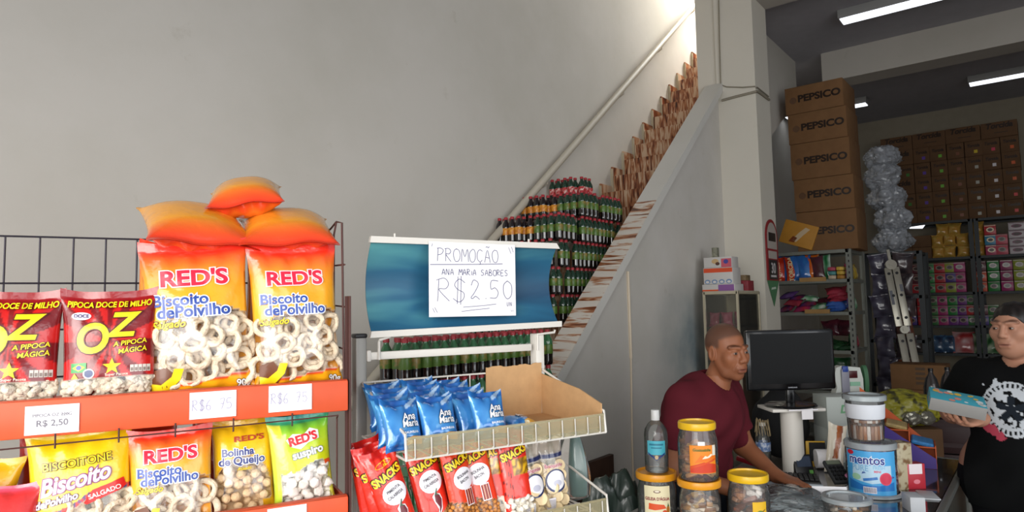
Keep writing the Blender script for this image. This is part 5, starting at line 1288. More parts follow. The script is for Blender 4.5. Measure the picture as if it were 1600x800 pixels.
# ---- small stock on the grey shelving
def mini_mesh(c0, c1, w, h, t, seed, word=None, tc='#f0e0b0'):
    P = Pouch(w, h, t, lambda u, v: C4(mix(c0, c1, .5+.9*noise.noise(Vector((u*1.3+seed, v*3, seed))))), seed, nx=12, nz=18, wr=1.2)
    if word: P.text(word, .0, h*.5, w*.42, tc, bold=.03, rot=pi/2, off=.003)
    o = P.build(None, 'film_bag'); me = o.data; bpy.data.objects.remove(o); return me
def mini(me, label, loc, rot, group, cat='snack bag', name='snack_bag', sc=1):
    t = thing(name, label, cat, loc, rot=rot, group=group); place_part('film_bag', me, t, (0, 0, 0), (0, 0, 0), sc); return t
rd = random.Random(33)
A1 = [mini_mesh('#d8481e', '#b0281a', .15, .27, .06, 81, 'TORCIDA'), mini_mesh('#2f5ca8', '#3a86c8', .15, .28, .06, 82), mini_mesh('#d8741e', '#c8501e', .14, .28, .06, 83), mini_mesh('#4a2a2a', '#5a3440', .13, .26, .05, 84), mini_mesh('#1f6a38', '#d0d6d0', .13, .27, .05, 85)]
row = [(-2.48, 0, 'reddish orange'), (-2.40, 1, 'blue'), (-2.33, 0, 'reddish orange'), (-2.255, 1, 'blue'), (-2.19, 0, 'reddish orange'), (-2.12, 1, 'blue'), (-2.06, 1, 'blue'), (-1.985, 2, 'orange'), (-1.92, 3, 'dark brown'), (-1.86, 4, 'green and white')]
nth = ['first', 'second', 'third', 'fourth', 'fifth', 'sixth', 'seventh', 'eighth', 'ninth', 'tenth']
for i, (x, k, cn) in enumerate(row): mini(A1[k], '%s snack bag, %s from the left on top grey tier' % (cn, nth[i]), (x, 7.86+.02*(i % 2), 1.787), (radians(-8), radians(-5+rd.uniform(-4, 4)), rd.uniform(-.1, .5)), 'standing bags on the grey shelving')
for j, cs in enumerate((('#c8b49a', '#4a8a8a', '#b0485a'), ('#b07a2a', '#c8a43a', '#d8b44a'))):
    for i, c in enumerate(cs):
        carton('small %s packet stack, %s from the bottom on the top grey tier' % (('mixed', 'yellow')[j], nth[i]), (-1.785+.085*j, 7.86, 1.787+.045*i), (.08, .12, .042), rd.uniform(-.1, .1), mat('pk'+c, c, .5, var=.3, vscale=40), name='packet', cat='packet', bev=.012)
pal = [('#a02430', '#2a3a8a', 'red and blue'), ('#8a2a6a', '#c8384a', 'magenta'), ('#2f8a4a', '#e0e4da', 'green and white'), ('#b03a4a', '#8a3040', 'rose'), ('#2a4a9a', '#4a7ac0', 'blue'), ('#b8942a', '#d8b83a', 'yellow'), ('#5a3a78', '#7a5a98', 'violet'), ('#2a5a30', '#1f3a28', 'dark green'), ('#5a2430', '#3a1a24', 'maroon')]
PM = [mini_mesh(a, b, .19, .17, .07, 90+i) for i, (a, b, n) in enumerate(pal)]
def heap(x, y, z, k, where, flat=True, sc=1, dz=0):
    mini(PM[k], '%s snack bag %s' % (pal[k][2], where), (x, y, z+dz), (radians(rd.uniform(-75, -55) if flat else rd.uniform(-14, -4)), radians(rd.uniform(-12, 12)), rd.uniform(-.4, .4)), 'loose bags on the grey shelving', sc=sc)
for i, (x, dz, k) in enumerate(((-2.30, 0, 0), (-2.12, 0, 1), (-2.22, .07, 3), (-2.05, .06, 0), (-2.15, .13, 0), (-2.28, .15, 6), (-2.02, .12, 2), (-1.95, .02, 2), (-1.93, .09, 8))): heap(x, 7.80, 1.445, k, 'in the heap on the middle tier, %s piece from below' % nth[i], dz=dz)
for i in range(3): heap(-1.76, 7.80, 1.445, 4, 'in the flat blue stack on the middle tier, %s from below' % nth[i], dz=.028*i, sc=1.05)
for i in range(4): heap(-1.75, 7.82, 1.445, 3, 'in the flat rose stack on the middle tier, %s from below' % nth[i], dz=.10+.028*i, sc=1.05)
for i, (x, k) in enumerate(((-2.35, 8), (-2.2, 6), (-2.05, 4), (-1.92, 5), (-1.80, 7), (-1.70, 7), (-1.86, 8), (-1.72, 8))): heap(x, 7.85+.10*(i > 5), 1.035, k, 'on the third grey tier, %s along' % nth[i], flat=i < 6, dz=.14*(i > 5))
for i, (x, k) in enumerate(((-1.95, 7), (-1.82, 8), (-1.70, 7), (-1.76, 7))): heap(x, 7.9, .605, k, 'on the fourth grey tier, %s along' % nth[i], flat=False, dz=.17*(i == 3))
for i, (y, z, k) in enumerate(((7.98, 1.787, 1), (8.15, 1.787, 5), (8.32, 1.787, 5), (8.0, 1.443, 6), (8.2, 1.443, 2), (8.0, 1.035, 7), (8.2, 1.035, 3), (8.05, .605, 8), (8.25, .605, 7))): mini(PM[k], '%s snack bag at the right end of grey shelving, %s of nine' % (pal[k][2], nth[i]), (-1.66, y, z), (radians(-6), rd.uniform(-.1, .1), radians(90)), 'loose bags on the grey shelving')
# ---- second unit behind, with clear sacks on top and silvery bags in front
rackunit('dark steel shelving behind the grey one, under the clear plastic sacks', -1.62, -1.08, 8.75, 9.25, (2.10, 1.6, 1.1, .6), MSD, holes=False)
MSK = mat('sack_film', '#a6abb2', .22, coat=.6, spec=.7, var=.35, vscale=14); MSK.node_tree.nodes['Principled BSDF'].inputs['Alpha'].default_value = .82
def sack(label, loc, rx, ry, h, seed, group): return crumple(label, loc, rx, ry, h, seed, 'plastic_sack', MSK, 'sack', group, .28)
zz = 2.10
for i, (h, x) in enumerate(((.33, -1.36), (.34, -1.35), (.34, -1.39), (.34, -1.42), (.30, -1.42))):
    sack('clear crinkled plastic sack, %s of the pile beside the brown cartons' % (['lowest', 'second from below', 'middle', 'second from above', 'topmost'][i]), (x, 8.95, zz), .19, .22, h, i*3+5, 'pile of clear sacks'); zz += h*.74
MSV = [mini_mesh('#6a6a7a', '#3a3444', .20, .22, .10, 101), mini_mesh('#5a4a4a', '#2f2a30', .20, .22, .10, 102), mini_mesh('#8a4a30', '#3f3436', .18, .20, .10, 103)]
n = 0
for j in range(2):
    for i in range(7):
        k = 2 if (j == 1 and i in (3, 5)) else (0 if j == 0 else 1)
        mini(MSV[k], '%s bag, %s column below the clear sacks, %s from above' % (('silvery violet', 'dark grey', 'rust brown')[k], ('left', 'right')[j], nth[i]), (-1.46+.20*j, 8.70+.02*j, 1.84-.235*i), (radians(rd.uniform(-8, 8)), rd.uniform(-.15, .15), rd.uniform(-.3, .3)), 'bags hung on the dark shelving', sc=1.1)
        n += 1
bm = BM()
for j in range(2): tube(bm, [(-1.46+.20*j, 8.73, 2.09), (-1.46+.20*j, 8.73, .45)], .004, 5)
tag(obj('hanging_strip', bm, MSD), 'thin dark strips carrying the hung bags below the sacks', 'strip')
# ---- back wall shelving with cartons
BY = 11.70
rackunit('dark steel shelving along the back wall, left bay', -1.88, -.785, BY, 12.2, (2.70, 2.16, 1.645, 1.165, .76, .25), MSD, holes=False)
rackunit('dark steel shelving along the back wall, right bay', -.715, .40, BY, 12.2, (2.70, 2.16, 1.645, 1.165, .76, .25), MSD, holes=False)
def stickers(d, w, h, c, small):
    d.text('Torcida', -.0, h*.60, .060 if small else .105, '#2a1c14', bold=.045, wx=.80 if small else .95, shear=.2)
    if small: d.rect(.005, h*.20, .048, h*.40, c)
    else: d.rect(-.06, h*.28, .10, h*.33, '#3a281c')
CH = .2265; cw = .215; zc = 2.702
stc = ['#5a3a9a', '#6ab03a', '#7a4a34', '#a9a9a0', '#d8d4d8', '#c85a2a', '#c83a3a']
protos = {}
def tcart(x, r, wide, c, label):
    key = (wide, c); w = 2*cw if wide else cw
    loc = (x+w/2+rd.uniform(-.003, .003), BY+.22+rd.uniform(-.008, .008), zc+CH*(5-r)); rot = (0, 0, rd.uniform(-.012, .012))
    if key not in protos:
        t = carton(label, loc, (w-.006, .40, CH-.003), rot[2], MKD, lambda d: stickers(d, w, CH, c, not wide), name='carton', cat='carton', bev=.003); t['group'] = 'brown cartons stacked on the back shelving'; protos[key] = t
    else: dup(protos[key], loc, rot, label)
rown = ['top', 'second', 'third', 'fourth', 'fifth', 'bottom']
for i in range(4): tcart(-1.87+2*cw*i, 0, True, None, 'wide brown carton, %s from the left in the top row on the back shelving' % nth[i])
for r in range(1, 6):
    if r in (1, 3, 5): tcart(-1.87, r, True, None, 'wide brown carton at the left end of the %s row on the back shelving' % rown[r])
    else:
        for i in range(2): tcart(-1.87+cw*i, r, False, '#3f7a34', 'small dark green stickered carton, %s in the %s row of the back stack' % (nth[i], rown[r]))
    for i in range(6):
        c = stc[i] if not (i == 5 and r > 3) else '#c83a3a'
        if i == 3 and r == 1: c = '#c8b02a'
        if i == 4 and r == 1: c = '#c8405a'
        tcart(-1.44+cw*i, r, False, c, 'small brown carton, %s column of small ones, %s row of the back stack' % (nth[i], rown[r]))
# stock of the back shelving
SB = {}
def sweetbox(x, z, c, label, w=.145, h=.145, e='#8a7c72'):
    key = (c, w, h); loc = (x, BY+.13, z); rot = (0, 0, rd.uniform(-.03, .03))
    if key not in SB:
        t = carton(label, loc, (w-.006, .18, h-.004), rot[2], mat('box'+c, c, .45, coat=.2), lambda d: (d.ell(0, h*.5, w*.32, h*.24, e), d.ell(0, h*.5, w*.2, h*.15, '#3a2a2a', .001), d.rect(-w*.45, h*.86, w*.45, h*.93, e)), name='sweet_box', cat='box'); t['group'] = 'sweet boxes on the back shelving'; SB[key] = t
    else: dup(SB[key], loc, rot, label)
cn = {'#1f7a34': 'green', '#a8242c': 'red', '#8f9a2a': 'yellow green', '#a02a6a': 'magenta', '#3f2a78': 'violet', '#c8481e': 'orange', '#5a1f2c': 'dark red', '#6a2f7a': 'purple', '#2f6a34': 'leaf green', '#8a2a5a': 'plum'}
def boxcol(x, z, cs, tier, colname, w=.145):
    for i, c in enumerate(cs): sweetbox(x, z+.147*i, c, '%s sweet box, %s from below, %s column, %s at the back' % (cn[c], nth[i], colname, tier), w)
T2, T3 = 'second tier', 'third tier'
for i, (px, cs) in enumerate(((1431, ['#a8242c', '#5a1f2c', '#5a1f2c']), (1451, ['#1f7a34']*3), (1468, ['#a8242c']*3), (1484, ['#8f9a2a', '#3f2a78', '#8f9a2a']), (1499, ['#a02a6a']*3))): boxcol(ony(px, 430, BY).x, 1.647, cs, T2, nth[i])
for i, (px, cs) in enumerate(((1532, ['#c8481e', '#c8481e', '#5a1f2c']), (1552, ['#1f7a34']*3), (1573, ['#a02a6a', '#8a2a5a', '#8a2a5a']), (1594, ['#8f9a2a']*3))): boxcol(ony(px, 430, BY).x, 1.647, cs, T2+', right bay', nth[i])
for i, (px, cs) in enumerate(((1424, ['#3f2a78', '#5a1f2c', '#5a1f2c']), (1441, ['#a8242c']*3), (1458, ['#2f6a34']*3), (1473, ['#a02a6a']*3), (1489, ['#6a2f7a', '#1f7a34', '#1f7a34']), (1504, ['#6a2f7a']*3), (1518, ['#2f6a34', '#a8242c', '#2f6a34']))): boxcol(ony(px, 490, BY).x, 1.167, cs, T3, nth[i], .132)
for i, (px, cs) in enumerate(((1535, ['#3f2a78', '#5a1f2c']), (1552, ['#2f6a34', '#2f6a34']))): boxcol(ony(px, 490, BY).x, 1.167, cs, T3+', right bay', nth[i])
for i, (z, c) in enumerate(((2.162, '#a8345a'), (2.307, '#3a86a8'), (2.452, '#b8242c'))):
    cn[c] = ('pink', 'sky blue', 'bright red')[i]; sweetbox(ony(1548, 380, BY).x, z, c, '%s sweet box in the three-high pile on the top tier, right bay' % cn[c], e='#e8d8b8')
for i in range(2): sweetbox(ony(1565, 380, BY).x, 2.162+.147*i, '#c0485a', 'rose sweet box, %s from below, beside the three-high pile' % nth[i])
for i in range(4): sweetbox(ony(1590, 380, BY).x, 2.162+.112*i, '#c4bcc0', 'white sweet box, %s from below, in the four-high pile' % nth[i], w=.19, h=.11, e='#6a2a48')
for i in range(2):
    for j in range(2): carton('plain brown carton, %s %s, on the top tier of the left back bay' % (('lower', 'upper')[i], ('left', 'right')[j]), (-1.655+.245*j, BY+.2, 2.162+.175*i), (.24, .3, .17), 0, MKD, name='carton', cat='carton')
YB = mini_mesh('#b89a4a', '#c08a3a', .19, .20, .12, 111)
k = 0
for (px, z) in ((1463, 2.162), (1480, 2.162), (1463, 2.33), (1482, 2.35), (1472, 2.49), (1490, 2.49), (1503, 2.162), (1503, 2.33)):
    mini(YB, 'yellow and orange snack bag in the bundle on the top back tier, %s of eight' % nth[k], (ony(px, 380, BY).x, BY+.15, z), (radians(-6), rd.uniform(-.1, .1), rd.uniform(-.2, .2)), 'yellow bundled bags', sc=.9); k += 1
for i in range(3): mini(YB, 'yellow snack bag, %s from below, left end of the right back bay' % nth[i], (ony(1528, 380, BY).x, BY+.15, 2.162+.165*i), (radians(-6), 0, .1), 'yellow bundled bags', sc=.85)
for i in range(4): mini(MSV[i % 2], 'dark bag standing on the second back tier behind the ladder, %s of four' % nth[i], (-1.78+.13*i, BY+.12, 1.647), (radians(-5), 0, rd.uniform(-.3, .3)), 'dark bags behind the ladder', sc=.85)
LW = [mini_mesh('#3a3434', '#6a6460', .17, .2, .08, 121), mini_mesh('#5a8ab0', '#26304a', .17, .2, .08, 122), mini_mesh('#c8c4c4', '#a82a2c', .22, .24, .09, 123), mini_mesh('#2a5a30', '#c8d0b8', .18, .22, .08, 124)]
for i, (px, k, nme) in enumerate(((1430, 0, 'dark'), (1447, 0, 'dark'), (1463, 1, 'blue'), (1480, 1, 'blue'), (1505, 2, 'white and red'), (1535, 3, 'green'), (1552, 3, 'green'))): mini(LW[k], '%s packet lying on the lowest visible back tier, %s from the left' % (nme, nth[i]), (ony(px, 540, BY).x, BY+.12, .765), (radians(-12), 0, rd.uniform(-.2, .2)), 'packets on the low back tier', sc=1.25)
for i in range(5): mini(LW[0] if i % 2 else MSV[1], 'dark packet on the bottom back tier, %s from the left' % nth[i], (-1.55+.28*i, BY+.15, .255), (radians(-8), 0, 0), 'packets on the bottom back tier', sc=1.3)
t = thing('tube_lamp', 'small lit tube lamp under the carton stack at the left back', 'lamp', (-1.60, BY-.02, 2.60))
bm = BM(); box(bm, (-.155, 0, .0), (.13, .03, .075), bev=.01); obj('diffuser', bm, ME, t); bm = BM(); prism(bm, [(-.06, 0, .035), (.26, 0, .062), (.22, 0, .012)], (0, .02, 0)); obj('diffuser', bm, ME, t)
bm = BM(); box(bm, (.05, .02, .068), (.55, .04, .02)); obj('housing', bm, MSD, t)
# ---- aluminium folding ladder
MLA = mat('ladder_aluminium', '#b4b0a2', .35, metal=.55)
p0 = ony(1391, 410, 8.55); p1 = ony(1424, 570, 8.35); dv = (p1-p0)/(p0.z-p1.z); base = p0+dv*p0.z
lad = thing('folding_ladder', 'folded aluminium ladder leaning on the dark shelving', 'ladder', tuple(base.xy)+(0,)); up = (p0-base); ln = up.length; ux = up.normalized()
side = Vector((.93, .36, 0)); side = (side-ux*side.dot(ux)).normalized(); nn = ux.cross(side); Rm = Matrix((side, nn, ux)).transposed()
for s in (-1, 1):
    bm = BM()
    for a, b in ((0, .60), (.64, .97)):
        box(bm, Rm@Vector((.040*s*(1+.12*(1-(a+b)/2)), 0, ln*(a+b)/2)), (.072, .028, ln*(b-a)), bev=.006, R=Rm)
    for k in range(8):
        q0 = Rm@Vector((.040*s, 0, ln*(.06+.125*k)))
        tube(bm, [q0-nn*.020, q0+nn*.020], .016, 10, mi=1)
    obj('rail', bm, [MLA, MBK], lad)
for z, r in ((.985, .058), (.62, .044)):
    bm = BM(); q0 = Rm@Vector((0, 0, ln*z)); tube(bm, [q0-nn*.022, q0+nn*.022], r, 18); tube(bm, [q0-nn*.03, q0+nn*.03], r*.4, 12); obj('hinge', bm, MLA, lad)
bm = BM(); box(bm, Rm@Vector((0, 0, ln+.09)), (.03, .02, .12), R=Rm); obj('stop', bm, MLA, lad)
for s, z in ((-1, .80), (1, .85)):
    bm = BM(); box(bm, Rm@Vector((.055*s, -.0145 if nn.y > 0 else .0145, ln*z)), (.03, .002, .16 if s < 0 else .08), R=Rm); obj('sticker', bm, mat('grey_sticker', '#6a6c74', .5), lad)
# ---- floor stacks in the middle distance
def vents(d): [d.rect(-.02, .05+.045*i, .06, .075+.045*i, '#5a4632') for i in range(4)]
for i, (x, z, h) in enumerate(((-1.0, .0, .35), (-1.0, .352, .34), (-.995, .695, .235))): carton('wide brown carton with dark printed bars, %s of the floor stack before the ladder' % (['lowest', 'middle', 'top'][i]), (x, 7.62, z), (.46, .34, h), .0, MKR, vents, name='carton', cat='carton')
carton('brown carton on the floor nearer than the barred stack', (-1.07, 6.6, 0), (.50, .34, .52), .25, MKD, name='carton', cat='carton')
cr = thing('drinks_crate', 'dark red plastic drinks crate stack behind the counter', 'crate', tuple(at(1492, 690, 4.80).xy)+(0,), radians(12)); MCR = mat('dark_red_crate', '#2f1516', .5)
for k in range(3):
    bm = BM(); z = .24*k; W_, D_ = .50, .36
    for s in (-1, 1): box(bm, (0, s*D_/2, z+.12), (W_, .02, .23), bev=.004); box(bm, (s*W_/2, 0, z+.12), (.02, D_, .23), bev=.004); box(bm, (0, s*(D_/2+.008), z+.20), (W_*.94, .012, .03)); box(bm, (0, s*(D_/2+.008), z+.06), (W_*.94, .012, .03))
    box(bm, (0, 0, z+.012), (W_, D_, .02)); obj('crate_tier', bm, MCR, cr)
bm = BM(); box(bm, (0, 0, .725), (.48, .34, .012)); obj('crate_tier', bm, MCR, cr)
p = at(1410, 690, 4.45)
bm = BM(); bmesh.ops.create_icosphere(bm, subdivisions=5, radius=1)
for v in bm.verts:
    d = v.co.copy(); k = 1+.16*noise.noise(d*2+Vector((4, 0, 0)))+.09*noise.noise(d*6)-.05*abs(noise.noise(d*11)); v.co = Vector((d.x*.21*k, d.y*.16*k, max(.0, .09+d.z*.13*k)))
yq = tag(obj('snack_sack', bm, label_mat('yellow_dark_print', '#8f8a24', '#3c3a16', 18), loc=(0, 0, 0), rot=(0, 0, .6), sharp=1), 'large dark yellow sack of snacks behind the orange sweet display', 'sack')
yq.location = (at(1410, 640, 4.45).x, at(1410, 640, 4.45).y, .735)
for k, (a, b) in enumerate(((.0, -.03), (.09, -.02))):
    bm = BM(); bmesh.ops.create_icosphere(bm, subdivisions=3, radius=1)
    for v in bm.verts: d = v.co.copy(); kk = 1+.25*noise.noise(d*3+Vector((k, 0, 0))); v.co = Vector((.055*kk*d.x, .04*kk*d.y, .045*kk*d.z))
    o = obj('silver_packet', bm, mat('silver_foil', '#8a887c', .25, metal=.6), yq, loc=(a-.02, -.145+b*.3, .06), sharp=.5)
bm = BM(); box(bm, (0, 0, .362), (.34, .30, .725), bev=.01); tag(obj('carton', bm, MKD, loc=(yq.location.x, yq.location.y, 0), rot=(0, 0, .6)), 'tall brown carton on the floor carrying the dark yellow sack', 'carton')
def bigbottle(label, loc, m, capm):
    t = thing('large_bottle', label, 'bottle', loc, group='large bottles behind the counter'); bm = BM(); lathe(bm, [(0, .002), (.045, .002), (.05, .012), (.048, .05), (.052, .08), (.05, .20), (.036, .26), (.016, .295), (.014, .315)], 18); obj('bottle_body', bm, m, t)
    bm = BM(); lathe(bm, [(.0165, .312), (.0165, .332), (0, .333)], 12); obj('cap', bm, capm, t)
MCB2 = film('smoky_bottle', '#5c6068', .22, .08)
for i, (px, d) in enumerate(((1458, 4.72), (1484, 4.78), (1507, 4.80))): q = at(px, 640, d); bigbottle('large clear bottle with a black cap on the dark red crates, %s of three' % (['left', 'middle', 'right'][i]), (q.x, q.y, .732), MCB2, MBK)
for i, (px, d) in enumerate(((1512, 5.0), (1528, 5.05), (1543, 5.1))): q = at(px, 700, d); bigbottle('large dark cola bottle on the floor behind the person in black, %s of three' % (['left', 'middle', 'right'][i]), (q.x, q.y, 0), MCOLA, MCAP)
# ---- glass cabinet between parapet and column, with sweet boxes on it
cb = thing('glass_cabinet', 'narrow aluminium and glass cabinet of sweets in front of the column', 'cabinet', (-2.052, 5.55, 0))
bm = BM(); W_, D_, H_ = .275, .50, 1.645
for x in (-1, 1):
    for y in (-1, 1): box(bm, (x*W_/2, y*D_/2, H_/2), (.018, .018, H_))
for z in (.05, H_-.01):
    for s in (-1, 1): box(bm, (s*W_/2, 0, z), (.018, D_, .02)); box(bm, (0, s*D_/2, z), (W_, .018, .02))
obj('frame', bm, mat('cabinet_frame', '#bdb49c', .4, metal=.3), cb)
bm = BM(); gm = film('cabinet_glass', '#d9d8cc', .05, .06)
for s in (-1, 1): box(bm, (s*W_/2, 0, H_/2), (.004, D_-.02, H_-.05))
box(bm, (0, -D_/2, H_/2), (W_-.02, .004, H_-.05)); obj('pane', bm, gm, cb)
bm = BM(); box(bm, (0, D_/2, H_/2), (W_, .006, H_)); box(bm, (0, 0, H_+.002), (W_+.01, D_+.01, .008)); obj('back_panel', bm, mat('cabinet_back', '#b5ad9c', .6), cb)
for z in (1.36, 1.08, .80, .5, .2): bm = BM(); box(bm, (0, 0, z), (W_-.02, D_-.02, .006)); obj('shelf', bm, gm, cb)
RP_ = mini_mesh('#a01f4a', '#d8789a', .09, .11, .05, 131); GP_ = mini_mesh('#8a8a84', '#b0485a', .09, .10, .05, 132); BP_ = mini_mesh('#2a3a7a', '#b03a4a', .09, .10, .05, 133)
for z, me, nme in ((1.364, RP_, 'shiny crimson'), (1.084, GP_, 'grey and rose'), (.804, BP_, 'blue and red')):
    for i in range(5): mini(me, '%s sweet packet on a glass cabinet shelf, %s from the front' % (nme, nth[i]), (-2.06+.085*((i % 3)-1), 5.38+.08*i, z), (radians(-10), 0, rd.uniform(-.3, .9)), 'packets in the glass cabinet', cat='packet', name='sweet_packet')
z = 1.652
carton('white and orange sweet display carton on the glass cabinet, lowest', (-2.075, 5.42, z), (.27, .20, .055), 0, mat('white_carton', '#c9c6c2', .5), lambda d: (d.rect(-.135, 0, .0, .012, '#d8562a'), d.rect(0, .0, .13, .05, '#8a5a98')))
carton('white carton with an orange band and blue swirls on the glass cabinet', (-2.085, 5.44, z+.057), (.245, .18, .135), 0, MATS['white_carton'], lambda d: (d.rect(-.12, .095, .12, .130, '#d8502a'), [d.ell(-.09+.06*i, .02, .024, .018, '#6a8ab0') for i in range(4)], [d.ell(-.09+.06*i, .018, .015, .010, '#d8d4d0', .001) for i in range(4)]))
carton('small white and lilac carton topmost on the glass cabinet', (-2.09, 5.44, z+.194), (.235, .15, .085), 0, MATS['white_carton'], lambda d: (d.rect(.03, 0, .115, .07, '#c85a6a'), d.ell(-.02, .05, .03, .02, '#c8a878'), d.ell(.0, .03, .018, .014, '#5a3a30', .001), d.ell(.07, .045, .02, .018, '#4a4a98', .001)))
carton('small tin leaning on the wall on the carton pile', (-2.145, 5.47, z+.281), (.045, .05, .085), 0, mat('tin_print', '#8a8a78', .5, var=.5, vscale=60), name='tin', cat='tin')
carton('dark red box at the back of the glass cabinet top', (-1.975, 5.66, z), (.10, .14, .085), 0, mat('dark_red_card', '#8a2f38', .5, var=.3, vscale=40)); carton('small brown box on the dark red one', (-1.985, 5.66, z+.087), (.075, .11, .045), 0, mat('brown_card', '#7a6648', .5, var=.3, vscale=40))
# ---- round-topped red sign and green pennant on the side of the column
sg = thing('column_sign', 'red round-topped sign board on the side of the column', 'sign', (-1.945, 6.315, 1.75)); Wd = .165
def outline(k, z0): return [(-Wd*k, z0)]+[(-Wd*k*1.0*cos(a), .40+(.165*k)*sin(a)) for a in [pi*i/14 for i in range(15)]]+[(Wd*k, z0)]
bm = BM(); prism(bm, [(0, y, z) for y, z in outline(1, .0)], (.008, 0, 0)); obj('board', bm, mat('sign_red', '#8f2028', .45), sg)
bm = BM(); prism(bm, [(.0085, y, z) for y, z in outline(.82, .29)], (.001, 0, 0)); prism(bm, [(.0085, y, z) for y, z in [(-.12, .20), (.12, .20), (.12, .27), (-.12, .27)]], (.001, 0, 0)); prism(bm, [(.0085, y, z) for y, z in [(-.12, .01), (.12, .01), (.12, .19), (-.12, .19)]], (.001, 0, 0), mi=1)
prism(bm, [(.0096, y, z) for y, z in [(-.1, .36), (.1, .36), (.1, .44), (-.1, .44)]], (.001, 0, 0), mi=1)
letter(bm, '30', lambda x, y: Vector((.0098, x, y)), .13, 2, bold=.03, pos=(0, .07)); poly(bm, [(.0098, -.08, .03), (.0098, .08, .03), (.0098, .08, .05), (.0098, -.08, .05)], 2)
obj('print', bm, [ink('#b8b0a8'), ink('#1c1a1c'), ink('#d8d4d4')], sg)
bm = BM(); prism(bm, [(0, -.165, .235), (0, .165, .235), (0, 0, 0)], (.003, 0, 0)); poly(bm, [(.0036, -.07, .15), (.0036, .07, .16), (.0036, .06, .18), (.0036, -.06, .17)], 1)
tag(obj('pennant', bm, [mat('pennant_green', '#4f7f58', .6), ink('#c8d8c8')], loc=(-1.945, 6.315, 1.515)), 'green triangular pennant below the red column sign', 'pennant')
# ================================================================ people: one continuous surface grown from a smooth field
def v3(*a): return np.array(a, np.float32)
class Field:
    def __init__(s): s.p = []
    def cap(s, a, b, ra, rb=None, k=.02, neg=False): s.p.append(('c', v3(*a), v3(*b), ra, ra if rb is None else rb, k, neg)); return s
    def ell(s, c, r, k=.02, neg=False, R=None): s.p.append(('e', v3(*c), v3(*r), k, neg, R)); return s
    def ev(s, X, Y, Z, grow=0.0, only=None):
        D = np.full(X.shape, 1.0, np.float32)
        for p in s.p:
            if p[0] == 'c':
                _, a, b, ra, rb, k, neg = p; lo = np.minimum(a, b)-max(ra, rb)-.06-grow; hi = np.maximum(a, b)+max(ra, rb)+.06+grow
            else:
                _, c, r, k, neg, R = p; m = float(r.max()) if R is not None else r; lo = c-m-.06-grow; hi = c+m+.06+grow
            sl = []
            for ax, G in ((0, X[:, 0, 0]), (1, Y[0, :, 0]), (2, Z[0, 0, :])):
                i0 = int(np.searchsorted(G, lo[ax])); i1 = int(np.searchsorted(G, hi[ax])); sl.append(slice(i0, i1))
            if any(q.stop-q.start < 1 for q in sl): continue
            sl = tuple(sl); x, y, z = X[sl], Y[sl], Z[sl]
            if p[0] == 'c':
                ab = b-a; L = float(ab@ab)+1e-12
                t = np.clip(((x-a[0])*ab[0]+(y-a[1])*ab[1]+(z-a[2])*ab[2])/L, 0, 1)
                d = np.sqrt((x-a[0]-t*ab[0])**2+(y-a[1]-t*ab[1])**2+(z-a[2]-t*ab[2])**2)-(ra+(rb-ra)*t)
            else:
                u, v, w = x-c[0], y-c[1], z-c[2]
                if R is not None: u, v, w = (R[0][0]*u+R[1][0]*v+R[2][0]*w, R[0][1]*u+R[1][1]*v+R[2][1]*w, R[0][2]*u+R[1][2]*v+R[2][2]*w)
                k0 = np.sqrt((u/r[0])**2+(v/r[1])**2+(w/r[2])**2); k1 = np.sqrt((u/r[0]**2)**2+(v/r[1]**2)**2+(w/r[2]**2)**2)+1e-9
                d = k0*(k0-1)/k1
            if neg:
                h = np.clip(.5-.5*(D[sl]+d)/k, 0, 1); D[sl] = D[sl]*(1-h)+(-d)*h+k*h*(1-h)
            else:
                d = d-grow; h = np.clip(.5+.5*(D[sl]-d)/k, 0, 1); D[sl] = D[sl]*(1-h)+d*h-k*h*(1-h)
        return D
def grid(lo, hi, st):
    ax = [np.arange(lo[i], hi[i]+st, st, dtype=np.float32) for i in range(3)]
    return np.meshgrid(*ax, indexing='ij')
def nets(D, X, Y, Z):
    """surface of D = 0 as quads"""
    S = D < 0; nx, ny, nz = D.shape
    P = np.zeros((nx-1, ny-1, nz-1, 3), np.float32); C = np.zeros((nx-1, ny-1, nz-1), np.float32)
    G = np.stack([X, Y, Z], -1); cs = [(i, j, k) for i in (0, 1) for j in (0, 1) for k in (0, 1)]
    sub = lambda A, c: A[c[0]:nx-1+c[0], c[1]:ny-1+c[1], c[2]:nz-1+c[2]]
    for a in cs:
        for ax in range(3):
            if a[ax]: continue
            b = list(a); b[ax] = 1; b = tuple(b); da, db = sub(D, a), sub(D, b); m = (da < 0) != (db < 0)
            t = np.where(m, da/(da-db+1e-12), 0)[..., None]; P += np.where(m[..., None], sub(G, a)*(1-t)+sub(G, b)*t, 0); C += m
    act = C > 0; idx = -np.ones(C.shape, np.int64); idx[act] = np.arange(act.sum()); V = P[act]/C[act][:, None]; Q = []
    for ax in range(3):
        o1, o2 = [(1, 2), (2, 0), (0, 1)][ax]
        sl = [slice(1, n-1) for n in D.shape]; sl[ax] = slice(0, D.shape[ax]-1); s2 = list(sl); s2[ax] = slice(1, D.shape[ax])
        A, B = S[tuple(sl)], S[tuple(s2)]; m = A != B; I = np.argwhere(m)
        if not len(I): continue
        base = I.copy(); base[:, o1] += 1; base[:, o2] += 1   # grid coordinates of the edge start
        c = []
        for d1, d2 in ((0, 0), (1, 0), (1, 1), (0, 1)):
            q = base.copy(); q[:, o1] -= 1-d1; q[:, o2] -= 1-d2; c.append(idx[q[:, 0], q[:, 1], q[:, 2]])
        q = np.stack(c, 1); f = A[m]; q[~f] = q[~f][:, ::-1]; Q.append(q)
    Q = np.concatenate(Q); Q = Q[(Q >= 0).all(1)]; return V, Q
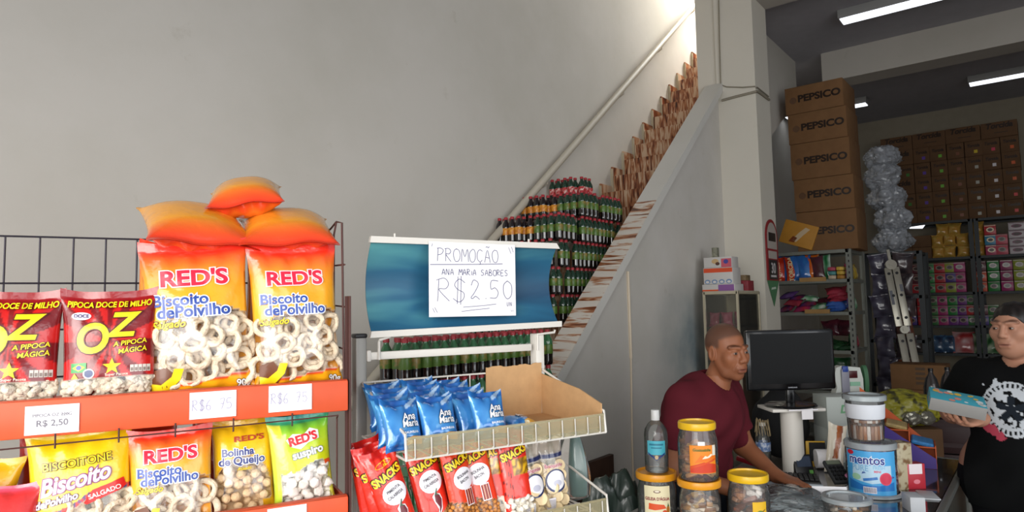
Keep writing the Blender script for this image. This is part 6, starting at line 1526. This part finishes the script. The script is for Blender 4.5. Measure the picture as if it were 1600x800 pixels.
def meshmake(name, parts, mats, parent, colors=None):
    """join (V, Q, colour) parts into one mesh object"""
    Vs, Qs, Cs = [], [], []; n = 0
    for V, Q, Cc in parts: Vs.append(V); Qs.append(Q+n); Cs.append(Cc); n += len(V)
    V = np.concatenate(Vs); Q = np.concatenate(Qs); Cc = np.concatenate(Cs)
    me = bpy.data.meshes.new(name); me.from_pydata(V.tolist(), [], Q.tolist())
    a = me.color_attributes.new('Col', 'FLOAT_COLOR', 'POINT'); a.data.foreach_set('color', np.concatenate([Cc, np.ones((len(Cc), 1))], 1).astype(np.float32).ravel())
    me.polygons.foreach_set('use_smooth', [True]*len(me.polygons)); me.update()
    return obj(name, me, mats, parent)
def vcol_mat(name, rough, sub=0, spec=.4, sheen=0):
    M = mat(name, '#888888', rough, spec=spec, sub=sub); nt = M.node_tree; a = nt.nodes.new('ShaderNodeVertexColor'); a.layer_name = 'Col'
    nt.links.new(a.outputs['Color'], nt.nodes['Principled BSDF'].inputs['Base Color']); return M
MSKIN = vcol_mat('skin', .48, .06); MCLO = vcol_mat('cloth', .9, 0, .15)
def lc(h): return np.array(hx(h), np.float32)
def rotz(a): return np.array([[cos(a), -sin(a), 0], [sin(a), cos(a), 0], [0, 0, 1]], np.float32)
def rot_head(yaw, pitch, roll=0):
    a = np.array(Matrix.Rotation(yaw, 3, 'Z') @ Matrix.Rotation(pitch, 3, 'X') @ Matrix.Rotation(roll, 3, 'Y'), np.float32); return a
def head_field(fem=False):
    """head in its own frame: x to its right, y forward, z up, origin between the ears"""
    f = Field(); w = 1.0
    f.ell((0, -.018, .034 if not fem else .026), (.0755, .094, .080 if not fem else .074)); f.ell((0, .030, -.035), (.060 if not fem else .064, .062, .072), .03)
    f.ell((0, .060, -.092), (.026, .022, .020), .025)
    if fem: f.ell((0, .035, -.082), (.052, .045, .040), .03)
    for s in (-1, 1):
        f.cap((s*.050, .000, -.030), (s*.042, .030, -.080), .018, .016, .03)               # jaw
        f.ell((s*.044, .058, -.020), (.022 if not fem else .027, .024, .026), .022)                     # cheek
        f.ell((s*.033, .100, .002), (.020, .017, .0125), .014, neg=True)                  # eye socket
        f.cap((s*.014, .089, .022), (s*.052, .070, .024), .0085 if not fem else .006, .006, .014)       # brow
        f.ell((s*.032, .0765, .001), (.0150, .0130, .0125), .006)                          # eye ball with lids
        f.ell((s*.0795, -.012, -.004), (.0095, .020, .032), .008); f.ell((s*.088, -.006, -.002), (.006, .011, .020), .006, neg=True)
    f.cap((0, .086, .014), (0, .106, -.026), .0075, .0115, .012)
    for s in (-1, 1): f.ell((s*.013 if not fem else s*.011, .097, -.031), (.0095, .011, .0085), .008); f.ell((s*.008, .103, -.040), (.004, .005, .003), .003, neg=True)
    f.ell((0, .079, -.058), (.030, .018, .018), .018)
    f.cap((-.020, .0895, -.0595), (.020, .0895, -.0595), .0052, .0052, .008); f.ell((0, .0955, -.0585), (.012, .006, .005), .006)
    f.cap((-.016, .0905, -.0715), (.016, .0905, -.0715), .0062, .0062, .008)
    f.ell((0, .1010, -.0655), (.026, .008, .0012), .003, neg=True)
    if not fem:
        for s in (-1, 1): f.cap((s*.024, .092, -.030), (s*.036, .078, -.062), .0016, .0016, .006, neg=True)
    return f
def head_colors(V, skin, hairline, browc, lipc, fem, hairc):
    x, y, z = V[:, 0], V[:, 1], V[:, 2]; n = np.sin(x*90+1)*np.sin(y*70)*np.sin(z*80)
    C = lc(skin)[None]*(1+.05*n[:, None])
    def put(m, c, a=1.0):
        m = np.clip(m, 0, 1)[:, None]*a; C[:] = C*(1-m)+lc(c)[None]*m
    ax = np.abs(x)
    if not fem: # close-cropped hair
        hl = z-(.062-.30*np.clip(.070-y, 0, .2)-.2*np.clip(ax-.05, 0, 1)); top = np.clip((hl)/.014, 0, 1)*(y < .085)
        side = np.clip((z-.012)/.012, 0, 1)*np.clip((.028-y)/.012, 0, 1); put(np.maximum(top*np.clip((.084-y)/.02, 0, 1), side)*(ax < .0785), hairc, .72)
        st = np.clip((-.044-z)/.02, 0, 1)*np.clip((y-.0)/.03, 0, 1); put(st, '#4a3128', .22)
    bz = .0245+.006*(1-((ax-.034)/.022)**2)+.07*(.034-ax); put(np.clip(1-np.abs(z-bz)/(.0055 if not fem else .0068), 0, 1)**.5*np.clip(1-np.abs(ax-.034)/.024, 0, 1)**.3*(y > .055), browc, .85)
    put(np.clip(1-np.abs(z+.0655)/.0125, 0, 1)*np.clip(1-ax/.027, 0, 1)**.5*(y > .084), lipc, .75)
    put(np.clip(1-np.abs(z+.0655)/.003, 0, 1)*np.clip(1-ax/.027, 0, 1)**.3*(y > .080), '#3a1c18', .8)
    # eyes: white, iris and lid line
    ex, ez = (ax-.032)/.0125, (z-.001)/.0062; e = ex**2+ez**2; front = (y > .070)
    put((1-np.clip((e-.75)*4, 0, 1))*front, '#6a4a3c'); 
    return C, (ax, z, front)
def build_head(f, H, R, skin, browc, lipc, fem, hairc, gaze=0, neck=None, step=.003):
    """H: head centre, R: 3x3; returns mesh part in the person's frame"""
    lo, hi = v3(-.105, -.135, -.185 if neck is None else -.135), v3(.105, .125, .135)
    X, Y, Z = grid(lo, hi, step); f2 = f
    D = f2.ev(X, Y, Z); V, Q = nets(D, X, Y, Z); C, _ = head_colors(V, skin, .06, browc, lipc, fem, hairc)
    parts = [(V, Q, C)]
    for s in (-1, 1):  # eyeballs
        vs, fs, cs = [], [], []; n1, n2 = 14, 20
        for i in range(n1+1):
            for j in range(n2):
                th = pi/2*i/n1; ph = 2*pi*j/n2; d = v3(sin(th)*cos(ph), cos(th), sin(th)*sin(ph)); p = v3(s*.032, .0790, .0008)+d*v3(.0120, .0120, .0063); vs.append(p)
                g = math.hypot(p[0]-s*.032-gaze*.0045, (p[2]-.0010))
                cs.append(lc('#0c0807') if g < .0026 else lc('#2f1c12') if g < .0052 else lc('#a3958c') if th < 1.2 else lc('#3a221a'))
        for i in range(n1):
            for j in range(n2): fs.append([i*n2+j, (i+1)*n2+j, (i+1)*n2+(j+1) % n2, i*n2+(j+1) % n2])
        parts.append((np.array(vs, np.float32), np.array(fs), np.array(cs, np.float32)))
    return [((V*v3(.93, .88, 1))@R.T+H, Q, C) for V, Q, C in parts]
def hand_field(f, wrist, d, nrm, side, curl=.3, L=.185, thumb_in=.6, k=.008, spread=.12):
    """adds palm, four fingers and a thumb. d: pointing direction, nrm: back-of-hand normal, side: +1 thumb to d x nrm"""
    d = Vector(d).normalized(); n = Vector(nrm); n = (n-d*n.dot(d)).normalized(); t = d.cross(n)*side
    w = Vector(wrist); pl = L*.52
    f.ell(tuple(w+d*pl*.55), (.040, pl*.62, .0155), .012, R=np.array(Matrix((t, d, n)).transposed(), np.float32))
    f.cap(tuple(w-d*.02), tuple(w+d*.02), .024, .022, .02)
    for i, (o, ln, r) in enumerate(((.029, .92, .0088), (.010, 1.0, .0092), (-.010, .94, .0088), (-.028, .76, .0076))):
        b = w+d*pl*(1.0 if i < 3 else .92)+t*o; fl = L*.46*ln; a = curl*(.6+.1*i); p = b-d*.012; dirv = d+t*o*spread*8; dirv.normalize()
        for seg, ang in ((.45, a), (.32, a*1.5), (.25, a*1.0)):
            dirv = (dirv*cos(ang)-n*sin(ang)).normalized(); q = p+dirv*fl*seg*1.05; f.cap(tuple(p), tuple(q), r, r*.93, k if seg > .4 else .004); n_ = n; p = q; r *= .94
            n = (n*cos(ang)+dirv*sin(ang)*0).normalized() if False else n
    b = w+d*pl*.28+t*.030; q = b+(d*.55+t*thumb_in-n*.15).normalized()*.042; e = q+(d*.9+t*.12-n*.25).normalized()*.032
    f.cap(tuple(b), tuple(q), .0115, .0100, .012); f.cap(tuple(q), tuple(e), .0100, .0085, .004)
    return w+d*pl

# ---------------------------------------------------------------- the man at the till
MH = at(1136, 549, 2.75); a = math.atan2(-.057, .999)-pi/2; Rb = rotz(a)    # local y = the way the body faces
hl = v3(0, .185, 0); wp = Rb@hl; MO = Vector((MH.x-wp[0], MH.y-wp[1], 0))
man = thing('person', 'person in a maroon T-shirt with cropped hair leaning at the till beside the monitor', 'person', MO, a)
HZ = MH.z; HC = v3(0, .185, HZ)
Rh = rot_head(radians(-21), radians(-3), radians(2))
SK = '#8f5a3e'
body = Field()
body.cap((-.07, .0, .90), (.07, .0, .90), .125, .125, .05).cap((0, .01, .95), (0, .06, 1.08), .135, .150, .06)
body.cap((-.10, .075, 1.115), (.10, .075, 1.115), .105, .105, .06).cap((-.155, .075, 1.165), (.155, .075, 1.165), .062, .062, .05)
body.cap((-.05, .08, 1.20), (.05, .08, 1.20), .055, .055, .05)
nb = Rh@v3(0, -.035, -.075)+HC; body.cap((0, .095, HZ-.19), tuple(nb), .060, .056, .03)
for s in (-1, 1): body.cap((s*.085, 0, .86), (s*.095, .03, .48), .088, .060, .04).cap((s*.095, .03, .48), (s*.10, -.01, .09), .058, .040, .03).cap((s*.10, -.02, .045), (s*.105, .15, .035), .042, .034, .03)
SHR, ELR, WRR = (.185, .07, 1.165), (.225, .035, .905), (.135, .235, .842)
SHL, ELL, WRL = (-.185, .09, 1.165), (-.245, .13, .93), (-.16, .30, .842)
for sh, el, wr in ((SHR, ELR, WRR), (SHL, ELL, WRL)):
    body.cap(sh, el, .054, .043, .03).cap(el, wr, .042, .027, .02)
hand_field(body, WRR, (-.10, .98, -.14), (0, .12, 1), 1, .16); hand_field(body, WRL, (.25, .95, -.14), (0, .12, 1), -1, .16)
X, Y, Z = grid((-.36, -.20, .0), (.36, .34, HZ-.10), .0075); D = body.ev(X, Y, Z); V, Q = nets(D, X, Y, Z)
parts = [(V, Q, np.repeat(lc(SK)[None], len(V), 0)*(1+.04*np.sin(V[:, :1]*60)))]
for wr in (WRR, WRL):
    X, Y, Z = grid((wr[0]-.09, wr[1]-.02, wr[2]-.07), (wr[0]+.09, wr[1]+.22, wr[2]+.06), .0033); D = body.ev(X, Y, Z); V, Q = nets(D, X, Y, Z); parts.append((V, Q, np.repeat(lc(SK)[None], len(V), 0)*(1+.06*np.sin(V[:, :1]*200))))
hf = head_field(); nn_ = (Rh.T@(v3(0, .095, HZ-.19)-HC)); hf.cap((0, -.035, -.075), tuple(nn_), .056, .060, .03)
parts += build_head(hf, HC, Rh, SK, '#2a1a14', '#7a4038', False, '#3f322c', gaze=.5)
meshmake('body', parts, MSKIN, man)
def cloth(name, f, lo, hi, st, grow, cut, wrinkle, col, parent, paint=None):
    X, Y, Z = grid(lo, hi, st); D = f.ev(X, Y, Z, grow); 
    if wrinkle: D = D+wrinkle(X, Y, Z)
    D = cut(D, X, Y, Z); V, Q = nets(D, X, Y, Z)
    C = np.repeat(lc(col)[None], len(V), 0)*(1+.05*np.sin(V[:, :1]*40+V[:, 2:]*55))
    if paint: paint(V, C)
    return meshmake(name, [(V, Q, C)], MCLO, parent)
def plane_cut(D, X, Y, Z, p, n): n = np.array(n)/np.linalg.norm(n); return np.maximum(D, (X-p[0])*n[0]+(Y-p[1])*n[1]+(Z-p[2])*n[2])
sh = Field(); sh.cap((-.07, .0, .88), (.07, .0, .88), .130, .130, .05).cap((0, .01, .95), (0, .06, 1.08), .140, .155, .06).cap((-.10, .075, 1.115), (.10, .075, 1.115), .105, .105, .06).cap((-.155, .075, 1.165), (.155, .075, 1.165), .062, .062, .05).cap((-.05, .08, 1.20), (.05, .08, 1.20), .055, .055, .05)
LE = lambda A, B, t: tuple(np.array(A)*(1-t)+np.array(B)*t)
slv = []
for s_, e_ in ((SHR, ELR), (SHL, ELL)): sh.cap(s_, LE(s_, e_, .80), .058, .058, .035); slv.append((LE(s_, e_, .70), np.array(e_)-np.array(s_)))
def mancut(D, X, Y, Z):
    D = np.maximum(D, .80-Z)
    nk = Field().cap((0, .095, HZ-.20), tuple(nb), .062, .062).cap((0, .125, HZ-.165), (0, .10, HZ-.12), .045, .05, .02).ev(X, Y, Z); D = np.maximum(D, -nk)
    for p, n in slv:
        m = (np.abs(X) > .195)*(Z < p[2]+.03); n = n/np.linalg.norm(n); q = (X-p[0])*n[0]+(Y-p[1])*n[1]+(Z-p[2])*n[2]; near = (X*p[0] > 0)*m
        D = np.where(near, np.maximum(D, q), D)
    return D
wr_ = lambda X, Y, Z: .0028*np.sin(Z*42+X*30+3*np.sin(Y*14))*np.clip((1.16-Z)/.1, 0, 1)+.0022*np.sin((X+Y)*55+Z*18)
cloth('t_shirt', sh, (-.34, -.22, .78), (.34, .30, HZ-.06), .0055, .008, mancut, wr_, '#571c25', man)
tr_ = Field().cap((-.075, 0, .86), (.075, 0, .86), .130, .130, .05)
for s in (-1, 1): tr_.cap((s*.085, 0, .86), (s*.095, .03, .48), .098, .075, .03).cap((s*.095, .03, .48), (s*.10, -.01, .08), .072, .060, .03)
cloth('trousers', tr_, (-.26, -.20, .04), (.26, .20, .98), .009, .003, lambda D, X, Y, Z: np.maximum(np.maximum(D, Z-.95), .065-Z), None, '#23262c', man)
st_ = Field()
for s in (-1, 1): st_.cap((s*.10, -.03, .045), (s*.107, .15, .038), .046, .040, .03)
cloth('shoe', st_, (-.19, -.12, 0), (.19, .23, .13), .007, .002, lambda D, X, Y, Z: np.maximum(D, .004-Z), None, '#1c1a1a', man)

# ---------------------------------------------------------------- the woman on the right, holding a box
WHd = at(1584, 511, 2.76); a = math.atan2(-.97, -.20)-pi/2; Rb = rotz(a); hl = v3(0, .045, 0); wp = Rb@hl; WO = Vector((WHd.x-wp[0], WHd.y-wp[1], 0))
wom = thing('person', 'person with dark tied back hair in a black printed T-shirt holding a turquoise box', 'person', WO, a)
loc_ = lambda P: tuple((Rb.T@np.array([P.x-WO.x, P.y-WO.y, P.z], np.float32)))
HZ2 = WHd.z; HC2 = v3(0, .045, HZ2); Rh2 = rot_head(radians(-14), radians(-3), radians(1)); SK2 = '#b08068'
# (x is the person's right = picture left)
BOXC = at(1494, 630, 2.62); bl = loc_(BOXC)
WR2 = loc_(at(1530, 655, 2.64)); EL2 = (.255, .0, HZ2-.375); SH2 = (.175, -.005, HZ2-.215)
EL2b, WR2b, SH2b = (-.275, -.01, HZ2-.47), (-.25, .10, HZ2-.70), (-.175, -.005, HZ2-.215)
wb_ = Field(); wb_.cap((-.09, 0, .84), (.09, 0, .84), .15, .15, .05).cap((0, .02, .95), (0, .02, 1.08), .165, .155, .06).cap((-.10, .03, 1.16), (.10, .03, 1.16), .110, .110, .06).cap((-.14, 0, HZ2-.225), (.14, 0, HZ2-.225), .062, .062, .05).cap((-.05, 0, HZ2-.20), (.05, 0, HZ2-.20), .055, .055, .05)
nb2 = Rh2@v3(0, -.035, -.075)+HC2; wb_.cap((0, .005, HZ2-.20), tuple(nb2), .058, .054, .03)
for s in (-1, 1): wb_.cap((s*.09, 0, .82), (s*.095, .02, .45), .105, .07, .04).cap((s*.095, .02, .45), (s*.10, 0, .09), .062, .042, .03).cap((s*.10, -.01, .045), (s*.105, .14, .035), .040, .033, .03)
wb_.cap(SH2, EL2, .060, .048, .03).cap(EL2, WR2, .046, .027, .02).cap(SH2b, EL2b, .060, .048, .03).cap(EL2b, WR2b, .046, .027, .02)
hd_ = np.array(bl)-np.array(WR2); hd_[2] = -.01
hand_field(wb_, WR2, tuple(hd_), (-.05, -.55, -.85), -1, -.0 if False else .50, L=.172, thumb_in=.5)
hand_field(wb_, WR2b, (0, .15, -1), (-1, 0, 0), 1, .25)
X, Y, Z = grid((-.40, -.22, .0), (.42, .42, HZ2-.10), .0078); D = wb_.ev(X, Y, Z); V, Q = nets(D, X, Y, Z)
parts = [(V, Q, np.repeat(lc(SK2)[None], len(V), 0)*(1+.04*np.sin(V[:, :1]*60)))]
for wr in (WR2, WR2b):
    X, Y, Z = grid((wr[0]-.10, wr[1]-.10, wr[2]-.20 if wr is WR2b else wr[2]-.09), (wr[0]+.22, wr[1]+.20, wr[2]+.09), .0033); D = wb_.ev(X, Y, Z); V, Q = nets(D, X, Y, Z); parts.append((V, Q, np.repeat(lc(SK2)[None], len(V), 0)*(1+.06*np.sin(V[:, :1]*200))))
hf = head_field(True); nn_ = (Rh2.T@(v3(0, .005, HZ2-.20)-HC2)); hf.cap((0, -.035, -.075), tuple(nn_), .054, .058, .03)
parts += build_head(hf, HC2, Rh2, SK2, '#3a261e', '#96584e', True, '#1c1513', gaze=.6)
meshmake('body', parts, MSKIN, wom)
# hair: pulled back into a knot
hr = Field(); hr.ell((0, -.020, .026), (.0800, .0975, .0785)); hr.ell((0, -.125, .02), (.045, .04, .045), .02)
X, Y, Z = grid((-.11, -.19, -.12), (.11, .12, .14), .0035); D = hr.ev(X, Y, Z)
D = D+.0014*np.sin(Y*60+X*190)
line = Z-np.interp(Y, [-.10, -.06, -.03, -.005, .02, .045, .062, .08, .1], [-.10, -.09, -.06, -.022, -.012, .018, .045, .060, .070]); D = np.maximum(D, -line*.75)
V, Q = nets(D, X, Y, Z); meshmake('hair', [((V*v3(.93, .88, 1))@Rh2.T+HC2, Q, np.repeat(lc('#1a1412')[None], len(V), 0)*(1+.3*np.sin(V[:, 1:2]*170+V[:, :1]*50)))], vcol_mat('hair', .42, 0, .5), wom)
ws = Field(); ws.cap((-.09, .0, .80), (.09, .0, .80), .165, .165, .05).cap((0, .02, .95), (0, .02, 1.08), .175, .165, .06).cap((-.10, .03, 1.16), (.10, .03, 1.16), .112, .112, .06).cap((-.14, 0, HZ2-.225), (.14, 0, HZ2-.225), .062, .062, .05).cap((-.05, 0, HZ2-.20), (.05, 0, HZ2-.20), .055, .055, .05)
slv2 = []
for s_, e_ in ((SH2, EL2), (SH2b, EL2b)): ws.cap(s_, LE(s_, e_, 1.05), .068, .074, .04); slv2.append((LE(s_, e_, 1.02), np.array(e_)-np.array(s_)))
def womcut(D, X, Y, Z):
    D = np.maximum(D, .70-Z)
    nk = Field().cap((0, .005, HZ2-.21), tuple(nb2), .061, .061).cap((0, .06, HZ2-.17), (0, .02, HZ2-.12), .036, .05, .02).ev(X, Y, Z); D = np.maximum(D, -nk)
    for p, n in slv2:
        n = n/np.linalg.norm(n); q = (X-p[0])*n[0]+(Y-p[1])*n[1]+(Z-p[2])*n[2]; near = (X*p[0] > 0)*(np.abs(X) > .19)*(Z < p[2]+.05); D = np.where(near, np.maximum(D, q), D)
    return D
def emblem(V, C):
    x0, z0 = -.005, HZ2-.318
    u = -(V[:, 0]-x0); w = V[:, 2]-z0; fr = V[:, 1] > .05     # u to picture right
    r = np.hypot(u, w); th = np.arctan2(w, u)
    ns = np.array([noise.noise(Vector((a_*28, b_*28, 1)))+.5*noise.noise(Vector((a_*70, b_*70, 4))) for a_, b_ in zip(u, w)])
    ring = (r < .105+.010*ns)*(r > .070); letters = ((np.abs(r-.090) < .008)*(np.sin(th*34) > .2))
    star = r < .062*(.62+.38*np.cos(5*(th-pi/2)))+.002
    inner = (r < .074)*(ns > -.05)
    white = ((ring*(~letters))+inner+((r > .10)*(r < .135)*(ns > .42))) > 0
    white = white*(~(star*(r < .05)))*fr; C[white] = lc('#c6ccd2'); C[(star*fr*(r < .05))] = lc('#20262e')
    red = fr*(np.hypot((u+.075)/.055, (w+.085+.55*(u+.075))/.022) < 1+ns*.8); C[red] = lc('#b8485a')
wr2 = lambda X, Y, Z: .0035*np.sin(Z*34+X*26+3*np.sin(Y*12))*np.clip((1.15-Z)/.12, 0, 1)+.002*np.sin((X+Y)*48+Z*16)
cloth('t_shirt', ws, (-.40, -.24, .68), (.40, .32, HZ2-.06), .0042, .010, womcut, wr2, '#0e0f10', wom, emblem)
tr_ = Field().cap((-.09, 0, .80), (.09, 0, .80), .155, .155, .05)
for s in (-1, 1): tr_.cap((s*.09, 0, .82), (s*.095, .02, .45), .115, .088, .03).cap((s*.095, .02, .45), (s*.10, 0, .08), .082, .066, .03)
cloth('trousers', tr_, (-.30, -.22, .04), (.30, .22, .98), .009, .003, lambda D, X, Y, Z: np.maximum(np.maximum(D, Z-.93), .06-Z), None, '#0f0f12', wom)
st_ = Field()
for s in (-1, 1): st_.cap((s*.10, -.03, .045), (s*.107, .14, .038), .045, .038, .03)
cloth('shoe', st_, (-.19, -.12, 0), (.19, .22, .13), .007, .002, lambda D, X, Y, Z: np.maximum(D, .004-Z), None, '#201d1d', wom)
# the box in the hand
MTQ = mat('turquoise_card', '#3aa0b4', .45, coat=.2)
bx = thing('snack_carton', 'turquoise carton with a grey side held in the hand of the person in black', 'carton', BOXC, rot=(radians(16), radians(11), radians(12)))
bm = BM(); box(bm, (0, 0, 0), (.185, .115, .050), bev=.002); bm.faces.ensure_lookup_table()
for f in bm.faces:
    n = f.normal; c = f.calc_center_median()
    if c.y < -.055: f.material_index = 1
mats = [MTQ, mat('grey_card', '#908f8c', .5), ink('#e2b83a'), ink('#d88a7a'), ink('#d8e2e2')]
rd = random.Random(17)
for i in range(16):
    x, y = rd.uniform(-.08, .08), rd.uniform(-.045, .045); q = .007+.006*rd.random(); poly(bm, [(x+q*cos(t_), y+q*sin(t_), .0256) for t_ in [2*pi*j/8 for j in range(8)]], 2+i % 3)
for i in range(6):
    y, z = rd.uniform(-.045, .045), rd.uniform(-.018, .018); q = .006; poly(bm, [(-.0931, y+q*cos(t_), z+q*sin(t_)) for t_ in [2*pi*j/8 for j in range(8)]], 2+i % 3)
obj('carton', bm, mats, bx)
